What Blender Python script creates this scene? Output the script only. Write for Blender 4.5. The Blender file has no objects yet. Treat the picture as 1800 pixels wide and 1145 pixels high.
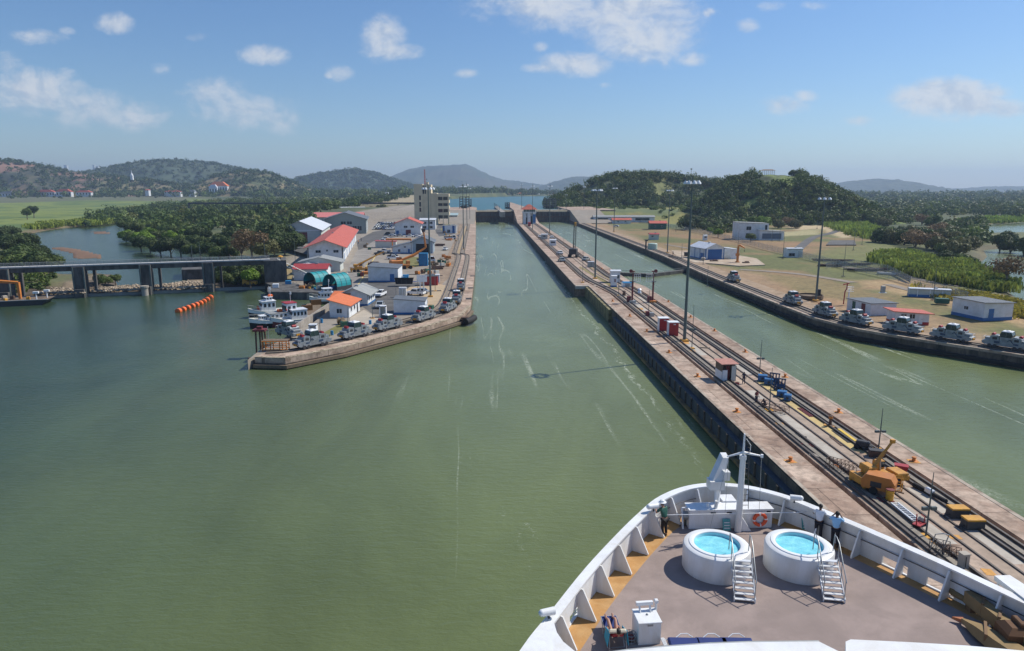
import bpy, math, random
import numpy as np
from mathutils import Vector, Matrix, noise as mnoise
random.seed(7)
scene = bpy.context.scene
COL = scene.collection
R = math.radians
# ------------------------------------------------------------------ camera
CAMZ = 30.0
YAW = math.atan(45/1224.0); PITCH = math.atan(239.5/1200.0)
cam = bpy.data.cameras.new('camera'); cam.lens = 24.0; cam.sensor_width = 36.0
cam.clip_start = 0.3; cam.clip_end = 40000
co = bpy.data.objects.new('camera', cam); COL.objects.link(co); scene.camera = co
co.location = (0, 0, CAMZ); co.rotation_euler = (math.pi/2 - PITCH, 0, -YAW)
FW = np.array([math.sin(YAW)*math.cos(PITCH), math.cos(YAW)*math.cos(PITCH), -math.sin(PITCH)])
RT = np.array([math.cos(YAW), -math.sin(YAW), 0.0]); UP = np.cross(RT, FW)
HF = np.array([math.sin(YAW), math.cos(YAW), 0.0])
def ray(x, y): return FW + RT*(x-900)/1200.0 + UP*(572.5-y)/1200.0
def G(x, y, z=2.2):
    d = ray(x, y); t = (z-CAMZ)/d[2]; return (float(d[0]*t), float(d[1]*t))
def G3(x, y, z=2.2):
    a = G(x, y, z); return (a[0], a[1], z)
def atD(x, y, D):
    d = ray(x, y); t = D/float(d @ HF); return np.array([d[0]*t, d[1]*t, CAMZ+d[2]*t])
def zat(x, y, X, Y):   # height whose projection is row y, above the ground point (X, Y)
    d = ray(x, y); return CAMZ + float(d[2])*math.hypot(X, Y)/math.hypot(d[0], d[1])
# ------------------------------------------------------------------ light
SUN_EL = R(47); SUN_AZ = R(68)          # azimuth measured from +Y towards +X
w = bpy.data.worlds.new('World'); scene.world = w; w.use_nodes = True
nt = w.node_tree; nt.nodes.clear()
def WN(t, **k):
    n = nt.nodes.new(t)
    for a, b in k.items(): setattr(n, a, b)
    return n
def wmath(op, a, b=None, c=None):
    n = WN('ShaderNodeMath', operation=op)
    for i, v in enumerate((a, b, c)):
        if v is None: continue
        if isinstance(v, (int, float)): n.inputs[i].default_value = v
        else: nt.links.new(v, n.inputs[i])
    return n.outputs[0]
sky = WN('ShaderNodeTexSky', sky_type='NISHITA'); sky.sun_disc = False
sky.sun_elevation = SUN_EL; sky.sun_rotation = SUN_AZ
sky.air_density = 1.1; sky.dust_density = 0.35; sky.ozone_density = 3.2
tc = WN('ShaderNodeTexCoord'); sep = WN('ShaderNodeSeparateXYZ')
nt.links.new(tc.outputs['Generated'], sep.inputs[0])
gx, gy, gz = sep.outputs
fwd = wmath('MAXIMUM', wmath('ADD', wmath('MULTIPLY', gx, float(HF[0])), wmath('MULTIPLY', gy, float(HF[1]))), 0.02)
lat = wmath('ADD', wmath('MULTIPLY', gx, float(RT[0])), wmath('MULTIPLY', gy, float(RT[1])))
U = wmath('DIVIDE', lat, fwd); V = wmath('DIVIDE', gz, fwd)
def uv(x, y):
    d = ray(x, y); f = float(d @ HF); return float(d @ RT)/f, float(d[2])/f
# cumulus drifting over the hills: centre and half-size of each puff, broken up by noise
PUFFS = [(1020,-5,150,48,1),(1130,55,85,45,1),(940,10,80,22,1),(1105,20,100,50,1),(1008,113,62,17,.95),(960,119,40,9,.8),(1040,116,34,18,.9),
 (675,68,34,34,.9),(690,90,44,13,.95),(655,62,24,10,.5),(467,97,36,15,.95),(600,128,24,14,.6),(580,132,10,7,.5),(200,42,32,16,.7),(65,66,46,13,.6),
 (118,54,20,8,.35),(10,110,30,20,.5),(60,165,95,36,.8),(150,190,80,32,.75),(235,205,60,24,.75),(30,180,90,22,.5),(380,165,60,26,.65),(430,195,85,32,.7),
 (490,212,40,22,.7),(285,122,22,12,.5),(120,127,26,10,.4),(345,66,22,8,.3),(817,129,22,9,.5),(950,82,13,9,.7),(1130,104,16,8,.6),(1218,104,24,13,.7),(1165,108,14,9,.4),
 (1315,47,20,12,.5),(1245,22,12,8,.6),(1430,10,26,9,.6),(1355,10,30,10,.3),(1065,150,14,6,.5),(1375,185,46,15,.6),(1415,168,22,12,.6),(1510,212,26,9,.6),
 (1670,175,70,25,1.5),(1700,188,85,14,1.3),(1650,162,36,16,1.4),(1765,193,40,14,1.1),(1715,163,16,12,1.0)]
acc = None
for (x, y, a, b, s) in PUFFS:
    u0, v0 = uv(x, y); a /= 1180.0; b /= 1180.0
    du = wmath('MULTIPLY', wmath('SUBTRACT', U, u0), 1/a); dv = wmath('MULTIPLY', wmath('SUBTRACT', V, v0), 1/b)
    q = wmath('SUBTRACT', s*1.4, wmath('ADD', wmath('MULTIPLY', du, du), wmath('MULTIPLY', dv, dv)))
    acc = q if acc is None else wmath('SMOOTH_MAX', acc, q, 0.3)
cmb = WN('ShaderNodeCombineXYZ'); nt.links.new(U, cmb.inputs[0]); nt.links.new(V, cmb.inputs[1])
def wnoise(scale, det, rough, off=0.0, sy=1.0):
    mp = WN('ShaderNodeMapping'); mp.inputs['Location'].default_value = (off, off*0.7, 0); mp.inputs['Scale'].default_value = (1, sy, 1)
    nt.links.new(cmb.outputs[0], mp.inputs[0])
    n = WN('ShaderNodeTexNoise'); n.inputs['Scale'].default_value = scale; n.inputs['Detail'].default_value = det
    n.inputs['Roughness'].default_value = rough; n.inputs['Distortion'].default_value = 0.35
    nt.links.new(mp.outputs[0], n.inputs[0]); return n.outputs['Fac']
n1 = wnoise(16, 7, 0.62, 0, 1.5); n2 = wnoise(52, 5, 0.65, 3.1, 1.4)
pert = wmath('ADD', wmath('MULTIPLY', wmath('SUBTRACT', n1, 0.5), 3.2), wmath('MULTIPLY', wmath('SUBTRACT', n2, 0.5), 1.5))
dens = wmath('ADD', acc, wmath('SUBTRACT', pert, 0.12))
mr = WN('ShaderNodeMapRange', interpolation_type='SMOOTHSTEP'); nt.links.new(dens, mr.inputs[0])
mr.inputs[1].default_value = -0.6; mr.inputs[2].default_value = 1.75; mr.inputs[3].default_value = 0; mr.inputs[4].default_value = 0.86
n3 = wnoise(16, 7, 0.62, 0.012, 1.5)      # same noise looked up a little towards the sun: lit and shaded sides
lit = wmath('ADD', wmath('MULTIPLY', wmath('SUBTRACT', n1, n3), 4.0), 0.86)
litc = WN('ShaderNodeClamp'); nt.links.new(lit, litc.inputs[0]); litc.inputs[1].default_value = 0.4; litc.inputs[2].default_value = 1.0
cc = WN('ShaderNodeMix', data_type='RGBA'); nt.links.new(litc.outputs[0], cc.inputs[0])
cc.inputs[6].default_value = (3.9, 4.7, 6.0, 1); cc.inputs[7].default_value = (6.6, 6.9, 7.3, 1)
mx = WN('ShaderNodeMix', data_type='RGBA'); nt.links.new(mr.outputs[0], mx.inputs[0])
hs = WN('ShaderNodeHueSaturation'); hs.inputs['Saturation'].default_value = 1.08; nt.links.new(sky.outputs[0], hs.inputs['Color'])
gd = WN('ShaderNodeMix', data_type='RGBA', blend_type='MULTIPLY'); gd.inputs[0].default_value = 1; nt.links.new(hs.outputs[0], gd.inputs[6]); gd.inputs[7].default_value = (.755, .88, 1.045, 1)
nt.links.new(gd.outputs[2], mx.inputs[6]); nt.links.new(cc.outputs[2], mx.inputs[7])
bg = WN('ShaderNodeBackground'); bg.inputs[1].default_value = 0.096
wo = WN('ShaderNodeOutputWorld'); nt.links.new(mx.outputs[2], bg.inputs[0]); nt.links.new(bg.outputs[0], wo.inputs[0])
sl = bpy.data.lights.new('sun', 'SUN'); sl.energy = 4.4; sl.angle = R(0.5); sl.color = (1.0, 0.94, 0.83)
so = bpy.data.objects.new('sun', sl); COL.objects.link(so)
sd = Vector((math.sin(SUN_AZ)*math.cos(SUN_EL), math.cos(SUN_AZ)*math.cos(SUN_EL), math.sin(SUN_EL)))
so.rotation_euler = (-sd).to_track_quat('-Z', 'Y').to_euler(); so.location = (0, 0, 80)
scene.view_settings.view_transform = 'Standard'; scene.view_settings.look = 'None'
scene.view_settings.exposure = 0.18; scene.view_settings.gamma = 1.0
scene.cycles.max_bounces = 5; scene.cycles.diffuse_bounces = 2; scene.cycles.glossy_bounces = 2
scene.cycles.transmission_bounces = 2; scene.cycles.volume_bounces = 0; scene.cycles.transparent_max_bounces = 4
# ------------------------------------------------------------------ materials
MATS = {}
def mat(name, col, rough=0.7, metal=0.0, var=0.12, scale=1.5, bump=0.0, bscale=None, col2=None, spot=None, objvar=0.0, spec=0.5, trans=0.0, stretch=None, world=False):
    """principled surface; colour broken up by noise; col2 = second colour in patches; objvar = per-object value shift"""
    if name in MATS: return MATS[name]
    m = bpy.data.materials.new(name); m.use_nodes = True; t = m.node_tree; N = t.nodes; L = t.links
    b = N['Principled BSDF']; b.inputs['Roughness'].default_value = rough; b.inputs['Metallic'].default_value = metal
    b.inputs['Specular IOR Level'].default_value = spec
    tc = N.new('ShaderNodeTexCoord'); src = tc.outputs['Object']
    if world:
        g = N.new('ShaderNodeNewGeometry'); src = g.outputs['Position']
    if stretch:
        mp = N.new('ShaderNodeMapping'); mp.inputs['Scale'].default_value = stretch; L.new(src, mp.inputs[0]); src = mp.outputs[0]
    n = N.new('ShaderNodeTexNoise'); n.inputs['Scale'].default_value = scale; n.inputs['Detail'].default_value = 8; n.inputs['Roughness'].default_value = 0.65
    L.new(src, n.inputs[0])
    mr = N.new('ShaderNodeMapRange'); mr.inputs[1].default_value = 0.3; mr.inputs[2].default_value = 0.7
    mr.inputs[3].default_value = 1-var; mr.inputs[4].default_value = 1+var; L.new(n.outputs[0], mr.inputs[0])
    val = mr.outputs[0]
    if objvar:
        oi = N.new('ShaderNodeObjectInfo'); m2 = N.new('ShaderNodeMapRange'); m2.inputs[3].default_value = 1-objvar; m2.inputs[4].default_value = 1+objvar
        L.new(oi.outputs['Random'], m2.inputs[0]); mm = N.new('ShaderNodeMath'); mm.operation = 'MULTIPLY'
        L.new(val, mm.inputs[0]); L.new(m2.outputs[0], mm.inputs[1]); val = mm.outputs[0]
    rgb = N.new('ShaderNodeRGB'); rgb.outputs[0].default_value = (*col, 1); base = rgb.outputs[0]
    if col2 is not None:
        n2 = N.new('ShaderNodeTexNoise'); n2.inputs['Scale'].default_value = scale*(spot or 0.35); n2.inputs['Detail'].default_value = 9; n2.inputs['Roughness'].default_value = 0.7
        n2.inputs['Distortion'].default_value = 0.4
        L.new(src, n2.inputs[0]); r2 = N.new('ShaderNodeMapRange'); r2.inputs[1].default_value = 0.44; r2.inputs[2].default_value = 0.60; L.new(n2.outputs[0], r2.inputs[0])
        mx = N.new('ShaderNodeMix'); mx.data_type = 'RGBA'; L.new(r2.outputs[0], mx.inputs[0]); L.new(base, mx.inputs[6]); mx.inputs[7].default_value = (*col2, 1); base = mx.outputs[2]
    vm = N.new('ShaderNodeVectorMath'); vm.operation = 'SCALE'; L.new(base, vm.inputs[0]); L.new(val, vm.inputs['Scale'])
    L.new(vm.outputs[0], b.inputs['Base Color'])
    if bump:
        nb = N.new('ShaderNodeTexNoise'); nb.inputs['Scale'].default_value = bscale or scale*4; nb.inputs['Detail'].default_value = 5; L.new(src, nb.inputs[0])
        bp = N.new('ShaderNodeBump'); bp.inputs['Strength'].default_value = min(1, bump); bp.inputs['Distance'].default_value = 0.05; L.new(nb.outputs[0], bp.inputs['Height']); L.new(bp.outputs[0], b.inputs['Normal'])
    MATS[name] = m; return m
def ribbed(name, col, rough=0.5, pitch=3.0, axis='X', var=0.1, metal=0.0, objvar=0.0):
    """corrugated sheet"""
    if name in MATS: return MATS[name]
    m = mat(name, col, rough, metal, var, 0.8, objvar=objvar); t = m.node_tree; N = t.nodes; L = t.links
    tc = N.new('ShaderNodeTexCoord'); wv = N.new('ShaderNodeTexWave'); wv.bands_direction = axis; wv.inputs['Scale'].default_value = pitch; L.new(tc.outputs['Object'], wv.inputs[0])
    bp = N.new('ShaderNodeBump'); bp.inputs['Strength'].default_value = 0.5; bp.inputs['Distance'].default_value = 0.04; L.new(wv.outputs['Fac'], bp.inputs['Height']); L.new(bp.outputs[0], N['Principled BSDF'].inputs['Normal'])
    return m
def foliage(name, c1, c2, objvar=0.25, vcol=False):
    if name in MATS: return MATS[name]
    m = bpy.data.materials.new(name); m.use_nodes = True; t = m.node_tree; N = t.nodes; L = t.links
    b = N['Principled BSDF']; b.inputs['Roughness'].default_value = 0.6; b.inputs['Specular IOR Level'].default_value = 0.25
    tc = N.new('ShaderNodeTexCoord'); n = N.new('ShaderNodeTexNoise'); n.inputs['Scale'].default_value = 0.45; n.inputs['Detail'].default_value = 6; n.inputs['Roughness'].default_value = 0.75
    g = N.new('ShaderNodeNewGeometry'); L.new(g.outputs['Position'], n.inputs[0])
    mr = N.new('ShaderNodeMapRange'); mr.inputs[1].default_value = 0.35; mr.inputs[2].default_value = 0.65; L.new(n.outputs[0], mr.inputs[0])
    mx = N.new('ShaderNodeMix'); mx.data_type = 'RGBA'; L.new(mr.outputs[0], mx.inputs[0]); mx.inputs[6].default_value = (*c1, 1); mx.inputs[7].default_value = (*c2, 1)
    out = mx.outputs[2]
    if vcol:
        at = N.new('ShaderNodeAttribute'); at.attribute_name = 'tint'
        v = N.new('ShaderNodeVectorMath'); v.operation = 'MULTIPLY'; L.new(out, v.inputs[0]); L.new(at.outputs['Color'], v.inputs[1]); out = v.outputs[0]
    else:
        oi = N.new('ShaderNodeObjectInfo'); m2 = N.new('ShaderNodeMapRange'); m2.inputs[3].default_value = 1-objvar; m2.inputs[4].default_value = 1+objvar*1.3; L.new(oi.outputs['Random'], m2.inputs[0])
        v = N.new('ShaderNodeVectorMath'); v.operation = 'SCALE'; L.new(out, v.inputs[0]); L.new(m2.outputs[0], v.inputs['Scale']); out = v.outputs[0]
    L.new(out, b.inputs['Base Color'])
    tr = N.new('ShaderNodeBsdfTranslucent'); L.new(out, tr.inputs[0]); ms = N.new('ShaderNodeMixShader'); ms.inputs[0].default_value = 0.25
    L.new(b.outputs[0], ms.inputs[1]); L.new(tr.outputs[0], ms.inputs[2]); L.new(ms.outputs[0], N['Material Output'].inputs[0])
    MATS[name] = m; return m
class MD(dict):
    def __missing__(s, k): return MATS[k]
M = MD()
M['white'] = mat('white_paint', (.74,.76,.78), .45, var=.05, scale=1.2)
M['shipwhite'] = mat('ship_white', (.77,.79,.81), .38, var=.05, scale=1.1, col2=(.69,.685,.66), spot=.7, stretch=(1,1,.3), bump=.08, bscale=2)
M['wallwhite'] = mat('wall_white', (.70,.73,.76), .8, var=.07, scale=.6, col2=(.60,.62,.62), spot=.7)
M['bluetrim'] = mat('blue_trim', (.025,.14,.36), .5)
M['blue'] = mat('blue_paint', (.015,.10,.30), .5, var=.15)
M['tealtarp'] = ribbed('teal_tarp', (.0,.25,.28), .6, .5)
M['bluetank'] = mat('blue_tank', (.02,.20,.42), .5)
M['redroof'] = ribbed('red_roof', (.50,.105,.06), .55, 1.6, var=.22)
M['orangeroof'] = ribbed('orange_roof', (.66,.17,.05), .55, 2.4, var=.1)
M['darkredroof'] = ribbed('dark_red_roof', (.36,.045,.045), .55, 2.0)
M['greyroof'] = ribbed('grey_roof', (.30,.31,.30), .6, 2.0, var=.15)
M['darkroof'] = ribbed('dark_grey_roof', (.12,.135,.155), .6, 2.0, var=.2)
M['zincroof'] = ribbed('zinc_roof', (.62,.65,.70), .45, 2.0)
M['palewall'] = mat('pale_wall', (.52,.55,.52), .8, scale=.5)
M['beige'] = mat('beige_concrete', (.62,.53,.37), .85, scale=.2, var=.1)
M['glass'] = mat('dark_glass', (.02,.03,.04), .08, var=.3, scale=.6)
M['greenglass'] = mat('green_glass', (.02,.07,.06), .1, var=.3)
M['dark'] = mat('dark_steel', (.035,.035,.04), .6, var=.25, scale=3)
M['black'] = mat('black_rubber', (.015,.015,.017), .8, var=.2)
M['rust'] = mat('rusty_steel', (.13,.07,.045), .8, var=.3, scale=3, col2=(.07,.045,.035), spot=.6)
M['rail'] = mat('rail_steel', (.085,.07,.062), .6, metal=.2, var=.25, scale=1.5)
M['galv'] = mat('galvanised_steel', (.34,.36,.37), .45, metal=.5, var=.12)
M['mast'] = mat('mast_paint', (.10,.13,.13), .5, var=.12)
M['lamp'] = mat('lamp_shade_white', (.80,.82,.84), .35)
M['yellow'] = mat('yellow_paint', (.62,.31,.02), .5, var=.18, scale=2, col2=(.45,.22,.03), spot=.8)
M['craneyellow'] = mat('crane_yellow', (.62,.30,.04), .5, var=.15, scale=1.2, col2=(.40,.19,.04), spot=1.0)
M['orange'] = mat('orange_paint', (.55,.19,.035), .55, var=.15, scale=2)
M['buoy'] = mat('buoy_orange', (.80,.15,.03), .5, var=.08, objvar=.08)
M['red'] = mat('red_paint', (.36,.025,.03), .5, var=.1)
M['maroon'] = mat('maroon_paint', (.16,.03,.035), .6)
M['silver'] = mat('loco_silver', (.27,.305,.335), .45, metal=.2, var=.16, scale=1.4, col2=(.20,.225,.24), spot=.8)
M['lococab'] = mat('loco_cab_glass', (.03,.055,.055), .15, var=.3)
M['green'] = mat('green_paint', (.02,.10,.07), .6)
M['wood'] = mat('weathered_timber', (.17,.125,.085), .85, var=.25, scale=2)
M['khaki'] = mat('khaki_canvas', (.27,.185,.085), .85, var=.18, scale=1.5, bump=.3)
M['navy'] = mat('navy_fabric', (.015,.035,.16), .8, var=.15)
M['cyan'] = mat('cyan_towel', (.03,.30,.45), .85)
M['alu'] = mat('brushed_aluminium', (.74,.76,.78), .4, metal=.25, var=.08)
M['skin'] = mat('skin', (.42,.22,.15), .55, var=.06, scale=6)
M['darkskin'] = mat('dark_skin', (.14,.07,.045), .5, var=.06, scale=6)
M['hair'] = mat('dark_hair', (.012,.01,.01), .6)
M['trunk'] = mat('bark', (.13,.10,.075), .9, var=.25, scale=2)
M['palebark'] = mat('pale_bark', (.25,.21,.17), .9, var=.2, scale=2)
M['concrete'] = mat('plain_concrete', (.36,.33,.29), .85, var=.15, scale=.4, col2=(.25,.22,.19), spot=.5, bump=.3, bscale=3)
M['darkconcrete'] = mat('aged_concrete', (.115,.11,.105), .9, var=.35, scale=.6, col2=(.055,.053,.05), spot=.8, bump=.5, stretch=(1,1,.35))
M['asphalt'] = mat('asphalt', (.085,.083,.082), .9, var=.18, scale=.25, col2=(.12,.115,.108), spot=.4, world=True)
M['pave'] = mat('worn_concrete_paving', (.285,.25,.205), .9, var=.16, scale=.2, col2=(.25,.215,.175), spot=.5, world=True)
# concrete of the lock walls: pinkish-brown, stained, with pour joints
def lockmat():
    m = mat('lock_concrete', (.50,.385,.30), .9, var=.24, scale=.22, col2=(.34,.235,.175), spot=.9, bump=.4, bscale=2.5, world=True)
    N = m.node_tree.nodes; L = m.node_tree.links; b = N['Principled BSDF']
    src = b.inputs['Base Color'].links[0].from_socket
    g = N.new('ShaderNodeNewGeometry')
    br = N.new('ShaderNodeTexBrick'); br.inputs['Scale'].default_value = 1; br.inputs['Brick Width'].default_value = 60; br.inputs['Row Height'].default_value = 5.2
    br.inputs['Mortar Size'].default_value = .045; br.inputs['Color1'].default_value = (1,1,1,1); br.inputs['Color2'].default_value = (.80,.78,.76,1); br.inputs['Mortar'].default_value = (.4,.38,.36,1)
    L.new(g.outputs['Position'], br.inputs[0])
    n = N.new('ShaderNodeTexNoise'); n.inputs['Scale'].default_value = .9; n.inputs['Detail'].default_value = 10; n.inputs['Roughness'].default_value = .75; L.new(g.outputs['Position'], n.inputs[0])
    r = N.new('ShaderNodeMapRange'); r.inputs[1].default_value = .38; r.inputs[2].default_value = .55; r.inputs[3].default_value = .62; r.inputs[4].default_value = 1.06; L.new(n.outputs[0], r.inputs[0])
    v = N.new('ShaderNodeVectorMath'); v.operation = 'MULTIPLY'; L.new(src, v.inputs[0]); L.new(br.outputs[0], v.inputs[1])
    v2 = N.new('ShaderNodeVectorMath'); v2.operation = 'SCALE'; L.new(v.outputs[0], v2.inputs[0]); L.new(r.outputs[0], v2.inputs['Scale']); L.new(v2.outputs[0], b.inputs['Base Color'])
    return m
M['lock'] = lockmat()
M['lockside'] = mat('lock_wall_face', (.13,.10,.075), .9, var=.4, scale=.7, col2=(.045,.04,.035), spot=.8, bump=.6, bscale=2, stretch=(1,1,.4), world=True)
# ------------------------------------------------------------------ mesh helpers
class MB:
    def __init__(s): s.v = []; s.f = []; s.m = []
    def add(s, vs, fs, m=0):
        o = len(s.v); s.v += [tuple(map(float, v)) for v in vs]
        for f in fs: s.f.append(tuple(o+i for i in f)); s.m.append(m)
        return s
    def box(s, x0, x1, y0, y1, z0, z1, m=0):
        return s.add([(x0,y0,z0),(x1,y0,z0),(x1,y1,z0),(x0,y1,z0),(x0,y0,z1),(x1,y0,z1),(x1,y1,z1),(x0,y1,z1)],
                     [(0,3,2,1),(4,5,6,7),(0,1,5,4),(1,2,6,5),(2,3,7,6),(3,0,4,7)], m)
    def cbox(s, c, d, m=0, rz=0.0, b=0.0):
        """box centred in x, y on c, standing on c.z, size d, chamfered top edges when b"""
        hx, hy, h = d[0]/2, d[1]/2, d[2]; cs, sn = math.cos(rz), math.sin(rz)
        T = lambda x, y, z: (c[0]+x*cs-y*sn, c[1]+x*sn+y*cs, c[2]+z)
        lv = [(hx,hy,0),(hx,hy,h)] if not b else [(hx,hy,0),(hx,hy,h-b),(hx-b,hy-b,h)]
        vs = []
        for (a, e, z) in lv: vs += [T(-a,-e,z),T(a,-e,z),T(a,e,z),T(-a,e,z)]
        k = len(lv); fs = [(0,3,2,1), tuple(4*(k-1)+i for i in range(4))]
        for l in range(k-1):
            for i in range(4): j = (i+1) % 4; fs.append((4*l+i, 4*l+j, 4*l+4+j, 4*l+4+i))
        return s.add(vs, fs, m)
    def tube(s, pts, r, n=8, m=0, caps=True):
        pts = [Vector(p) for p in pts]; k = len(pts)
        rs = list(r) if isinstance(r, (list, tuple)) else [r]*k
        vs = []; prev = None
        for i, p in enumerate(pts):
            d = (pts[min(i+1, k-1)]-pts[max(i-1, 0)]).normalized()
            a = prev if prev is not None else (Vector((0,0,1)) if abs(d.z) < .9 else Vector((1,0,0)))
            x = (a - d*a.dot(d))
            if x.length < 1e-5: x = d.orthogonal()
            x.normalize(); y = d.cross(x); prev = x
            for j in range(n):
                t = 2*math.pi*j/n; vs.append(p + x*math.cos(t)*rs[i] + y*math.sin(t)*rs[i])
        fs = []
        for i in range(k-1):
            for j in range(n): q = (j+1) % n; fs.append((i*n+j, i*n+q, (i+1)*n+q, (i+1)*n+j))
        if caps: fs.append(tuple(range(n-1, -1, -1))); fs.append(tuple((k-1)*n+j for j in range(n)))
        return s.add(vs, fs, m)
    def lathe(s, prof, c=(0,0,0), n=32, m=0, open_=False):
        vs = []; fs = []; k = len(prof)
        for (r, z) in prof:
            for j in range(n): t = 2*math.pi*j/n; vs.append((c[0]+r*math.cos(t), c[1]+r*math.sin(t), c[2]+z))
        for i in range(k-1):
            for j in range(n): q = (j+1) % n; fs.append((i*n+j, i*n+q, (i+1)*n+q, (i+1)*n+j))
        if prof[0][0] > 1e-4 and not open_: fs.append(tuple(range(n-1, -1, -1)))
        if prof[-1][0] > 1e-4 and not open_: fs.append(tuple((k-1)*n+j for j in range(n)))
        return s.add(vs, fs, m)
    def prism(s, poly, z0, z1, m=0, top=None):
        n = len(poly); A = sum(poly[i][0]*poly[(i+1)%n][1]-poly[(i+1)%n][0]*poly[i][1] for i in range(n))
        if A < 0: poly = poly[::-1]
        vs = [(p[0],p[1],z0) for p in poly]+[(p[0],p[1],z1) for p in poly]
        s.add(vs, [tuple(range(n-1,-1,-1))]+[(i,(i+1)%n,n+(i+1)%n,n+i) for i in range(n)], m)
        s.add([(p[0],p[1],z1) for p in poly], [tuple(range(n))], m if top is None else top); return s
    def xprism(s, prof, x0, x1, m=0):
        """profile in (y, z) swept along x"""
        n = len(prof); vs = [(x0,p[0],p[1]) for p in prof]+[(x1,p[0],p[1]) for p in prof]
        return s.add(vs, [tuple(range(n-1,-1,-1)), tuple(range(n,2*n))]+[(i,(i+1)%n,n+(i+1)%n,n+i) for i in range(n)], m)
    def yprism(s, prof, y0, y1, m=0):
        n = len(prof); vs = [(p[0],y0,p[1]) for p in prof]+[(p[0],y1,p[1]) for p in prof]
        return s.add(vs, [tuple(range(n)), tuple(range(2*n-1,n-1,-1))]+[((i+1)%n,i,n+i,n+(i+1)%n) for i in range(n)], m)
    def band(s, pl, pr, z0, z1, m=0):
        """solid strip between two plan polylines with the same number of points"""
        k = len(pl); vs = []
        for a, b in zip(pl, pr): vs += [(a[0],a[1],z0),(b[0],b[1],z0),(b[0],b[1],z1),(a[0],a[1],z1)]
        fs = [(0,1,2,3),(4*k-1,4*k-2,4*k-3,4*k-4)]
        for i in range(k-1):
            for j in range(4): q = (j+1)%4; fs.append((4*i+q,4*i+j,4*i+4+j,4*i+4+q))
        return s.add(vs, fs, m)
    def sphere(s, c, r, n=12, k=7, m=0, sz=(1,1,1)):
        return s.lathe_e([(r*math.sin(math.pi*i/k), -r*math.cos(math.pi*i/k)) for i in range(k+1)], c, n, m, sz)
    def lathe_e(s, prof, c, n, m, sz):
        o = len(s.v); s.lathe([(max(p[0], 1e-4), p[1]) for p in prof], (0,0,0), n, m)
        for i in range(o, len(s.v)): v = s.v[i]; s.v[i] = (c[0]+v[0]*sz[0], c[1]+v[1]*sz[1], c[2]+v[2]*sz[2])
        return s
    def build(s, name, mats, parent=None, smooth=False, loc=None, label=None):
        me = bpy.data.meshes.new(name); me.from_pydata(s.v, [], s.f)
        ms = mats if isinstance(mats, (list, tuple)) else [mats]
        for q in ms: me.materials.append(M[q] if isinstance(q, str) else q)
        if any(s.m): me.polygons.foreach_set('material_index', s.m)
        import bmesh
        bm = bmesh.new(); bm.from_mesh(me); bmesh.ops.recalc_face_normals(bm, faces=bm.faces); bm.to_mesh(me); bm.free()
        if smooth:
            me.polygons.foreach_set('use_smooth', [True]*len(me.polygons)); me.set_sharp_from_angle(angle=R(38))
        o = bpy.data.objects.new(name, me); COL.objects.link(o)
        if parent: o.parent = parent
        if loc: o.location = loc
        if label: o['label'] = label
        return o
def tag(o, label=None, cat=None, group=None, kind=None):
    if label: o['label'] = label
    if cat: o['category'] = cat
    if group: o['group'] = group
    if kind: o['kind'] = kind
    return o
def thing(name, label, cat, loc=(0,0,0), rz=0.0, group=None):
    o = bpy.data.objects.new(name, None); COL.objects.link(o); o.location = loc; o.rotation_euler = (0,0,rz); o.empty_display_size = .3
    return tag(o, label, cat, group)
KIDS = {}
def kids(o):
    return [c for c in bpy.data.objects if c.parent == o]
def dup(root, loc, rz=0.0, label=None, group=None, scale=None):
    if root.name not in KIDS:
        KIDS[root.name] = [(c, kids(c)) for c in kids(root)]
    r = root.copy(); COL.objects.link(r); r.location = loc; r.rotation_euler = (0,0,rz)
    if scale: r.scale = scale if isinstance(scale, (tuple, list)) else (scale,)*3
    if label: r['label'] = label
    if group: r['group'] = group
    for c, gs in KIDS[root.name]:
        q = c.copy(); COL.objects.link(q); q.parent = r
        for g in gs: h = g.copy(); COL.objects.link(h); h.parent = q
    return r
class Once:
    """first use moves the model itself, later uses copy it"""
    def __init__(s, root): s.r = root; s.used = False
    def put(s, loc, rz=0.0, label=None, group=None, scale=None):
        if s.used: return dup(s.r, loc, rz, label, group, scale)
        if s.r.name not in KIDS: KIDS[s.r.name] = [(c, kids(c)) for c in kids(s.r)]
        s.used = True; r = s.r; r.location = loc; r.rotation_euler = (0,0,rz)
        r.scale = (1,1,1) if scale is None else (scale if isinstance(scale,(tuple,list)) else (scale,)*3)
        if label: r['label'] = label
        if group: r['group'] = group
        return r
def struct(o): o['kind'] = 'structure'; return o
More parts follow.
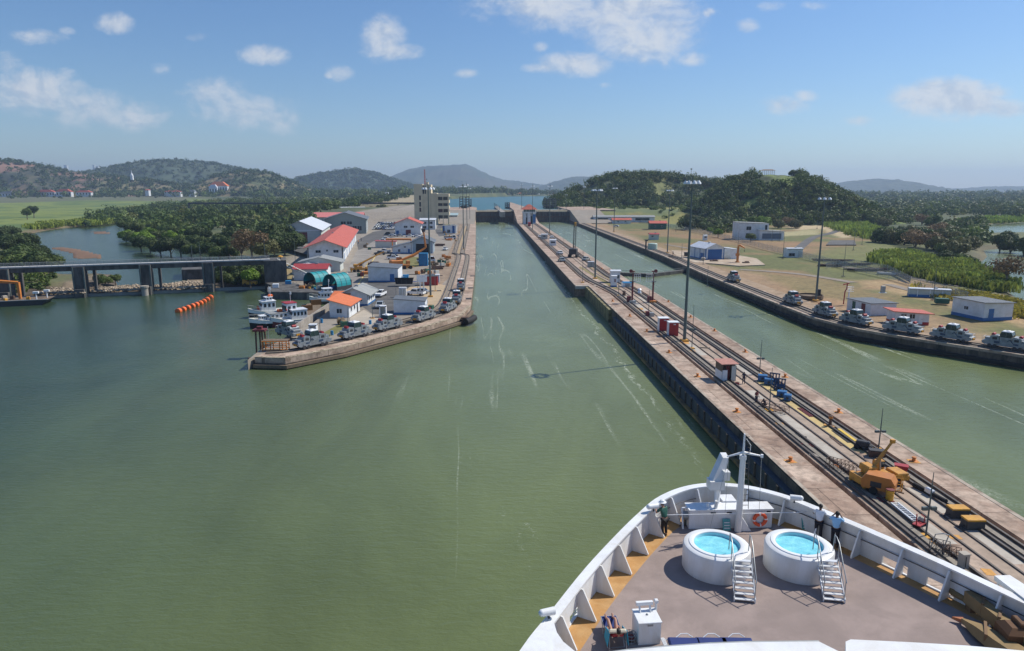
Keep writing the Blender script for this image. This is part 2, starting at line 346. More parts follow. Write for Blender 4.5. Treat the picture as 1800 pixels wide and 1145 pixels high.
# ------------------------------------------------------------------ plan helpers (numpy)
def inside(px, py, poly):
    r = np.zeros(px.shape, bool); n = len(poly)
    for i in range(n):
        x0, y0 = poly[i]; x1, y1 = poly[(i+1) % n]
        if y0 == y1: continue
        c = ((y0 > py) != (y1 > py)) & (px < (x1-x0)*(py-y0)/(y1-y0)+x0); r ^= c
    return r
def sdist(px, py, poly):
    d = np.full(px.shape, 1e9); n = len(poly)
    for i in range(n):
        x0, y0 = poly[i]; x1, y1 = poly[(i+1) % n]; dx, dy = x1-x0, y1-y0; L2 = dx*dx+dy*dy+1e-9
        t = np.clip(((px-x0)*dx+(py-y0)*dy)/L2, 0, 1); d = np.minimum(d, np.hypot(px-x0-t*dx, py-y0-t*dy))
    return np.where(inside(px, py, poly), -d, d)
_rs = np.random.RandomState(3); _T = _rs.rand(256, 256)
def vnoise(x, y):
    xi = np.floor(x).astype(int); yi = np.floor(y).astype(int); fx = x-xi; fy = y-yi
    fx = fx*fx*(3-2*fx); fy = fy*fy*(3-2*fy); a = lambda i, j: _T[i % 256, j % 256]
    return (a(xi,yi)*(1-fx)+a(xi+1,yi)*fx)*(1-fy)+(a(xi,yi+1)*(1-fx)+a(xi+1,yi+1)*fx)*fy
def fbm(x, y, o=4):
    s = 0; a = .5; t = 0
    for i in range(o): s = s+a*vnoise(x*2**i+17*i, y*2**i-9*i); t += a; a *= .55
    return s/t
def sstep(a, b, x):
    t = np.clip((x-a)/(b-a), 0, 1); return t*t*(3-2*t)
def grid_mesh(name, X, Y, Z, mats, colr=None, smooth=True):
    a, b = X.shape; v = np.stack([X, Y, Z], -1).reshape(-1, 3)
    i = np.arange(a*b).reshape(a, b); f = np.stack([i[:-1,:-1], i[1:,:-1], i[1:,1:], i[:-1,1:]], -1).reshape(-1, 4)
    return fast_mesh(name, v, f, mats, colr, smooth)
def fast_mesh(name, v, f, mats, colr=None, smooth=False):
    me = bpy.data.meshes.new(name); me.vertices.add(len(v)); me.vertices.foreach_set('co', v.astype('f').ravel())
    k = f.shape[1]; me.loops.add(f.size); me.loops.foreach_set('vertex_index', f.astype('i').ravel())
    me.polygons.add(len(f)); me.polygons.foreach_set('loop_start', np.arange(0, f.size, k, dtype='i'))
    if smooth: me.polygons.foreach_set('use_smooth', np.ones(len(f), bool))
    for q in (mats if isinstance(mats, (list, tuple)) else [mats]): me.materials.append(M[q] if isinstance(q, str) else q)
    me.update(calc_edges=True)
    if colr is not None:
        at = me.color_attributes.new('tint', 'FLOAT_COLOR', 'POINT'); c = np.ones((len(v), 4), 'f'); c[:, :3] = colr.reshape(-1, 3); at.data.foreach_set('color', c.ravel())
    o = bpy.data.objects.new(name, me); COL.objects.link(o); return o
# ================================================================== water
def watermat(name, c_near, c_far, foam=False, rough=.16, bump=.25):
    m = bpy.data.materials.new(name); m.use_nodes = True; t = m.node_tree; N = t.nodes; L = t.links; b = N['Principled BSDF']
    b.inputs['Roughness'].default_value = rough; b.inputs['IOR'].default_value = 1.33; b.inputs['Specular IOR Level'].default_value = .30
    g = N.new('ShaderNodeNewGeometry'); P = g.outputs['Position']
    def noise(scale, det, stretch=(1,1,1), dist=0.0, rough=.6):
        mp = N.new('ShaderNodeMapping'); mp.inputs['Scale'].default_value = stretch; L.new(P, mp.inputs[0])
        n = N.new('ShaderNodeTexNoise'); n.inputs['Scale'].default_value = scale; n.inputs['Detail'].default_value = det; n.inputs['Distortion'].default_value = dist; n.inputs['Roughness'].default_value = rough
        L.new(mp.outputs[0], n.inputs[0]); return n.outputs[0]
    def mp_(v, a, b_, c, d):
        r = N.new('ShaderNodeMapRange'); r.inputs[1].default_value = a; r.inputs[2].default_value = b_; r.inputs[3].default_value = c; r.inputs[4].default_value = d; L.new(v, r.inputs[0]); return r.outputs[0]
    def mm(op, a, b_):
        n = N.new('ShaderNodeMath'); n.operation = op
        for i, v in enumerate((a, b_)):
            if isinstance(v, (int, float)): n.inputs[i].default_value = v
            else: L.new(v, n.inputs[i])
        return n.outputs[0]
    # silt tint by the approach; dimmer basin light painted in as darker colour
    sp = N.new('ShaderNodeSeparateXYZ'); L.new(P, sp.inputs[0])
    k = mm('ADD', sp.outputs[0], mm('MULTIPLY', mm('SUBTRACT', noise(.018, 4, dist=.6), .5), 70))
    f = mp_(k, -75, 12, 1, 0)
    mx = N.new('ShaderNodeMix'); mx.data_type = 'RGBA'; L.new(f, mx.inputs[0]); mx.inputs[6].default_value = (*c_near, 1); mx.inputs[7].default_value = (*c_far, 1)
    my = N.new('ShaderNodeMix'); my.data_type = 'RGBA'; L.new(mp_(sp.outputs[1], 60, 260, 0, 1 if foam else 0), my.inputs[0]); L.new(mx.outputs[2], my.inputs[6]); my.inputs[7].default_value = (.165,.205,.118,1); mz = N.new('ShaderNodeMix'); mz.data_type = 'RGBA'; L.new(f, mz.inputs[0]); L.new(my.outputs[2], mz.inputs[6]); L.new(mx.outputs[2], mz.inputs[7])  # paler up the channel: silt, and sky reflection painted into the colour
    sc = N.new('ShaderNodeVectorMath'); sc.operation = 'SCALE'; L.new(mz.outputs[2], sc.inputs[0]); L.new(mp_(noise(.045, 7, (1,.45,1), .8), .3, .7, .80, 1.20), sc.inputs['Scale'])
    out = sc.outputs[0]
    if foam:
        # windrows of foam trailing down the approach: thin ridged lines, broken up
        r = noise(.085, 3, (1.0,.05,1), .4, .6); ridge = mp_(mm('ABSOLUTE', mm('SUBTRACT', r, .5), 0), 0, .010, 1, 0)
        brk = mp_(noise(.05, 2, (1,.5,1), 0), .46, .56, 0, 1)
        fine = mp_(noise(2.6, 5, (1,.6,1), 1.6, .85), .46, .60, 0, 1)
        side = mp_(sp.outputs[0], -22, 4, 0, 1)
        fo = mm('MULTIPLY', mm('MULTIPLY', ridge, brk), mm('MULTIPLY', fine, side))
        r2 = noise(.15, 3, (1.0,.10,1), .3, .6); ridge2 = mp_(mm('ABSOLUTE', mm('SUBTRACT', r2, .47), 0), 0, .012, .5, 0)
        fo = mm('ADD', fo, mm('MULTIPLY', mm('MULTIPLY', ridge2, mp_(noise(.05, 2, (1,.5,1), 0), .52, .62, 0, 1)), mm('MULTIPLY', mp_(noise(2.3, 4, (1,1,1), 1, .8), .56, .64, 0, 1), side)))
        # the wake along the centre wall
        wx = mm('ADD', sp.outputs[0], mm('MULTIPLY', mm('SUBTRACT', noise(.05, 4, dist=.5), .5), 7))
        band = mp_(mm('ABSOLUTE', mm('SUBTRACT', wx, 23.6), 0), 0, .55, 1, 0)
        yf = mm('MULTIPLY', mp_(sp.outputs[1], 60, 95, 0, 1), mp_(sp.outputs[1], 230, 330, 1, 0))
        fo = mm('ADD', fo, mm('MULTIPLY', mm('MULTIPLY', band, yf), mp_(noise(1.3, 5, (1,.35,1), 1.2, .8), .50, .62, 0, .9)))
        fc = N.new('ShaderNodeClamp'); L.new(fo, fc.inputs[0])
        m2 = N.new('ShaderNodeMix'); m2.data_type = 'RGBA'; L.new(fc.outputs[0], m2.inputs[0]); L.new(out, m2.inputs[6]); m2.inputs[7].default_value = (.47,.51,.42,1); out = m2.outputs[2]
        L.new(mp_(fc.outputs[0], 0, 1, rough, .7), b.inputs['Roughness'])
    L.new(out, b.inputs['Base Color'])
    h = mm('ADD', mm('MULTIPLY', noise(.55, 5, (1,2.6,1), .3), 1.0), mm('MULTIPLY', noise(2.6, 4, (1,1.8,1), .2), .3))
    bp = N.new('ShaderNodeBump'); bp.inputs['Strength'].default_value = bump; bp.inputs['Distance'].default_value = .55; L.new(h, bp.inputs['Height']); L.new(bp.outputs[0], b.inputs['Normal'])
    return m
M['water'] = watermat('canal_water', (.137,.167,.067), (.036,.062,.034), True)
M['riverwater'] = watermat('river_water', (.09,.12,.10), (.09,.12,.11), False, .10, .15)
M['lakewater'] = watermat('lake_water', (.03,.11,.11), (.03,.11,.11), False, .3, .3)
o = MB().add([(-4000,-400,0),(4000,-400,0),(4000,9000,0),(-4000,9000,0)], [(0,1,2,3)]).build('water', 'water'); struct(o)
# ================================================================== plan of land and water
def px(pts, z=0.0): return [G(x, y, z) for x, y in pts]
BAY = [(-10,648),(25,648),(25,192),(28.7,192),(28.7,-80),(-500,-80),(-500,90),(-172,175),(-133,189),(-66,213.5),(-57,193)] + \
      px([(600,516),(588,534),(545,566),(520,578),(500,592),(450,612),(441,632)], 2.2) + [(-38.5,113),(-33.7,111.4),(-25.8,118.5),(-17.4,131.2),(-5.3,150.3),(-4,162),(-5,300)]
EAST = [(42.6,648),(77,648),(74.5,286),(72,223),(71.2,155),(71.5,142),(79.7,123),(90.5,109),(140,60),(250,-80),(44.4,-80),(44.4,190),(42.6,192)]
RIVER = px([(95,475),(88,440),(63,412),(100,404),(150,398),(196,393),(232,404),(205,418),(226,430),(300,438),(345,442),(400,455),(352,476),(300,470),(275,494),(236,500),(225,480),(150,482)])
BAR = px([(84,437),(110,434),(140,438),(182,449),(178,455),(130,456),(125,446)]); BAR2 = px([(158,408),(190,407),(196,411),(165,412)])
POND = px([(1672,494),(1716,478),(1742,452),(1735,440),(1800,436),(1960,440),(1960,560),(1815,540),(1778,510),(1760,496)])
POND2 = px([(1722,412),(1728,396),(1800,391),(1900,392),(1900,416),(1800,412)]); POND3 = px([(1617,384),(1619,377),(1634,377),(1634,384)])
LAKE = px([(735,371.5),(760,362),(785,351),(830,347.4),(900,345.5),(1008,344.5),(1002,350),(988,358),(975,366),(990,371.5)], 9)
az = np.radians(np.linspace(-66, 66, 560)); rr = 70*np.exp(np.linspace(0, math.log(11000/70.), 430))
A_, R_ = np.meshgrid(az, rr, indexing='ij'); TX = R_*np.sin(A_+YAW); TY = R_*np.cos(A_+YAW)
D_ = R_*np.cos(A_)
def land(X, Y):
    D = X*HF[0]+Y*HF[1]; n = fbm(X/60, Y/60)-.5; n2 = fbm(X/9+40, Y/9, 3)-.5
    h = 1.95 - .6*(X < 0) + sstep(800, 2200, D)*9.5*(X < 60) + sstep(1200, 3000, D)*3*(X >= 60)
    h = h + 8.5*sstep(585, 650, Y)*sstep(-300, -150, X)*sstep(330, 225, X)
    h = h + 3.0*sstep(1.10, 1.35, X/np.maximum(Y,1))*0
    rough = sstep(.25, 1.2, np.abs(X-20)/np.maximum(90, 1))*0
    h = h + n*1.2*sstep(250, 700, D) + n2*.35*sstep(220, 500, D)
    h = np.where(inside(X, Y, [(-11,640),(-6,300),(-6,165),(-20,135),(-38,116),(-36,150),(-62,196),(-62,260),(-60,640)]), .6, h)
    h = h - 1.3*inside(X, Y, px([(-300,560),(-20,520),(500,490),(560,440),(480,430),(200,500),(-300,500)], 1))   # rocky bed below the spillway
    return h
TZ = land(TX, TY)
def carve(Z, poly, deep, lo, hi):
    d = sdist(TX, TY, poly); k = sstep(lo, hi, d); return deep*(1-k)+Z*k, d
TZ, d_bay = carve(TZ, BAY, -4, 1.0, 4.0); TZ, d_east = carve(TZ, EAST, -4, 1.0, 4.0)
TZ, d_riv = carve(TZ, RIVER, -1.5, -3, 12); TZ, d_p1 = carve(TZ, POND, -1.5, -4, 8); TZ, d_p2 = carve(TZ, POND2, -1.5, -4, 10); TZ, d_p3 = carve(TZ, POND3, -1.5, -4, 10)
d_bar = np.minimum(sdist(TX, TY, BAR), sdist(TX, TY, BAR2)); TZ = np.where(d_bar < 0, np.maximum(TZ, .12+.25*sstep(0, -10, d_bar)), TZ)
d_lake = sdist(TX, TY, LAKE); TZ = np.where(TY > 640, np.where(d_lake < 0, 7.3, np.where(d_lake < 26, np.maximum(TZ, 7.3+3.8*sstep(0, 26, d_lake)), TZ)), TZ)
# ---- what the ground is made of
f1 = fbm(TX/35, TY/35)[..., None]; f2 = fbm(TX/6+9, TY/6)[..., None]; f3 = fbm(TX/140, TY/140+5)[..., None]
def c_(*v): return np.array(v)
def mixc(a, b, t): return a*(1-t)+b*t
C = mixc(c_(.055,.075,.03), c_(.12,.13,.05), sstep(.35,.65,f1))
C = mixc(C, c_(.22,.17,.09), sstep(.55,.75,f3)*.7)
def paint(C, poly, col, soft=4.0, amt=1.0):
    d = sdist(TX, TY, poly)[..., None] + (f2-.5)*soft*1.5; return mixc(C, col, sstep(soft, -soft, d)*amt)
field = px([(-400,352),(0,352),(160,350),(330,353),(420,358),(300,372),(262,392),(226,398),(130,395),(60,402),(-40,420),(-400,400)], 2)
C = paint(C, field, mixc(c_(.17,.21,.045), c_(.09,.14,.035), sstep(.4,.62,f1)), 6)
C = paint(C, px([(-400,341.5),(0,341.5),(240,344),(330,347),(330,352),(150,351),(0,354),(-400,358)], 8), mixc(c_(.14,.12,.085), c_(.08,.10,.045), f1), 14, .8)
C = paint(C, px([(470,348),(560,346),(650,344),(700,350),(640,356),(520,352)], 4), c_(.20,.22,.07), 14)
C = paint(C, px([(640,350),(700,345),(735,352),(735,362),(690,366),(640,360)], 6), c_(.34,.28,.17), 10)
C = mixc(C, mixc(c_(.14,.085,.05), c_(.19,.14,.08), f2), (sstep(22, 2, d_riv)[..., None])*.85)
C = mixc(C, c_(.17,.10,.06), (d_bar < 3)[..., None]*1.0)
bed = px([(-300,570),(0,530),(330,522),(480,505),(480,470),(330,478),(230,470),(100,500),(-300,520)], 1)
C = paint(C, bed, mixc(c_(.10,.075,.05), c_(.21,.16,.105), sstep(.42,.62,f2)), 3)
C = paint(C, px([(270,522),(268,497),(330,488),(372,492),(372,515)], 1), mixc(c_(.15,.12,.09), c_(.48,.38,.26), sstep(.35,.6,f2)), 2)
# left lock yard surroundings
C = paint(C, px([(480,560),(470,470),(560,400),(700,372),(840,372),(836,480),(815,560)], 2.2), c_(.27,.235,.19), 5)
C = paint(C, px([(488,500),(488,462),(545,445),(545,470),(520,500)], 2.2), mixc(c_(.23,.19,.06), c_(.30,.21,.11), f1), 2)
# right bank: bare dirt by the wall, dry grass behind
east = px([(1003,385),(1166,451),(1239,483),(1400,548),(1800,620),(2100,700),(2100,560),(1800,520),(1640,470),(1500,400),(1440,372),(1250,392),(1030,370)], 2.2)
dirt = c_(.29,.17,.088); dry = c_(.215,.15,.062); olive = c_(.115,.125,.036)
C = paint(C, east, mixc(mixc(dry, olive, sstep(.42,.56,f1)), dirt, sstep(.56,.70,f3)*.8), 4)
C = paint(C, px([(1003,382),(1040,380),(1130,420),(1240,465),(1420,490),(1600,545),(1800,600),(2000,660),(1800,640),(1400,565),(1239,490)], 2.2), mixc(dirt, c_(.34,.25,.16), f1), 5, .8)
C = paint(C, px([(1320,470),(1400,475),(1560,520),(1660,560),(1560,555),(1400,520)], 2.2), dirt*1.05, 5, .7)
C = paint(C, px([(1440,440),(1560,425),(1700,470),(1560,490),(1440,470)], 2.2), olive*1.25, 5, .8)
C = paint(C, px([(1330,478),(1450,492),(1650,552),(1560,545),(1400,512)], 2.2), mixc(olive*1.2, dry, f1), 3, .7)
C = paint(C, px([(1500,492),(1640,490),(1700,520),(1800,535),(1960,560),(1960,600),(1800,575),(1650,530),(1520,505)], 2.2), mixc(c_(.32,.19,.10), c_(.38,.28,.14), f2), 3, .9)
C = paint(C, px([(1376,374),(1420,372),(1500,395),(1560,412),(1480,418),(1440,402),(1400,405),(1385,395)], 2.2), c_(.46,.36,.21), 4)
C = paint(C, px([(1340,410),(1400,406),(1440,403),(1440,412),(1360,416)], 2.2), c_(.34,.30,.15), 3)
C = paint(C, px([(1030,384),(1030,364),(1130,362),(1260,364),(1260,385),(1180,392),(1120,380)], 6), mixc(c_(.22,.21,.06), c_(.11,.14,.05), sstep(.4,.6,f1)), 8)
C = mixc(C, c_(.17,.13,.08), sstep(12, 2, np.minimum(d_p1, d_p2))[..., None]*.6)
C = mixc(C, c_(.30,.26,.20), (sstep(40, 10, d_lake)*(TX > -60)*(TY < 760))[..., None])
C = C*(.86+.28*f2)
def groundmat():
    m = mat('ground_cover', (.2,.2,.1), .95, var=.36, scale=.8, world=True, bump=.8, bscale=2.2); N = m.node_tree.nodes; L = m.node_tree.links
    at = N.new('ShaderNodeAttribute'); at.attribute_name = 'tint'
    vm = [n for n in N if n.type == 'VECT_MATH'][0]; L.new(at.outputs['Color'], vm.inputs[0]); return m
M['ground'] = groundmat()
struct(grid_mesh('ground', TX, TY, TZ, 'ground', C))
lk = MB(); cx = sum(p[0] for p in LAKE)/len(LAKE); cy = sum(p[1] for p in LAKE)/len(LAKE)
lk.prism([(cx+(p[0]-cx)*1.02+(8 if p[0]>cx else -8), p[1]+(14 if p[1]>cy else (0 if p[1]<700 else -4))) for p in LAKE], 8.9, 9.0); struct(lk.build('lake', 'lakewater'))
# ================================================================== hills
def hill(name, prof, D, W, base, noise=8, nf=14., cols=((.04,.06,.03),(.075,.095,.045)), patch=None, patchamt=0, nx=260, ny=46, back=1.0, step=None):
    """a ridge: crest heights given along the skyline, falling away in front (towards the viewer) and behind"""
    xs = np.linspace(prof[0][0], prof[-1][0], nx); ys = np.interp(xs, [p[0] for p in prof], [p[1] for p in prof])
    crest = np.array([atD(x, y, D) for x, y in zip(xs, ys)])
    v = np.linspace(-1, 1, ny)[None, :]; HX, HY = HF[0], HF[1]
    off = np.where(v < 0, v*W, v*W*back)
    ctr = crest[nx//2, :2]; wob = (fbm(crest[:, 0]/(W*1.1), crest[:, 1]/(W*1.1)+3)-.5)[:, None]*W*.7
    X = crest[:, 0][:, None]+(off+wob)*HX; Y = crest[:, 1][:, None]+(off+wob)*HY
    k = np.cos(v*math.pi/2)**1.25; k = k*np.ones_like(X)
    rg = fbm(X/(W*.45), Y/(W*.45), 4)-.5
    H = (crest[:, 2]-base)[:, None]
    k2 = np.clip(k + rg*1.1*(1-k)*k*2, 0, 1)
    Z = base-2+(H+2)*k2 + (fbm(X/nf, Y/nf, 4)-.5)*noise*sstep(0, .15, k)
    ca, cb = np.array(cols[0]), np.array(cols[1]); t = sstep(.36,.64,fbm(X/(nf*1.5)+7, Y/(nf*1.5), 5))[..., None]; c = ca*(1-t)+cb*t
    if patch is not None:
        q = sstep(.5,.62,fbm(X/(W*.28)+11, Y/(W*.28), 4))[..., None]*patchamt; c = c*(1-q)+np.array(patch)*q
    o = struct(grid_mesh(name, X, Y, Z, 'ground', c)); return o, X, Y, Z
HL = []
HL.append(hill('hill', [(-420,300),(-250,288),(-100,279),(0,284),(30,283),(60,290),(100,297),(140,303),(170,307),(230,313),(300,326),(360,338)], 2300, 330, 9, 9, 16, ((.05,.06,.035),(.10,.095,.055)), (.26,.15,.11), .9)[1:])
HL.append(hill('hill', [(60,322),(120,313),(180,304),(210,297),(250,291),(285,285),(320,283),(370,288),(410,296),(450,305),(500,317),(560,332),(600,340)], 3100, 430, 9, 14, 18, ((.03,.055,.035),(.055,.08,.045)), (.09,.11,.05), .35)[1:])
HL.append(hill('hill', [(330,336),(370,321),(400,308),(425,303),(450,302),(475,305),(500,315),(530,327),(560,338)], 2250, 260, 10, 8, 14, ((.055,.065,.03),(.10,.12,.045)), (.24,.19,.10), .8)[1:])
HL.append(hill('hill', [(120,338),(160,326),(200,318),(260,319),(300,324),(360,332),(420,338)], 2150, 150, 9, 5, 14, ((.10,.11,.05),(.16,.15,.075)), (.22,.17,.10), .6)[1:])
HL.append(hill('hill', [(470,338),(520,322),(550,313),(575,306),(600,303),(620,300),(650,304),(675,314),(705,323),(740,334)], 3600, 420, 9, 16, 20, ((.03,.055,.04),(.05,.08,.045)))[1:])
hill('mountain', [(600,335),(660,326),(690,318),(712,305),(730,297),(760,293),(800,292),(822,291),(838,297),(862,310),(885,317),(920,321),(970,329),(1030,338)], 6800, 1500, 5, 26, 60, ((.035,.06,.04),(.06,.085,.05)), (.14,.13,.10), .4)
hill('hill', [(930,338),(955,326),(980,318),(1005,312),(1025,311),(1045,312),(1065,320),(1100,332),(1150,338)], 5600, 900, 5, 22, 45, ((.035,.06,.04),(.06,.085,.05)))
hill('mountain', [(1380,340),(1440,330),(1480,324),(1500,320),(1525,317),(1545,315),(1560,316),(1585,321),(1610,331),(1650,338),(1700,343)], 5400, 900, 5, 24, 45, ((.035,.06,.04),(.06,.085,.05)))
hill('mountain', [(1590,344),(1650,339),(1680,334),(1720,331),(1760,328),(1790,330),(1850,325),(1950,322),(2100,330),(2250,342)], 6000, 900, 5, 24, 50, ((.035,.06,.04),(.06,.085,.05)))
hill('hill', [(1560,340),(1630,337),(1660,335),(1700,338),(1760,343)], 8500, 900, 5, 20, 60)
_, AX, AY, AZ = hill('hill', [(960,362),(985,350),(1000,343),(1020,334),(1050,322),(1080,314),(1110,311),(1150,311),(1190,315),(1230,322),(1265,326),(1310,338),(1340,352)], 860, 105, 8, 3, 12, ((.05,.07,.03),(.09,.11,.045)), (.20,.21,.075), .9, nx=200, ny=60)
_, BX, BY, BZ = hill('hill', [(1215,368),(1245,348),(1265,334),(1290,321),(1320,312),(1345,307),(1370,308),(1395,312),(1420,318),(1445,328),(1465,338),(1495,358),(1520,376)], 640, 95, 2, 2.5, 10, ((.05,.07,.03),(.08,.10,.04)), (.14,.19,.045), .95, nx=200, ny=60)
# ================================================================== foliage
def leafcloud(cent, rad, per, size, tint, rng, lumps=5):
    """leaf-sized quads spread through each crown's volume, gathered into clumps"""
    N = len(cent); L = lumps
    # clump centres inside every crown
    a = rng.rand(N, L)*2*math.pi; z = rng.rand(N, L)*1.25-.35; z = np.clip(z, -.35, .85); r = np.sqrt(1-np.clip(z, -.9, .9)**2)*(.45+.3*rng.rand(N, L))
    cl = np.stack([r*np.cos(a), r*np.sin(a), z*.65], -1)
    which = rng.randint(0, L, (N, per)); cc = np.take_along_axis(cl, which[..., None].repeat(3, -1), 1)
    d = rng.normal(size=(N, per, 3)); d /= np.linalg.norm(d, axis=-1, keepdims=True)+1e-9
    rr_ = (.42+.16*rng.rand(N, L)); rl = np.take_along_axis(rr_, which, 1)[..., None]
    p = cc + d*rl*(.8+.3*rng.rand(N, per, 1)); p[..., 2] = np.maximum(p[..., 2], -.55)
    P_ = cent[:, None, :] + p*rad[:, None, :]
    nrm = d + rng.normal(size=d.shape)*.32; nrm /= np.linalg.norm(nrm, axis=-1, keepdims=True)
    t = np.cross(nrm, rng.normal(size=d.shape)); t /= np.linalg.norm(t, axis=-1, keepdims=True)+1e-9; b = np.cross(nrm, t)
    s = (size*(.6+.8*rng.rand(N, per, 1)))
    s2 = s*(.55+.3*rng.rand(N, per, 1))
    V_ = np.stack([P_-t*s, P_-b*s2, P_+t*s, P_+b*s2], 2).reshape(-1, 3)
    F = np.arange(len(V_)).reshape(-1, 4)
    tt = tint[:, None, None, :]*(.82+.36*rng.rand(N, per, 1, 1)); tt = np.broadcast_to(tt, (N, per, 4, 3)).reshape(-1, 3)
    return V_, F, tt
M['leafmass'] = foliage('leaf_mass', (.078,.112,.028), (.115,.140,.042), vcol=True)
def tints(n, rng, kinds):
    ks = np.array([k[0] for k in kinds]); w_ = np.array([k[1] for k in kinds], float); i = rng.choice(len(kinds), n, p=w_/w_.sum())
    return ks[i]*(.75+.5*rng.rand(n, 1))
MIX = [((.70,.85,.72),4),((.92,1.0,.8),3),((1.2,1.3,.85),1.8),((1.35,1.1,.95),1.0),((.58,.72,.62),2)]
def wood(name, label, pts, rmin, rmax, per, size, seed, kinds=MIX, flat=.8, group=None):
    rng = np.random.RandomState(seed); pts = np.array(pts); r = rmin+(rmax-rmin)*rng.rand(len(pts))**1.4
    rad = np.stack([r, r, r*flat*(.85+.4*rng.rand(len(pts)))], -1); pts = pts.copy(); pts[:, 2] += rad[:, 2]*.45
    v, f, t = leafcloud(pts, rad, per, size, tints(len(pts), rng, kinds), rng)
    return tag(fast_mesh(name, v, f, 'leafmass', t), label, 'trees', kind='stuff')
def on_hill(X, Y, Z, n, seed, keep=lambda px_, py_, h: True, vmax=.62):
    rng = np.random.RandomState(seed); out = []
    a, b = X.shape
    while len(out) < n:
        i = rng.randint(0, a); j = rng.randint(0, int(b*vmax)); x, y, z = X[i, j], Y[i, j], Z[i, j]
        q, pj = project(x, y, z)
        if z < 2.5 or not keep(q, pj, rng.rand()): continue
        out.append((x+rng.uniform(-3, 3), y+rng.uniform(-3, 3), z))
    return out
def project(X, Y, Z):
    v = np.array([X, Y, Z-CAMZ]); d = v @ FW; return 900+1200*(v @ RT)/d, 572.5-1200*(v @ UP)/d
def clearA(x, y, h):
    if 1150 < x < 1212 and 322 < y < 348: return h < .10
    if 1015 < x < 1075 and 326 < y < 348: return h < .22
    if 1228 < x < 1272 and 332 < y < 354: return h < .12
    return h < .9
def clearB(x, y, h):
    if 1328 < x < 1405 and y < 326: return h < .0
    return h < .92
wood('hill_forest', 'mixed dark green forest covering the low hill behind the lock buildings', on_hill(AX, AY, AZ, 1150, 5, clearA), 3.2, 7.5, 110, .85, 11, flat=.95)
wood('hill_forest', 'dense green forest covering the rounded hill topped by a pavilion', on_hill(BX, BY, BZ, 950, 6, clearB), 2.6, 5.6, 130, .62, 12, flat=.95)
def scatter(poly_px, n, z, seed, zf=None):
    rng = np.random.RandomState(seed); poly = px(poly_px, z); xs = [p[0] for p in poly]; ys = [p[1] for p in poly]; out = []
    while len(out) < n:
        X = rng.uniform(min(xs), max(xs), n*4); Y = rng.uniform(min(ys), max(ys), n*4); k = inside(X, Y, poly)
        for a, b in zip(X[k], Y[k]): out.append((a, b, z if zf is None else zf))
    return [(a, b, float(land(np.array([a]), np.array([b]))[0])) for a, b, _ in out[:n]]
# far-left belt of trees round the houses, woods between river and yard, wood across the lake, right-hand woods
wood('tree_belt', 'belt of dark green trees at the foot of the left hills', [p for p in scatter([(-200,347),(0,346.2),(330,346.2),(480,347),(620,349),(720,352),(720,343.5),(500,343),(200,343),(-200,343)], 900, 10, 21) if p[1] > 1960 or abs(p[0]/p[1]+.36) > .02], 12, 20, 70, 2.7, 31)
for i, (g_, n_, kp, nm) in enumerate(((HL[0], 1000, .95, 'scrubby trees over the rocky hill at far left'),(HL[1], 2100, 1, 'forest over the green hill on the left'),(HL[2], 520, 1, 'scattered trees on the bare olive hill'),(HL[3], 420, 1, 'trees on the low tan ridge on the left'),(HL[4], 1700, 1, 'forest on the hill left of the mountain'))):
    wood('hill_forest', nm, on_hill(*g_, n_, 60+i), 6, 13 if i != 4 else 16, 34, 2.2 if i != 4 else 3.2, 70+i, flat=.7, kinds=[((.6,.78,.68),4),((.75,.88,.7),2),((.95,.85,.65),1)])
wood('wood', 'scrubby dark wood between the river bend and the lock yard', scatter([(240,392),(262,378),(310,364),(420,357),(640,357),(700,362),(560,388),(540,410),(430,416),(300,418),(232,402)], 750, 2, 22), 5, 10, 130, 1.2, 32, flat=.75)
wood('wood', 'trees lining the far side of the grass field', scatter([(150,398),(225,394),(262,376),(330,365),(290,362),(170,378),(150,386)], 120, 2, 23), 4, 9, 90, 1.0, 33)
wood('tree_belt', 'hazy trees along the far shore of the lake', scatter([(700,346),(760,347),(1010,343.5),(1020,341.5),(860,341),(700,341.5)], 500, 10, 24), 10, 18, 50, 2.6, 34)
wood('tree_belt', 'distant flat woodland beyond the ponds on the right', scatter([(1450,378),(1560,382),(1620,372),(1720,372),(1800,376),(1950,378),(1950,352),(1700,350),(1480,352)], 900, 2, 25), 7, 12, 60, 1.7, 35)
wood('tree_belt', 'far woodland in front of the blue mountains', scatter([(1440,353),(1950,356),(1950,346.5),(1440,346.5)], 700, 2, 26), 12, 20, 45, 3.0, 36)
wood('wood', 'wood between the lock buildings and the pavilion hill', scatter([(1195,392),(1240,384),(1260,372),(1300,374),(1400,380),(1395,392),(1330,402),(1280,412),(1215,404)], 200, 2, 27), 3.5, 6.5, 160, .62, 37)
wood('scrub', 'green scrub on the bank below the right hill', scatter([(1045,383),(1075,372),(1150,368),(1250,372),(1240,386),(1190,394),(1140,384)], 170, 2, 28), 2.2, 4.2, 80, .6, 38, kinds=[((1.2,1.3,.9),3),((.8,1,.8),2)], flat=.6)
wood('wood', 'mixed trees between the far ponds on the right', scatter([(1600,392),(1640,380),(1720,378),(1800,384),(1950,388),(1950,372),(1640,370),(1560,380)], 420, 2, 29), 5, 9, 70, 1.2, 39)
wood('scrub', 'low scrub on the river bank seen through the left bays of the dam', scatter([(-60,500),(-20,476),(85,478),(100,492),(60,512),(-40,520)], 90, 1, 30), 1.2, 2.6, 70, .4, 40)
wood('wood', 'dense trees at the head of the near pond', scatter([(1640,404),(1728,388),(1732,428),(1700,438),(1650,420)], 130, 1.5, 55), 3.5, 6, 110, .8, 56)
wood('tree_belt', 'trees scattered before the houses on the left field edge', scatter([(-100,352),(330,351),(330,347.5),(-100,348)], 110, 5, 57), 4, 8, 60, 1.4, 58)
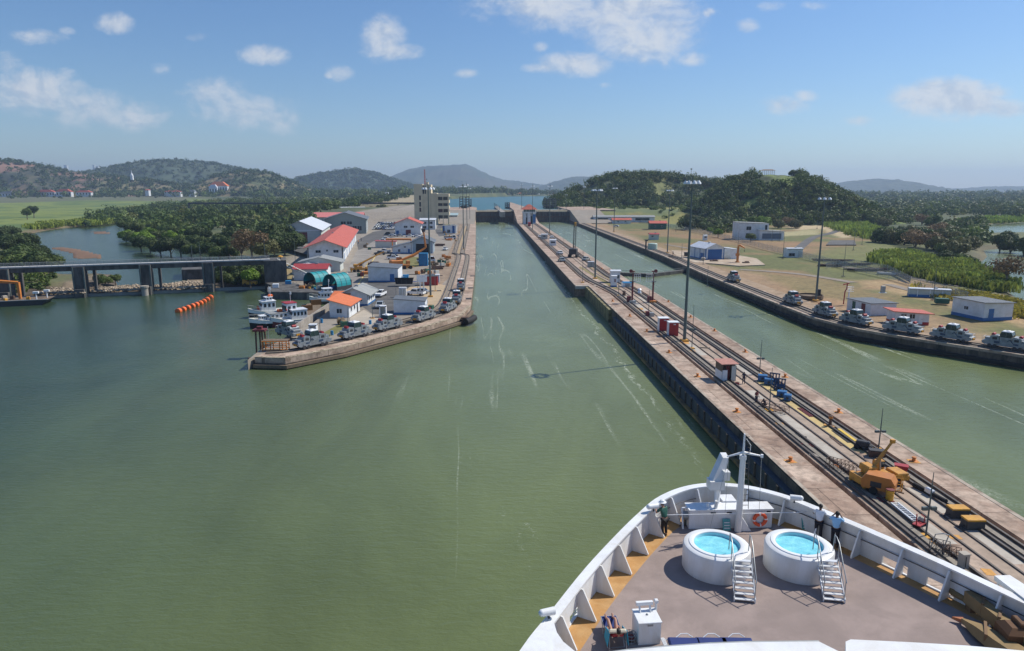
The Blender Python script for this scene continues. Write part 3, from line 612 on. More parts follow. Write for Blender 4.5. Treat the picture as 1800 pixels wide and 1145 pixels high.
# ---- single trees
def tree_model(name, seed, R0, H, per, size, mat_, trunkmat='trunk', lumps=9, spread=.8, sparse=False):
    rng = np.random.RandomState(seed); rd = random.Random(seed)
    root = thing(name, None, 'tree')
    rad = np.array([[R0, R0, (H*.42)]]); cen = np.array([[0, 0, H*.60]])
    v, f, t = leafcloud(cen, rad, per, size, np.ones((1, 3)), rng, lumps)
    c = fast_mesh('crown', v, f, mat_); c.parent = root
    tb = MB(); r0 = H*.028
    tb.tube([(0,0,-1.2),(r0*.3,0,H*.2),(r0*.5,r0*.4,H*.45),(0,r0,H*.75)], [r0*1.6,r0*1.1,r0*.8,r0*.25], 8)
    for k in range(7 if not sparse else 12):
        a = rd.uniform(0, 6.28); z = H*rd.uniform(.18,.5); e = H*rd.uniform(.6,.88); q = R0*rd.uniform(.45,.8)
        tb.tube([(0,0,z),(math.cos(a)*q*.45,math.sin(a)*q*.45,(z+e)*.5),(math.cos(a)*q,math.sin(a)*q,e)], [r0*.6,r0*.4,r0*.12], 6)
    tb.build('trunk', trunkmat, root, True); return Once(root)
F1 = foliage('foliage_dark', (.042,.072,.020), (.070,.100,.028)); F2 = foliage('foliage_mid', (.070,.105,.026), (.11,.145,.038))
F3 = foliage('foliage_bright', (.11,.19,.018), (.16,.24,.03)); F4 = foliage('foliage_dry', (.16,.11,.055), (.22,.15,.08)); F5 = foliage('foliage_olive', (.10,.105,.042), (.14,.14,.052))
T = {'dark': tree_model('broadleaf_tree', 1, 5.2, 9, 2600, .42, F1), 'dark2': tree_model('broadleaf_tree', 2, 4.6, 10, 2200, .42, F1),
     'mid': tree_model('broadleaf_tree', 3, 5.0, 8.5, 2200, .42, F2), 'mid2': tree_model('broadleaf_tree', 4, 4.2, 9.5, 1800, .42, F2),
     'bright': tree_model('broadleaf_tree', 5, 4.6, 8.5, 2200, .40, F3), 'dry': tree_model('dry_tree', 6, 5, 9.5, 1100, .34, F4, 'palebark', 9, sparse=True),
     'olive': tree_model('broadleaf_tree', 7, 4.6, 9, 1700, .40, F5, 'palebark')}
def tr(kind, x, y, s=1.0, label='', group=None, z=1.6, w=None, sink=0):
    X, Y = G(x, y, z); return T[kind].put((X, Y, z-sink*s), random.uniform(0, 6.28), label, group, (s*(w or 1), s*(w or 1), s))
def belt(kinds, pts, label, group, smin=.8, smax=1.3, z=1.6, w=None):
    for i, (x, y) in enumerate(pts): tr(kinds[i % len(kinds)], x, y, random.uniform(smin, smax), label, group, z, w, 0 if 'lone' in label else 2.6)
belt(['dark','mid','dark2','dark'], [(-60,470),(-35,450),(-20,475),(-5,440),(-8,462),(10,470),(12,448),(15,430),(30,460),(35,474),(33,444),(48,466),(52,450),(62,472),(70,460),(78,474),(50,434),(40,424),(5,420),(25,415),(-30,425),(85,478)], 'dark green riverside tree massed left of the river behind the dam', 'trees massed at the left end of the dam', .85, 1.15, z=1.0)
belt(['bright','mid','bright','mid2'], [(222,420),(236,424),(252,426),(240,412),(262,416),(280,420),(298,420),(270,408),(290,408),(312,412),(330,418),(222,408)], 'light green tree at the bend of the river', 'light green trees at the river bend', .8, 1.1, w=1.2)
belt(['dark','dark2','mid'], [(248,436),(264,440),(282,443),(300,444),(318,446),(336,447),(352,449),(369,450),(386,452),(402,452),(340,434),(360,436),(380,438),(400,440),(322,430),(345,420),(366,424),(388,426)], 'dark green tree along the river bank behind the dam', 'trees along the river bank behind the dam', .8, 1.1)
belt(['dark','dark2'], [(418,430),(436,424),(452,420),(470,430),(488,434),(500,428),(512,418),(524,410),(534,402),(516,438),(500,444),(482,446),(470,410),(490,404),(508,398),(445,404),(425,408)], 'tall dark green tree behind the long warehouse', 'dark trees left of the warehouses', 1.1, 1.6)
belt(['dark','mid','dark'], [(395,498),(410,500),(425,498),(440,500),(455,500),(400,484),(420,486),(440,484),(455,486)], 'dark green bush seen through the right bay of the dam', 'bushes behind the right bay of the dam', .55, .8, z=.8)
tr('bright', 440, 502, .6, 'bright yellow green bush behind the right bay of the dam')
tr('dry', 443, 462, 1.35, 'bare brownish tree at the right end of the dam'); tr('olive', 470, 462, 1.0, 'olive green tree beside the yard road at the dam end'); tr('dry', 425, 458, .9, 'small brownish leafless tree left of the big bare tree')
for i, (x, y) in enumerate([(186,504),(203,500),(176,500)]): tr('mid', x, y, .38, 'low green shrub among the rocks below the dam', 'shrubs on the rocks below the dam', .7)
tr('olive', 672, 378, 1.35, 'large olive tree at the far end of the yard'); tr('olive', 655, 376, 1.0, 'smaller brownish tree behind the grey workshop'); tr('dark', 735, 372, .9, 'dark tree against the wall of the tall beige building')
tr('olive', 590, 374, .9, 'leafless grey brown tree beside the pink hall'); tr('dry', 640, 386, .8, 'bare tree right of the pink hall')
belt(['mid2','dark2'], [(48,385),(60,382)], 'small lone tree on the grass field beyond the river', 'lone trees on the field', 1.0, 1.2, z=2)
# right bank trees
belt(['dark','dark2','mid','olive'], [(1205,404),(1222,402),(1238,404),(1252,402),(1266,404),(1280,406),(1295,404),(1215,394),(1240,392),(1275,396),(1292,392)], 'dark tree behind the perimeter fence left of the white two storey house', 'dark trees left of the white house', .9, 1.3, z=2)
tr('bright', 1262, 418, .62, 'small yellow green tree in front of the dark trees by the fence', z=2); tr('bright', 1248, 412, .5, 'low yellow green bush by the perimeter fence', z=2)
tr('bright', 1342, 402, 1.05, 'bright green tree rising behind the white two storey house', z=2, w=1.2); tr('bright', 1322, 400, 1.0, 'glossy bright green tree left behind the white house roof', z=2, w=1.1)
tr('mid', 1319, 425, .55, 'small dark green tree against the front of the white house', z=2)
belt(['olive','dry'], [(1368,402),(1385,398),(1398,402),(1376,390)], 'thin olive tree right of the white house', 'thin olive trees right of the white house', .8, 1.1, z=2)
belt(['dark','olive','dark2','dry','mid'], [(1555,428),(1572,430),(1590,432),(1608,436),(1560,415),(1580,418),(1602,420),(1622,430)], 'dark leafy tree in the clump beyond the mown grass', 'dark trees beyond the mown grass', 1.0, 1.3, z=1.5)
belt(['dry','olive','mid','olive'], [(1630,440),(1648,444),(1664,448),(1682,450),(1640,424),(1662,430),(1684,436),(1702,440),(1650,414),(1672,418)], 'brown and olive tree in the clump at the pond edge', 'olive trees at the pond edge', .95, 1.35, z=1.2)
belt(['dark2','mid'], [(1758,440),(1776,442),(1800,446),(1822,448),(1768,430),(1812,432)], 'dark tree on the spit between the two ponds', 'trees between the ponds', .9, 1.1, z=.8)
belt(['mid','dark'], [(1640,460),(1668,462),(1690,464),(1705,470)], 'leafy green bush on the near pond shore', 'bushes on the near pond shore', .55, .8, z=1)
tr('dry', 1768, 506, .95, 'reddish half bare tree leaning over the pond', z=1.5)
belt(['olive','dark','dry','mid2'], [(1480,384),(1498,388),(1516,392),(1534,396),(1552,400),(1470,372),(1500,376),(1530,380),(1560,386),(1590,392),(1620,396),(1640,400)], 'tree in the mixed wood behind the grass verge of the road', 'mixed trees behind the road verge', .9, 1.4, z=2)
# reeds and tall grass: dense upright blades
def reeds(name, label, poly, n, z, h, col, seed, size=.5):
    rng = np.random.RandomState(seed); P0 = np.array(scatter(poly, n, z, seed)); P0 = P0[fbm(P0[:, 0]/9+3, P0[:, 1]/9, 3) > .40]; P0[:, :2] += rng.normal(size=(len(P0), 2))*1.3; n = len(P0)
    big = fbm(P0[:, 0]/7, P0[:, 1]/7, 3)[:, None]; per = 6
    a = rng.rand(n, per)*6.28; ln = h*(.5+.8*rng.rand(n, per))*(.5+1.1*big); lean = rng.rand(n, per)*.55
    bx = P0[:, 0][:, None]+rng.normal(size=(n, per))*.5; by = P0[:, 1][:, None]+rng.normal(size=(n, per))*.5; bz = P0[:, 2][:, None]*np.ones((1, per))-.1
    dx, dy = np.cos(a), np.sin(a); wd = size*(.5+.6*rng.rand(n, per))
    p0 = np.stack([bx-dy*wd*.4, by+dx*wd*.4, bz], -1); p1 = np.stack([bx+dy*wd*.4, by-dx*wd*.4, bz], -1)
    tx, ty, tz = bx+dx*lean*ln, by+dy*lean*ln, bz+ln
    p2 = np.stack([tx+dy*wd*.6, ty-dx*wd*.6, tz-.1], -1); p3 = np.stack([tx-dy*wd*.6, ty+dx*wd*.6, tz], -1)
    V_ = np.stack([p0, p1, p2, p3], 2).reshape(-1, 3); F = np.arange(len(V_)).reshape(-1, 4)
    t = np.array(col)*(.6+.8*rng.rand(n, per, 1))*(.35+1.3*big[:, :, None]); t = np.broadcast_to(t[:, :, None, :], (n, per, 4, 3)).reshape(-1, 3)
    return tag(fast_mesh(name, V_, F, 'leafmass', t), label, 'grass', kind='stuff')
reeds('reeds', 'tall pale green reeds between the dirt track and the pond', [(1530,462),(1545,452),(1600,450),(1640,462),(1700,470),(1740,484),(1775,508),(1770,520),(1710,508),(1650,500),(1590,484)], 5200, 1.5, 2.3, (2.2,2.0,1.5), 41)
reeds('reeds', 'light green cane grass beside the winding road', [(1425,385),(1450,380),(1500,392),(1560,410),(1590,420),(1570,428),(1500,416),(1450,398)], 2600, 2, 3.0, (2.2,2.2,1.5), 42)
reeds('reeds', 'pale green reeds between the two far ponds', [(1670,392),(1735,384),(1850,382),(1850,389),(1740,394)], 1800, 1.5, 2.2, (2.2,2.3,1.4), 45, .9)
reeds('dry_grass', 'dry tan grass along the dirt track', [(1610,505),(1700,515),(1800,535),(1900,550),(1900,572),(1800,560),(1700,535),(1630,520)], 3000, 2, 1.0, (4.0,2.6,1.7), 43)
reeds('tall_grass', 'tall grass on the far field edge', [(60,404),(110,398),(170,396),(200,392),(225,388),(150,388),(80,392),(40,398)], 2200, 1.5, 2.2, (2.4,2.2,1.2), 44, .8)
# ================================================================== lock walls
def off(path, d):
    """offset a plan polyline to its right by d"""
    out = []
    for i, p in enumerate(path):
        a = path[max(i-1, 0)]; b = path[min(i+1, len(path)-1)]; dx, dy = b[0]-a[0], b[1]-a[1]; l = math.hypot(dx, dy)
        out.append((p[0]+dy/l*d, p[1]-dx/l*d))
    return out
def smooth_path(pts, n=4):
    out = []
    for i in range(len(pts)-1):
        p0, p1, p2, p3 = pts[max(i-1,0)], pts[i], pts[i+1], pts[min(i+2,len(pts)-1)]
        for k in range(n):
            t = k/n; out.append(tuple(.5*((2*p1[j])+(-p0[j]+p2[j])*t+(2*p0[j]-5*p1[j]+4*p2[j]-p3[j])*t*t+(-p0[j]+3*p1[j]-3*p2[j]+p3[j])*t**3) for j in (0, 1)))
    out.append(tuple(pts[-1])); return out
ZC = 3.2
cw = thing('lock_wall', 'long concrete centre wall of the lock carrying towing tracks', 'lock wall', (36, 200, 0))
def W(mb, name, mats, parent, smooth=False):
    o = mb.build(name, mats, None, smooth); p = parent
    o.parent = p; o.matrix_parent_inverse = Matrix.Translation(p.location).inverted() if p.rotation_euler[2] == 0 else (Matrix.Translation(p.location) @ Matrix.Rotation(p.rotation_euler[2], 4, 'Z')).inverted()
    return o
YN = -60
# plan of the strips: left coping | trough | middle | trough | right coping, kinking at the jog
eL = [(28.7,YN),(28.7,192)]; eL2 = [(25,192),(25,640)]
tL0 = [(32.1,YN),(32.1,176),(31.2,184),(29.2,200),(28.6,214),(28.6,640)]; tL1 = [(x+.62,y) for x, y in tL0]
tR0 = [(41.0,YN),(41.0,180),(40.2,196),(39.2,214),(39.2,640)]; tR1 = [(x+.62,y) for x, y in tR0]
eR = [(44.4,YN),(44.4,190),(42.6,200),(42.6,640)]
m = MB()
m.prism(eL+[p for p in reversed([(32.1,YN),(32.1,176),(31.2,184),(30.2,192)])], -4, ZC, 0)
m.prism([(25,192.02),(25,640),(28.6,640),(28.6,214),(29.2,200),(30.19,192.02)], -4, ZC, 0)
W(m, 'west_coping', ['lock'], cw)
m = MB(); m.prism(tL1+list(reversed(tR0)), -4, ZC, 0); W(m, 'deck', ['lock'], cw)
m = MB(); m.prism(tR1+list(reversed(eR)), -4, ZC, 0); W(m, 'east_coping', ['lock'], cw)
for a, b in ((tL0, tL1), (tR0, tR1)):
    m = MB(); m.band(a, b, -4, ZC-.75); W(m, 'trough', ['black'], cw)  # trough floor coloured black for the shade down inside it
# faces: dark, stained, with floating fender and waler along the approach
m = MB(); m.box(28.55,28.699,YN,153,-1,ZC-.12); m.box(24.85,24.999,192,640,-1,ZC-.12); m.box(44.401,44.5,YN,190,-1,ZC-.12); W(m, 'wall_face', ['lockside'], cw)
M['fender'] = mat('fender_rubber', (.035,.045,.06), .7, var=.25, scale=1, col2=(.06,.07,.08), spot=.6)
m = MB(); m.box(27.75,28.55,YN,148,.55,2.2); W(m, 'fender', ['fender'], cw)
m = MB()
for k in range(52): m.box(27.6,27.748,4+k*2.8,4.35+k*2.8,.6,2.15)
W(m, 'fender_posts', ['lockside'], cw)
m = MB(); m.box(27.3,28.0,YN,150,.15,.5); W(m, 'waler', [mat('waler_ochre', (.34,.20,.055), .8, var=.25, scale=.6, col2=(.12,.09,.06), spot=.5)], cw)
m = MB()
for k in range(9): m.box(27.8,28.69,153.2+k*4.3,157.2+k*4.3,-.8+.1*(k%3),ZC-.25)
W(m, 'end_panel', [mat('ochre_panel', (.24,.21,.10), .85, var=.3, scale=.8, col2=(.12,.10,.06), spot=.7)], cw)
# rails
def rails(path, offs, z, wd=.14, h=.16, mt='rail', name='rail', parent=None):
    for q in offs:
        m = MB(); m.band(off(path, q-wd/2), off(path, q+wd/2), z, z+h); W(m, name, [mt], parent)
TW = [(33.9,YN),(33.9,176),(33.0,186),(31.0,202),(30.4,216),(30.4,640)]; TE = [(40.0,YN),(40.0,178),(39.0,196),(38.0,214),(38.0,640)]
MID = [(37.2,YN),(37.2,180),(36.4,196),(34.8,214),(34.8,640)]
rails(TW, (-.72,.72), ZC+.004, .2, .2, parent=cw); rails(TE, (-.72,.72), ZC+.004, .2, .2, parent=cw); rails(MID, (-.72,.72), ZC+.004, .16, .10, parent=cw)
m = MB(); m.band(off(TW,-.22), off(TW,.22), ZC+.004, ZC+.14); W(m, 'rack_rail', [mat('rack_steel', (.22,.19,.15), .7, var=.3, scale=2)], cw)
m = MB(); m.band(off(TE,-.22), off(TE,.22), ZC+.004, ZC+.14); W(m, 'rack_rail', [M['rack_steel']], cw)
M['ballast'] = mat('track_bed', (.22,.18,.14), .95, var=.3, scale=1.2, col2=(.32,.26,.20), spot=.5, world=True)
for P_ in (TW, TE):
    m = MB(); m.band(off(P_,-1.05), off(P_,1.05), ZC-.02, ZC+.004); W(m, 'track_bed', ['ballast'], cw)
m = MB(); m.band(off(MID,-.8), off(MID,.8), ZC-.02, ZC+.003); W(m, 'track_bed', [mat('mid_track_bed', (.36,.28,.215), .95, var=.25, scale=.8, world=True)], cw)
# bright repaired slabs
M['newslab'] = mat('pale_slab', (.46,.42,.36), .9, var=.12, scale=.4, col2=(.36,.32,.27), spot=.8, world=True)
M['yslab'] = mat('yellow_slab', (.56,.42,.17), .85, var=.14, scale=.5, col2=(.46,.34,.16), spot=.8, world=True)
m = MB()
for (x0,x1,y0,y1) in ((34.95,36.2,64,79),(34.95,36.2,84,88),(34.95,36.1,47,60),(38.2,39.2,52,57),(34.95,36.2,108,120),(38.2,39.1,44,49),(34.95,36.2,150,170),(38.2,39.1,96,104),(37.9,38.9,158,170)): m.box(x0,x1,y0,y1,ZC-.02,ZC+.006)
W(m, 'repair_slab', ['newslab'], cw)
m = MB(); m.prism([(38.1,66),(39.15,65),(39.2,94),(38.1,92)], ZC-.02, ZC+.012); W(m, 'yellow_slab', ['yslab'], cw)
m = MB(); m.box(28.6,29.0,YN,192,ZC-.02,ZC+.03); m.box(44.0,44.45,YN,190,ZC-.02,ZC+.03); m.box(24.95,25.3,192.1,640,ZC-.02,ZC+.03); m.box(42.3,42.65,200,640,ZC-.02,ZC+.03)
W(m, 'edge_curb', [mat('pale_edge', (.42,.36,.29), .9, var=.2, scale=.6, col2=(.24,.17,.13), spot=.8, world=True)], cw)
m = MB(); m.box(32.2,41,191,192.3,ZC,ZC+.03); m.box(25,32,190.6,191.9,ZC-.9,ZC-.02); W(m, 'cross_joint', ['newslab'], cw)
# grass strip by the jog, far pale paths
m = MB(); m.prism([(34.6,186),(36.0,182),(35.6,204),(33.0,240),(32.2,238)], ZC-.01, ZC+.03); m.prism([(37.0,200),(37.4,196),(36.2,240),(35.8,238)], ZC-.01, ZC+.03)
W(m, 'grass_strip', [mat('dry_verge', (.24,.20,.08), .95, var=.3, scale=1.5, world=True)], cw)
# ------------------------------------------------------------------ left wall and yard
ZL = 1.7
lw_edge = [(-12,672),(-10,640),(-7.5,470),(-5,300),(-4.2,230),(-4,163),(-5.6,150),(-11.5,139.5),(-17.4,131.2),(-25.8,119.5),(-33.7,111.8),(-39.0,112.6)]
lw_edge = [(x*1.018, y*1.018) for x, y in lw_edge]
lw = thing('lock_wall', 'concrete left lock wall curving round to the wing tip with parked locomotives', 'lock wall', (-8, 200, 0))
inner = off(lw_edge, 6.0)
m = MB(); m.band(inner, lw_edge, -4, ZL+.15, 0); W(m, 'coping', ['lock'], lw)
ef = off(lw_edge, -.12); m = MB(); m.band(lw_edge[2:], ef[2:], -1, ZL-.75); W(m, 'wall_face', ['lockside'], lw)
m = MB(); m.band(off(lw_edge,-.75)[5:], off(lw_edge,-.14)[5:], .2, .75); W(m, 'rubbing_strake', ['wood'], lw)
m = MB(); m.band(off(lw_edge,.0)[5:], off(lw_edge,.9)[5:], ZL+.155, ZL+.26); W(m, 'edge_beam', [mat('stained_edge', (.52,.43,.31), .9, var=.4, scale=1.3, col2=(.10,.075,.05), spot=1.0, bump=.5)], lw)
trk = smooth_path([(-17,672),(-15,600),(-11.2,330),(-10.4,300),(-8.2,288),(-7.6,230),(-7.4,176),(-8.6,158),(-13.2,145.5),(-19.5,135.8),(-27.4,124.8),(-34.2,117.4),(-38.2,116.0)], 4)
trk = [(x*1.018, y*1.018) for x, y in trk]
trk2 = [(p[0]-3.6, p[1]+1.0) for p in trk[:36]]
for t_ in (trk, trk2):
    m = MB(); m.band(off(t_,-1.15), off(t_,1.15), ZL+.14, ZL+.17); W(m, 'track_bed', ['ballast'], lw)
    rails(t_, (-.76,.76), ZL+.17, .18, .16, parent=lw); m = MB(); m.band(off(t_,-.2), off(t_,.2), ZL+.17, ZL+.26); W(m, 'rack_rail', ['rack_steel'], lw)
m = MB()
for y in (176,196,224,300,340): m.box(-5.6,-4.1,y,y+2.6,ZL+.15,ZL+.155)
W(m, 'recess_shade', ['black'], lw)  # black sheets laid flat on the coping, painting the shade of hollows
q = G(597,516); yard = [(-16,672),(-60,672)]+[G(690,374),G(600,398),G(520,470),G(505,512)]+[G(600,515.5),G(590,533),G(547,566),G(522,577),G(500,591),G(455,612),(-40.5,113.5)]+[inner[i] for i in range(len(inner)-1, 0, -1)]
o = MB().prism(yard, -4, ZL, 0).build('yard', 'pave'); struct(o)
m = MB(); m.prism([G(470,513.5,2),G(600,515.4,2),G(603,505,2),G(500,500,2),G(470,505,2)], -4, 2.05); struct(m.build('quay', 'darkconcrete'))
# yard surfacing: asphalt court, road, verges, each a thin sheet
def sheet(name, pts, mt, z=ZL, k=1, flag=True):
    o = MB().prism([G(x, y, z) for x, y in pts], z-.05, z+.006*k).build(name, mt); return struct(o)
sheet('road', [(612,522),(640,470),(655,440),(663,425),(690,405),(660,404),(640,420),(622,450),(600,500),(560,510)], mat('grey_road', (.27,.25,.225), .9, var=.15, scale=.15, world=True, col2=(.21,.19,.17), spot=.6), k=1)
sheet('asphalt', [(640,512),(648,494),(700,496),(745,498),(742,503),(718,512),(710,530),(716,545),(690,555),(655,552),(632,536)], 'asphalt', k=2)
sheet('asphalt', [(626,424),(655,408),(690,402),(700,416),(655,425),(640,436),(630,440)], 'asphalt', k=3)
sheet('asphalt', [(765,406),(772,392),(800,392),(800,412),(772,416)], 'asphalt', k=3)
sheet('asphalt', [(484,425),(520,425),(545,438),(540,448),(500,436)], 'asphalt', k=3)
sheet('verge', [(700,466),(712,452),(738,452),(742,468),(728,470)], mat('olive_verge', (.17,.16,.05), .95, var=.25, scale=.8, world=True), k=3)
sheet('verge', [(560,590),(600,568),(612,576),(580,592)], 'olive_verge', k=3)
sheet('verge', [(774,404),(790,388),(796,392),(780,408)], 'olive_verge', k=4)
sheet('verge', [(806,415),(812,398),(822,398),(820,420),(806,470),(800,470)], mat('tan_dirt', (.36,.27,.16), .95, var=.2, scale=.5, world=True), k=3)
sheet('path', [(770,505),(800,480),(806,440),(814,410),(820,380),(811,380),(800,420),(786,450),(770,470),(740,498)], mat('worn_dirt', (.30,.22,.15), .95, var=.25, scale=.4, world=True, col2=(.20,.145,.10), spot=.8), k=2)
sheet('path', [(615,560),(640,545),(665,560),(650,575),(615,580)], mat('pale_apron', (.42,.37,.30), .9, var=.12, scale=.4, world=True), k=4)
sheet('path', [(700,520),(720,505),(775,500),(792,505),(790,530),(760,545),(720,540)], mat('tan_paving', (.43,.33,.21), .9, var=.15, scale=.4, world=True), k=3)
for i in range(7):   # road edge lines
    pass
m = MB()
for (a, b) in (((622,508),(664,440)),((640,470),(646,460))): 
    A, B = G(*a), G(*b); m.band([A, B], [(A[0]+.5, A[1]), (B[0]+.5, B[1])], ZL, ZL+.02)
struct(m.build('road_marking', mat('line_yellow', (.55,.42,.16), .8)))
# ------------------------------------------------------------------ right wall
ZR = 2.2
rw_edge = [(79,672),(77,640),(74.6,300),(74.5,286),(72,223),(71.2,160),(71.5,144),(74.6,132),(79.7,124),(90.5,109.6),(112,86),(150,52),(210,0)]
rw = thing('lock_wall', 'concrete right lock wall with towing track along the far bank', 'lock wall', (80, 200, 0))
rin = off(rw_edge, -5.4)
m = MB(); m.band(rw_edge, rin, -4, ZR+.12, 0); W(m, 'coping', ['lock'], rw)
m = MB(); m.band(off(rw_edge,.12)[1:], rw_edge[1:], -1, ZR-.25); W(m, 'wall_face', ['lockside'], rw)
m = MB(); m.band(off(rw_edge,.8)[4:], off(rw_edge,.13)[4:], .3, .9); W(m, 'rubbing_strake', ['black'], rw)
m = MB(); m.band(off(rw_edge,-.0), off(rw_edge,-.6), ZR+.12, ZR+.24); W(m, 'edge_beam', ['pale_edge'], rw)
rtrk = smooth_path([(p[0], p[1]) for p in off(rw_edge, -3.6)], 4)
m = MB(); m.band(off(rtrk,-1.5), off(rtrk,1.5), ZR+.12, ZR+.13); W(m, 'track_bed', ['ballast'], rw)
rails(rtrk, (-.76,.76), ZR+.13, .18, .2, parent=rw); m = MB(); m.band(off(rtrk,-.2), off(rtrk,.2), ZR+.13, ZR+.24); W(m, 'rack_rail', ['rack_steel'], rw)
m = MB(); m.band(off(rtrk,2.2), off(rtrk,1.6), ZR-.1, ZR+.125); W(m, 'trough', ['black'], rw)  # flat black strip on the coping, painted in for a shaded trough
m = MB(); m.band(rin, off(rin,-4.5), -3, ZR+.02); struct(m.build('verge', mat('bank_dirt', (.36,.26,.17), .95, var=.2, scale=.35, world=True, col2=(.26,.18,.11), spot=.8)))
# caisson pontoon across the right chamber
ps = MB(); A = (45.2,229); B = (72.5,246)
o = thing('lock_sill_beam', 'low concrete beam spanning the right lock chamber', 'beam', (58, 238, 0))
m = MB(); m.band([(43,240),(53,236),(57,234),(74,247)], [(43,242.2),(53,238.2),(57.5,236.4),(74,249.4)], -2, 1.1); W(m, 'beam', ['darkconcrete'], o)
m = MB(); m.tube([(43,240.4,1.9),(53,236.4,1.9),(57,234.4,1.9),(73,246.6,1.9)], .05, 6)
for k in range(12): m.tube([(44+k*2.5, 240.2-.4*k*1.0 if k<5 else 236+.75*(k-6)*1.7-.6, 1.0),(44+k*2.5, 240.2-.4*k if k<5 else 236+.75*(k-6)*1.7-.6, 1.9)], .03, 5)
W(m, 'railing', ['mast'], o)
# ------------------------------------------------------------------ upper end: gates, heads, approach pier beyond
YG = 640
g = thing('lock_gate', 'dark steel lock gate closing the left chamber', 'lock gate', (8, YG, 0))
m = MB(); m.box(-10,25,YG,YG+2.5,-4,9.6); W(m, 'leaf', ['darkconcrete'], g)
m = MB(); m.box(-10,25,YG-.6,YG,4.5,5.4); m.box(-10,25,YG-.5,YG,8.9,9.7)
for k in range(14): m.box(-9.5+k*2.6,-9.2+k*2.6,YG-.4,YG,0,9)
W(m, 'rib', ['rust'], g); m = MB(); m.tube([(-10,YG+.2,10.8),(25,YG+.2,10.8)], .06, 6)
for k in range(15): m.tube([(-10+k*2.5,YG+.2,9.6),(-10+k*2.5,YG+.2,10.8)], .04, 5)
W(m, 'railing', ['galv'], g)
g = thing('lock_gate', 'dark steel lock gate closing the right chamber', 'lock gate', (60, YG, 0))
m = MB(); m.box(42.6,77,YG,YG+2.5,-4,9.6); W(m, 'leaf', ['darkconcrete'], g); m = MB(); m.box(42.6,77,YG-.6,YG,4.5,5.4)
for k in range(13): m.box(43+k*2.6,43.3+k*2.6,YG-.4,YG,0,9)
W(m, 'rib', ['rust'], g)
up = thing('lock_wall', 'raised far end of the centre wall reaching into the lake', 'lock wall', (34, 700, 0))
m = MB(); m.prism([(25,640.1),(42.6,640.1),(42,760),(36,1010),(33,1010),(25,760)], 0, 11.2); W(m, 'pier', ['lock'], up)
m = MB(); m.add([(25.1,560,ZC),(42.5,560,ZC),(42.5,640,11.2),(25.1,640,11.2),(25.1,640,0),(42.5,640,0),(25.1,560,0),(42.5,560,0)], [(0,1,2,3),(0,3,4,6),(1,7,5,2),(2,5,4,3)]); W(m, 'ramp', ['lock'], up)
hw = MB(); hw.prism([(-10.1,640.1),(-60,640.1),(-60,720),(-14,760),(-10.1,720)], 0, 11.15); o = hw.build('lock_wall', 'lock'); tag(o, 'raised concrete head wall at the far end of the left chamber', 'lock wall')
hw = MB(); hw.prism([(77.1,640.1),(120,640.1),(120,720),(90,900),(80,900),(77.1,720)], 0, 11.15); o = hw.build('lock_wall', 'lock'); tag(o, 'raised concrete head wall at the far end of the right chamber', 'lock wall')
rp = MB(); rp.add([(-10.2,570,ZL+.1),(-40,570,ZL+.1),(-40,640,11.1),(-10.2,640,11.1),(-10.2,570,0),(-10.2,640,0)], [(0,1,2,3),(0,3,5,4)]); struct(rp.build('pavement', 'pave'))
rp = MB(); rp.add([(77.2,570,ZR+.1),(105,570,ZR+.1),(105,640,11.1),(77.2,640,11.1),(77.2,570,0),(77.2,640,0)], [(0,1,2,3),(0,3,5,4)]); struct(rp.build('pavement', 'pave'))
# ================================================================== light masts
def mast_model(h, lamps, big=False):
    r = thing('light_mast', None, 'light mast')
    m = MB(); m.cbox((0,0,0), (1.3,1.3,.35), 0, 0, .06); m.build('base', 'yellow', r)
    m = MB(); m.tube([(0,0,.3),(0,0,h*.5),(0,0,h-.6)], [.30 if big else .27,.22,.12], 10); m.build('pole', 'mast', r, True)
    m = MB(); rr_ = 1.15 if big else 1.35
    m.tube([(rr_*math.cos(a/10*6.2832), rr_*math.sin(a/10*6.2832), h-.5) for a in range(11)], .06, 6)
    for a in range(4): m.tube([(0,0,h-.5),(rr_*math.cos(a*1.5708),rr_*math.sin(a*1.5708),h-.5)], .05, 5)
    m.tube([(0,0,h-.7),(0,0,h+.25)], .12, 8); m.tube([(-.3,0,h+.1),(-.3,0,h+1.5)], .03, 5); m.cbox((-.3,0,h+1.4), (.22,.22,.2)); m.build('head_frame', 'mast', r)
    for k in range(lamps):
        a = k/lamps*6.2832; c = (rr_*math.cos(a), rr_*math.sin(a), h-1.05)
        m = MB(); m.lathe([(.42,0),(.36,.25),(.16,.5),(.12,.62)], c, 10); m.build('lamp', 'lamp', r, True)
    return Once(r)
MA = mast_model(28.4, 6); MBg = mast_model(29.2, 8, True)
def mast(x, y, z, ytop, label, model=MA, h0=28.4, ws=None):
    X, Y = G(x, y, z); h = zat(x+ (x-900)*.02, ytop, X, Y)-z; s = h/h0
    return model.put((X, Y, z), 0, label, 'tall floodlight masts along the locks', ((ws or 1), (ws or 1), s))
mast(1203, 600, ZC, 313, 'nearest tall floodlight mast, standing beside the red cabinets on the centre wall', MBg, 29.2)
mast(1046, 490, ZC, 330, 'floodlight mast on the centre wall next to the crawler crane')
mast(966, 410, ZC, 325, 'floodlight mast on the centre wall between the crane and the control house')
mast(936, 405, ZC, 325, 'floodlight mast just right of the lock control house', ws=.8)
mast(917, 368, 11.2, 323, 'floodlight mast standing right behind the control house roof', ws=.8)
mast(1434, 529, ZR, 344, 'floodlight mast on the right bank beside the parked locomotives')
mast(1173, 445, ZR, 332, 'floodlight mast on the right bank behind the dark beam across the lock')
mast(1079, 408, ZR, 329, 'floodlight mast on the right bank in front of the long white building')
mast(1026, 384, ZR, 327, 'floodlight mast at the far right lock wall', ws=.9)
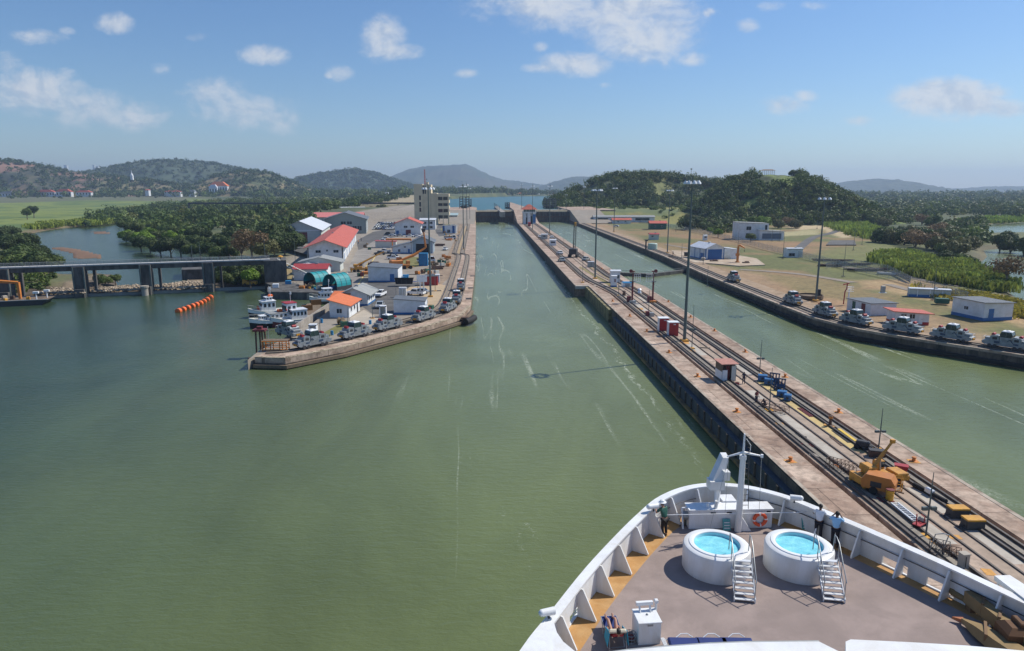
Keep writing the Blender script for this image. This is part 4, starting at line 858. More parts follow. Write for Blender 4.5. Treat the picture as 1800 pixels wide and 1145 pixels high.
mast(995, 372, 9, 342, 'small far floodlight mast at the foot of the forested hill', ws=.8)
mast(757, 522, ZL, 326, 'floodlight mast in the left yard by the white pickup', ws=1)
mast(815, 439, ZL, 325, 'floodlight mast on the far left lock wall', ws=1)
mast(821, 407, ZL, 323, 'floodlight mast behind another on the left lock wall', ws=.9)
mast(826, 392, ZL, 330, 'thin distant floodlight mast near the left gate', ws=.8)
# slim poles with a switch box
def pole_model(h, box=True, base='yellow', rb=.07):
    r = thing('lamp_post', None, 'pole'); m = MB(); m.cbox((0,0,0), (.9,.9,.14), 0, 0, .02); m.build('base', base, r)
    m = MB(); m.tube([(0,0,.1),(0,0,h*.6),(0,0,h)], [rb,rb*.8,rb*.4], 8); m.build('pole', 'mast', r, True)
    if box:
        m = MB(); m.cbox((-.36,0,h*.42), (.42,.2,.34)); m.cbox((.36,0,h*.42), (.42,.2,.34)); m.box(-.6,.6,-.05,.05,h*.42+.1,h*.42+.18); m.build('junction_box', 'mast', r)
    return Once(r)
P1 = pole_model(6.4); P2 = pole_model(6.4, False); P3 = pole_model(9, False, 'darkconcrete', .1)
for (x, y, yt, md, lb) in ((1216,613,536,P1,'slim pole with switch boxes right of the tall mast'),(1335,657,597,P1,'slim pole with boxes behind the blue machine parts'),(1352,722,646,P2,'plain slim pole beside the two workmen'),
        (1544,791,717,P1,'slim pole with boxes behind the mobile crane'),(1627,944,828,P1,'slim pole with yellow base nearest the ship'),(1087,520,478,P2,'thin pole left of the white telephone hut'),(1140,554,509,P2,'thin pole standing in a maroon box by the signal posts'),
        (1024,497,440,P2,'thin pole left of the tall mast at the wall jog'),(990,430,402,P2,'short thin pole in front of the control house')):
    X, Y = G(x, y, ZC); h = zat(x, yt, X, Y)-ZC; md.put((X, Y, ZC), 0, lb, 'slim poles on the centre wall', (1, 1, h/6.4))
for (x, y, yt, lb) in ((1640,527,468,'dark pole beside the long pale roof on the right bank'),(1482,486,427,'dark pole in the fenced compound'),(1500,440,395,'pole at the left edge of the parking patch'),(1436,402,362,'pole on the road bend'),
        (1243,504,468,'pole right of the blue door shed'),(1357,424,400,'dark pole right of the white house'),(1370,424,400,'second dark pole right of the white house'),(1376,455,410,'lattice pole beside the fence'),(1297,436,405,'pole by the fence behind the shed'),
        (1188,407,388,'small pole by the far fence'),(1239,415,397,'small pole left of the yellow green tree'),(1515,430,400,'thin pole right of the parking patch'),(1198,455,428,'thin pole on the dirt by the right lock wall'),(1236,465,440,'thin pole near the jib crane')):
    X, Y = G(x, y, ZR); h = zat(x, yt, X, Y)-ZR; P3.put((X, Y, ZR), 0, lb, 'poles on the right bank', (1, 1, h/9))
for (x, y, yt, lb) in ((520,473,423,'tall dark pole on the verge by the dam steps'),(591,394,378,'pole behind the white roof'),(597,392,376,'second pole behind the white roof'),(338,455,428,'lamp pole on the dam walkway'),(352,452,424,'taller lamp pole on the dam walkway'),(466,452,420,'pole at the end of the dam walkway')):
    zz = 9.2 if y > 440 and x < 470 else ZL
    X, Y = G(x, y, zz); h = zat(x, yt, X, Y)-zz; P3.put((X, Y, zz), 0, lb, 'poles left of the yard', (1, 1, h/9))
# ================================================================== towing locomotives
def loco_model():
    r = thing('locomotive', None, 'locomotive'); L_ = 4.1
    m = MB(); m.yprism([(-L_,.75),(-L_+.5,.5),(L_-.5,.5),(L_,.75),(L_,1.25),(L_-.9,1.55),(-L_+.9,1.55),(-L_,1.25)], -1.22, 1.22)
    for sx in (-1, 1): m.box(sx*2.2-.75, sx*2.2+.75, -1.3, 1.3, .45, 1.0)
    m.build('underframe', 'silver', r)
    for s in (-1, 1):
        m = MB(); pr = [(s*1.15,1.5),(s*1.15,2.5),(s*1.35,2.62),(s*2.55,2.5),(s*2.75,2.3),(s*2.75,1.5)]
        m.yprism(pr, -1.1, 1.1); m.box(*(sorted((s*2.75, s*3.7))), -.85, .85, 1.5, 1.95); m.build('hood', 'silver', r)
        for q in (-1.12, 1.105): m = MB(); m.box(*(sorted((s*1.5, s*2.3))), q, q+.015, 1.7, 2.2); m.build('grille', 'dark', r)
        m = MB(); m.tube([(s*2.4,-.5,2.62),(s*2.4,.5,2.62)], .33, 12); m.build('winch', 'red', r)
        m = MB(); m.cbox((s*4.15,0,.72), (.25,.9,.4)); m.tube([(s*4.1,0,.9),(s*4.45,0,.9)], .1, 8); m.build('coupler', 'yellow', r)
        for q in (-1, 1):
            m = MB(); m.tube([(s*2.2-.45,q*1.31,.38),(s*2.2-.45,q*1.16,.38)], .38, 14); m.tube([(s*2.2+.5,q*1.31,.38),(s*2.2+.5,q*1.16,.38)], .38, 14); m.build('wheel', 'dark', r)
        m = MB(); m.tube([(s*4.0,1.0,1.3),(s*4.0,1.0,2.0),(s*4.0,-1.0,2.0),(s*4.0,-1.0,1.3)], .03, 5); m.build('handrail', 'white', r)
    m = MB(); m.box(-1.0,1.0,-1.12,1.12,1.55,2.35); m.build('cab_base', 'silver', r)
    m = MB(); pb = [(-.95,2.35),(-1.1,2.9),(-.85,3.45),(.85,3.45),(1.1,2.9),(.95,2.35)]; m.yprism(pb, -1.08, 1.08); m.build('cab', 'lococab', r)
    m = MB()
    for sx in (-1.0, 0, 1.0):
        for sy in (-1, 1): m.tube([(sx*.95,sy*1.09,2.35),(sx*1.08,sy*1.1,2.9),(sx*.86,sy*1.09,3.47)], .05, 5)
    m.build('cab_frame', 'mast', r)
    m = MB(); m.cbox((0,0,3.45), (1.75,1.9,.16), 0, 0, .06); m.sphere((.1,0,3.58), .5, 14, 8, 0, (1,1,.45)); m.build('cab_roof', 'white', r, True)
    m = MB()
    for q in (-1, 1): m.tube([(.4,q*1.18,1.6),(.75,q*1.22,2.0),(1.5,q*1.22,1.2),(2.1,q*1.25,1.3)], .07, 6); m.cbox((-1.4,q*1.2,1.0), (1.0,.12,.45)); m.cbox((1.9,q*1.24,.9), (.8,.1,.4))
    m.build('side_gear', mat('gear_blue_grey', (.03,.06,.12), .5), r)
    return Once(r)
LC = loco_model(); _lp = LC.put
LC.put = lambda loc, rz=0.0, label=None, group=None: _lp(loc, rz, label, group, .85)
LOCS = [((532,601),'locomotive leading the left row, by the timber dolphin'),((594,584),'second locomotive from the wing tip in the left row'),((647,570),'third locomotive from the wing tip, in front of the orange roofed hut'),
        ((702,555),'fourth locomotive from the wing tip, in front of the parked white car'),((750,541),'fifth locomotive from the wing tip, by the low white hut'),((783,528),'sixth locomotive, at the bend of the left track'),((806,505),'single locomotive facing the camera on the straight left track')]
for (x, y), lb in LOCS:
    c = G(x, y+6, ZL); i = min(range(1, len(trk)-1), key=lambda k: (trk[k][0]-c[0])**2+(trk[k][1]-c[1])**2)
    a, b, d = trk[i-1], trk[i+1], trk[i]; tl = math.hypot(b[0]-a[0], b[1]-a[1]); ux, uy = (b[0]-a[0])/tl, (b[1]-a[1])/tl; t = (c[0]-d[0])*ux+(c[1]-d[1])*uy
    LC.put((d[0]+ux*t, d[1]+uy*t, ZL+.3), math.atan2(uy, ux), lb, 'silver towing locomotives on the left wall')
c = G(508, 596, ZL); LC.put((c[0]-.3, c[1]+1.2, ZL+.3), math.atan2(-7, 7), 'locomotive half hidden behind the leading one on the left wing', 'silver towing locomotives on the left wall')
RL = [(1303,492,'lone locomotive nearest the blue door shed on the right bank'),(1393,532,'locomotive left of the tall mast on the right bank'),(1464,553,'locomotive beside the timber tank by the mast on the right bank'),(1526,566,'locomotive in front of the flat dark roofed hut'),
      (1600,579,'locomotive in front of the red roofed hut on the right bank'),(1680,594,'locomotive left of the last one at the right edge'),(1768,611,'locomotive nearest the right edge of the view')]
for x, y, lb in RL:
    c = G(x, y+4, ZR); i = min(range(1, len(rtrk)-1), key=lambda k: (rtrk[k][0]-c[0])**2+(rtrk[k][1]-c[1])**2)
    a, b, d = rtrk[i-1], rtrk[i+1], rtrk[i]; tl = math.hypot(b[0]-a[0], b[1]-a[1]); ux, uy = (b[0]-a[0])/tl, (b[1]-a[1])/tl; t = (c[0]-d[0])*ux+(c[1]-d[1])*uy
    LC.put((d[0]+ux*t, d[1]+uy*t, ZR+.3), math.atan2(uy, ux), lb, 'silver towing locomotives on the right wall')
# ================================================================== vehicles
def car_model(name, cat, bodymat, kind):
    r = thing(name, None, cat); L_, W_, H_ = {'car':(4.4,1.75,1.45),'pickup':(5.2,1.85,1.75),'truck':(7.0,2.3,2.6)}[kind]; h = L_/2; wz = .33 if kind != 'truck' else .45
    if kind == 'car': pr = [(-h,.35),(-h+.05,.85),(-h+.5,.95),(h-1.2,.98),(h-.15,.78),(h,.5),(h-.05,.3)]; cab = [(-h+.45,.93),(-h+1.05,H_),(.35,H_),(h-1.15,.93)]
    elif kind == 'pickup': pr = [(-h,.5),(-h,1.1),(h-1.4,1.12),(h-.15,.98),(h,.6),(h-.05,.4)]; cab = [(-.75,1.08),(-.6,H_),(.75,H_),(h-1.35,1.1)]
    else: pr = [(-h,.7),(-h,1.2),(h-2.0,1.2),(h-2.0,1.3),(h,1.25),(h,.6)]; cab = [(h-1.9,1.2),(h-1.9,H_-.2),(h-.6,H_-.2),(h-.05,1.3)]
    m = MB(); m.yprism(pr, -W_/2, W_/2); m.build('body', bodymat, r)
    m = MB(); m.yprism(cab, -W_/2+.12, W_/2-.12); m.build('window', 'glass', r)
    m = MB(); c0, c1 = cab[1], cab[2]; m.box(c0[0]-.03, c1[0]+.03, -W_/2+.1, W_/2-.1, c0[1]-.04, c0[1]+.05)
    for p, q in ((cab[0], cab[1]), (cab[3], cab[2])):
        for s in (-1, 1): m.tube([(p[0],s*(W_/2-.13),p[1]),(q[0],s*(W_/2-.13),q[1])], .05, 4)
    m.build('roof', bodymat, r)
    if kind == 'pickup': m = MB(); m.box(-h+.1,-.85,-W_/2+.12,W_/2-.12,1.11,1.13); m.build('load_bed', 'dark', r)
    if kind == 'truck': m = MB(); m.box(-h,h-2.1,-W_/2,W_/2,1.2,1.3); m.box(-h,h-2.1,-W_/2,-W_/2+.08,1.3,1.7); m.box(-h,h-2.1,W_/2-.08,W_/2,1.3,1.7); m.build('flatbed', 'dark', r)
    for sx in (-h+.85, h-.85):
        for s in (-1, 1): m = MB(); m.tube([(sx,s*(W_/2-.2),wz),(sx,s*(W_/2+.02),wz)], wz, 14); m.build('wheel', 'black', r)
    m = MB()
    for s in (-1, 1): m.box(h-.12,h+.01,s*W_/2*.75-.16,s*W_/2*.75+.16,.62,.75)
    m.build('headlight', 'alu', r)
    m = MB(); m.box(h-.03,h+.05,-W_/2+.1,W_/2-.1,.35,.5); m.box(-h-.05,-h+.03,-W_/2+.1,W_/2-.1,.38,.52); m.build('bumper', 'dark', r)
    return Once(r)
M['cargrey'] = mat('car_grey', (.10,.11,.12), .35, metal=.3); M['cardark'] = mat('car_dark', (.02,.022,.03), .3); M['carsilver'] = mat('car_silver', (.42,.44,.45), .3, metal=.4); M['carred'] = mat('car_red', (.35,.02,.02), .3); M['carblue'] = mat('car_blue', (.03,.07,.22), .3)
CARS = {c: car_model('parked_car', 'car', m_, 'car') for c, m_ in (('white','white'),('silver','carsilver'),('dark','cardark'),('grey','cargrey'),('red','carred'),('blue','carblue'))}
PUW = car_model('pickup_truck', 'pickup', 'white', 'pickup'); PUD = car_model('pickup_truck', 'pickup', 'cargrey', 'pickup'); TRW = car_model('flatbed_truck', 'truck', 'white', 'truck')
def veh(md, x, y, deg, label, z=None, group=None, s=None):
    z = ZL+.03 if z is None else z; X, Y = G(x, y, z); return md.put((X, Y, z), R(deg), label, group, s)
veh(PUW, 669, 521, -100, 'white pickup truck facing the camera beside the grey roofed hut')
veh(CARS['silver'], 668, 541, -90, 'silver white car parked left of the long low white hut')
veh(PUW, 731, 519, 160, 'white pickup truck parked by the pit left of the mast')
veh(CARS['silver'], 740, 516, 165, 'grey car behind the white pickup by the mast')
veh(PUD, 668, 448, 175, 'dark grey pickup left of the white shed with a blue base'); veh(PUW, 676, 444, 170, 'white double cab pickup left of the white shed'); veh(CARS['dark'], 690, 452, 170, 'dark car beside the grey pickup')
veh(PUW, 691, 456, 10, 'white pickup with open bed behind the excavator arm'); veh(CARS['white'], 674, 425, 10, 'white car behind the small red roof'); veh(CARS['white'], 679, 421, 10, 'white van-like car at the end of the red roof row')
veh(CARS['white'], 690, 415, 0, 'white car before the red roofed office, leftmost'); veh(CARS['silver'], 703, 416, 0, 'silver car before the red roofed office'); veh(PUW, 720, 417, 0, 'white pickup before the red roofed office'); veh(CARS['white'], 733, 417, 0, 'white car before the red roofed office, rightmost')
veh(CARS['dark'], 683, 412, 10, 'dark car parked left of the office forecourt')
veh(CARS['white'], 501, 433, 20, 'white car on the asphalt left of the grey warehouse'); veh(CARS['dark'], 513, 432, 20, 'dark car next to the white one left of the grey warehouse')
veh(TRW, 791, 421, 5, 'white flatbed truck on the dirt before the far left wall'); veh(TRW, 749, 462, 20, 'second white flatbed truck loading timber in the yard'); veh(CARS['white'], 783, 440, 80, 'white utility cart on the yard dirt')
veh(CARS['silver'], 987, 460, 100, 'white buggy on the centre wall left of the crawler crane', ZC+.02); veh(CARS['white'], 984, 447, 100, 'white van on the centre wall behind the buggy', ZC+.02); veh(CARS['silver'], 1030, 458, 60, 'silver car parked on the centre wall right of the crawler crane', ZC+.02)
veh(CARS['white'], 970, 419, 90, 'white van on the far centre wall', ZC+.02); veh(CARS['white'], 949, 418, 90, 'small white car on the far centre wall', ZC+.02)
veh(CARS['white'], 1083, 399, 150, 'white car near the long white building on the right bank', ZR+.03); veh(CARS['dark'], 1032, 390, 150, 'dark vehicle at the far right lock wall', ZR+.03)
k = 0
for r_ in range(9):     # the packed staff car park
    for c_i in range(9):
        x = 658+c_i*4.6+r_*2.2; y = 404-r_*2.7
        if x > 700 or y < 380: continue
        veh(CARS[['white','blue','silver','dark','white','grey','blue','white','silver','dark','white'][(r_*5+c_i*3) % 11]], x, y, 78+random.uniform(-4,4), 'car in the packed car park beside the grey gabled workshop', None, 'cars packed in the car park')
for i in range(9): veh(CARS[['white','silver','dark','white','red'][i % 5]], 694+i*4.2, 377-(i%2)*1.2, random.choice((80,95)), 'car in the far row beyond the tree by the beige tower', None, 'cars in the far row')
for i, x in enumerate((405,413,421,428,437,445,452,462,470)): veh(CARS[['white','silver','white'][i % 3]], x, 345, 0, 'white vehicle in the line parked before the far pink building', 9.5, 'vehicles parked before the pink building', 1.6)
# ================================================================== people
def person(label, loc, rz, top, legs, skin='skin', hat=None, pose='lean', hair='hair', s=1.0, group=None):
    """a continuous body grown along a skeleton, clothes as shells over it; the figure faces +y"""
    root = thing('person', label, 'person', loc, rz, group); root.scale = (s, s, s)
    if pose == 'lean': hip = (0,0,.93); ch = (0,.10,1.28); nk = (0,.16,1.47); hd = (0,.22,1.60); tp = (0,.25,1.72); el = [(-.30,.28,1.17),(.30,.28,1.17)]; ha = [(-.12,.50,1.20),(.12,.50,1.20)]; kn = [(-.11,.02,.49),(.11,.03,.49)]; an = [(-.11,-.05,.08),(.12,-.02,.08)]
    elif pose == 'stand': hip = (0,0,.93); ch = (0,.02,1.28); nk = (0,.03,1.48); hd = (0,.06,1.60); tp = (0,.06,1.73); el = [(-.28,-.02,1.14),(.30,.02,1.16)]; ha = [(-.28,.14,.92),(.20,.22,1.08)]; kn = [(-.11,.03,.49),(.12,.03,.49)]; an = [(-.12,-.02,.08),(.14,.02,.08)]
    elif pose == 'photo': hip = (0,0,.93); ch = (0,.05,1.28); nk = (0,.09,1.48); hd = (0,.15,1.60); tp = (0,.15,1.73); el = [(-.33,.22,1.25),(.33,.22,1.25)]; ha = [(-.10,.36,1.52),(.10,.36,1.52)]; kn = [(-.10,.03,.49),(.11,.02,.49)]; an = [(-.10,-.03,.08),(.12,-.04,.08)]
    elif pose == 'crouch': hip = (0,-.10,.36); ch = (0,.10,.68); nk = (0,.20,.86); hd = (0,.28,.97); tp = (0,.31,1.09); el = [(-.26,.30,.56),(.26,.30,.56)]; ha = [(-.14,.50,.40),(.14,.50,.40)]; kn = [(-.15,.30,.46),(.17,.30,.44)]; an = [(-.14,.02,.08),(.16,.04,.08)]
    elif pose == 'recline': hip = (0,0,.40); ch = (0,-.34,.58); nk = (0,-.52,.70); hd = (0,-.60,.80); tp = (0,-.68,.90); el = [(-.27,-.12,.50),(.27,-.12,.50)]; ha = [(-.22,.14,.47),(.22,.14,.47)]; kn = [(-.14,.42,.62),(.13,.42,.64)]; an = [(-.13,.80,.42),(.14,.82,.42)]
    sh = [(nk[0]-.17, nk[1]-.02, nk[2]-.06), (nk[0]+.17, nk[1]-.02, nk[2]-.06)]
    def grown(name, V_, E_, Rr, m_, rootv=0, lev=2, par=root):
        me = bpy.data.meshes.new(name); me.from_pydata(V_, E_, []); me.materials.append(M[m_]); o = bpy.data.objects.new(name, me); COL.objects.link(o); o.parent = par
        o.modifiers.new('skin', 'SKIN'); 
        for i, v in enumerate(me.skin_vertices[0].data if me.skin_vertices else []): pass
        import bmesh
        bm = bmesh.new(); bm.from_mesh(me); ly = bm.verts.layers.skin.verify()
        for v, q in zip(bm.verts, Rr): v[ly].radius = (q, q) if isinstance(q, (int, float)) else q; v[ly].use_root = False
        bm.verts.ensure_lookup_table(); bm.verts[rootv][ly].use_root = True; bm.to_mesh(me); bm.free()
        sb = o.modifiers.new('smooth', 'SUBSURF'); sb.levels = lev; sb.render_levels = lev; o.modifiers['skin'].use_smooth_shade = True
        return o
    V_ = [hip, tuple((hip[i]+ch[i])/2 for i in range(3)), ch, nk, hd, tp]; E_ = [(0,1),(1,2),(2,3),(3,4),(4,5)]; Rr = [(.15,.11),(.13,.10),(.16,.11),.055,(.075,.09),(.06,.07)]
    fd = Vector((0, .10, -.01))
    V_ += [tuple(Vector(hd)+Vector((0,.105,-.01))), tuple(Vector(hd)+Vector((-.085,0,0))), tuple(Vector(hd)+Vector((.085,0,0)))]; E_ += [(4,6),(4,7),(4,8)]; Rr += [.014,.016,.016]
    for k in (0, 1):
        s0 = len(V_); V_ += [sh[k], el[k], ha[k]]; E_ += [(2 if True else 3, s0), (s0, s0+1), (s0+1, s0+2)]; Rr += [.062,.045,.030]
        d = (Vector(ha[k])-Vector(el[k])).normalized(); side = Vector((1 if k == 0 else -1, 0, 0)); sd_ = d.cross(Vector((0,0,1))).normalized()
        p = Vector(ha[k])+d*.075; V_.append(tuple(p)); E_.append((s0+2, s0+3)); Rr.append((.036,.016)); pi_ = s0+3
        for f, (o_, ln) in enumerate(((-.030,.070),(-.010,.080),(.011,.075),(.030,.058))):
            q = p+sd_*o_+d*.02; e1 = q+d*ln*.5; e2 = e1+(d*.75+Vector((0,0,-.6))).normalized()*ln*.5; n0 = len(V_); V_ += [tuple(e1), tuple(e2)]; E_ += [(pi_, n0), (n0, n0+1)]; Rr += [.009,.008]
        t1 = Vector(ha[k])+side*.035+d*.02; t2 = t1+side*.02+d*.045; n0 = len(V_); V_ += [tuple(t1), tuple(t2)]; E_ += [(s0+2, n0), (n0, n0+1)]; Rr += [.012,.010]
        h0 = len(V_); hx = -.10 if k == 0 else .10; V_ += [(hip[0]+hx, hip[1], hip[2]-.04), kn[k], an[k], (an[k][0], an[k][1]+.13, .04 if pose != 'recline' else an[k][2]+.10)]; E_ += [(0, h0), (h0, h0+1), (h0+1, h0+2), (h0+2, h0+3)]; Rr += [.088,.058,.042,.036]
    grown('body', V_, E_, Rr, skin)
    # shirt
    if top:
        V2 = [tuple(Vector(hip)+Vector((0,0,.0))), tuple((Vector(hip)+Vector(ch))/2), ch, tuple(Vector(nk)-Vector((0,0,.06)))]; E2 = [(0,1),(1,2),(2,3)]; R2 = [(.175,.135),(.155,.125),(.185,.135),.085]
        for k in (0, 1): n0 = len(V2); mid = tuple(Vector(sh[k]).lerp(Vector(el[k]), .8)); V2 += [sh[k], mid]; E2 += [(2, n0), (n0, n0+1)]; R2 += [.085,.068]
        grown('shirt', V2, E2, R2, top)
    if legs:
        lo = .97 if pose != 'recline' else .12; V3 = [tuple(Vector(hip)+Vector((0,0,.03)))]; E3 = []; R3 = [(.165,.125)]
        for k in (0, 1):
            hx = -.10 if k == 0 else .10; n0 = len(V3); a_ = Vector((hip[0]+hx, hip[1], hip[2]-.06)); b_ = Vector(kn[k])
            if pose == 'recline': V3 += [tuple(a_), tuple(a_.lerp(b_, .35))]; E3 += [(0, n0), (n0, n0+1)]; R3 += [.105,.095]
            else: V3 += [tuple(a_), kn[k], tuple(Vector(an[k])+Vector((0,0,.03)))]; E3 += [(0, n0), (n0, n0+1), (n0+1, n0+2)]; R3 += [.108,.078,.066]
        grown('trousers', V3, E3, R3, legs)
    if pose != 'recline':
        for k in (0, 1): m = MB(); m.sphere((an[k][0], an[k][1]+.06, .05), .06, 10, 6, 0, (.85,2.1,.85)); m.build('shoe', 'black', root, True)
    tilt = Vector(tp)-Vector(hd)
    m = MB(); m.sphere((hd[0], hd[1]-.015, hd[2]+.045), .108, 14, 8, 0, (.9,1.05,1.0)); m.build('hair', hair, root, True)
    m = MB()
    for k in (-1, 1): m.sphere((hd[0]+k*.032, hd[1]+.088, hd[2]+.01), .012, 8, 5)
    m.build('eye', 'black', root, True)
    if hat: m = MB(); m.lathe([(.21,.0),(.20,.015),(.115,.03),(.105,.10),(.06,.13),(0.001,.135)], (tp[0], tp[1]-.02, tp[2]-.04), 18); m.build('hat', hat, root, True)
    return root
# ================================================================== cruise ship
ZD = 13.5; ZT = 14.8
ship = thing('cruise_ship', 'white bow of a cruise ship with brown foredeck and two whirlpool tubs', 'cruise ship', (11, 20, 0))
AXX = lambda y: 11.15+(y-20)*.055
half = [(33.15,.02),(32.95,1.1),(32.4,2.2),(31.4,3.35),(29.9,4.45),(28,5.7),(25.2,7.4),(22.3,8.95),(20.3,10.0),(17,11.3),(13,12.6),(8,13.9),(2,14.9),(-6,15.6),(-16,16),(-60,16)]
half = [(p[1], p[0]) for p in smooth_path([(b, a) for a, b in half], 4)]
def outl(inset=0.0, ymin=-60, side=0):
    Lp = [(AXX(y)-h, y) for y, h in half if y >= ymin]; Rp = [(AXX(y)+h, y) for y, h in half if y >= ymin]
    if inset: Lp = off(Lp, -inset*1) if False else [(p[0]+(inset if True else 0)*0, p[1]) for p in Lp]
    return Lp, Rp
Lp, Rp = outl()
def inset(path, d, sgn):      # path runs bow -> stern
    return off(path, d*sgn)
Li = lambda d: inset(Lp, d, -1); Ri = lambda d: inset(Rp, d, 1)
def fixc(p): return p
# hull: flared plating from the rail down to the water
hm_ = MB(); rows = []
n = len(half); lv = [(ZD-.12,1.0,0.0),(ZD-1.2,.95,.5),(8,.80,2.6),(3,.66,4.6),(0,.60,5.6),(-3,.56,6.2)]
vs = []
for (z, k, yb) in lv:
    for sgn in (-1, 1):
        for (y, h) in half: f = max(0, min(1, (y-5)/28)); vs.append((AXX(y)+sgn*h*(k+(1-k)*(1-f))*.997, y-yb*f, z))
fs = []
for r_ in range(len(lv)-1):
    for s_ in range(2):
        for i in range(n-1): a = (r_*2+s_)*n+i; b = ((r_+1)*2+s_)*n+i; fs.append((a, a+1, b+1, b))
for r_ in range(len(lv)-1): a = r_*2*n; b = (r_*2+1)*n; c_2 = (r_+1)*2*n; d_2 = ((r_+1)*2+1)*n; fs.append((a, c_2, d_2, b))
hm_.add(vs, fs); W(hm_, 'hull', ['shipwhite'], ship, True)
M['deckbrown'] = mat('deck_covering', (.265,.21,.19), .9, var=.09, scale=.9, col2=(.31,.245,.222), spot=.5, bump=.15, bscale=14)
M['ochredeck'] = mat('waterway_ochre', (.42,.22,.07), .75, var=.12, scale=1.5, col2=(.48,.28,.11), spot=.7)
dk = MB(); YM = -20
def clip(path, ymin): return [p for p in path if p[1] >= ymin]
dl = clip(Li(.12), YM); dr = clip(Ri(.12), YM)
dk.prism(dl[::-1][:-1]+dr[1:], ZD-.1, ZD, 0); W(dk, 'waterway', ['ochredeck'], ship)
def insetpoly(dL, dR, ytop):
    a = [p for p in clip(Li(dL), YM) if p[1] < ytop and p[0] < AXX(p[1])-.3]; b = [p for p in clip(Ri(dR), YM) if p[1] < ytop and p[0] > AXX(p[1])+.3]
    return a, b
a_, b_ = insetpoly(1.0, .68, 31.4)
dk = MB(); dk.prism(a_[::-1]+b_, ZD-.05, ZD+.006); W(dk, 'foredeck', ['deckbrown'], ship)
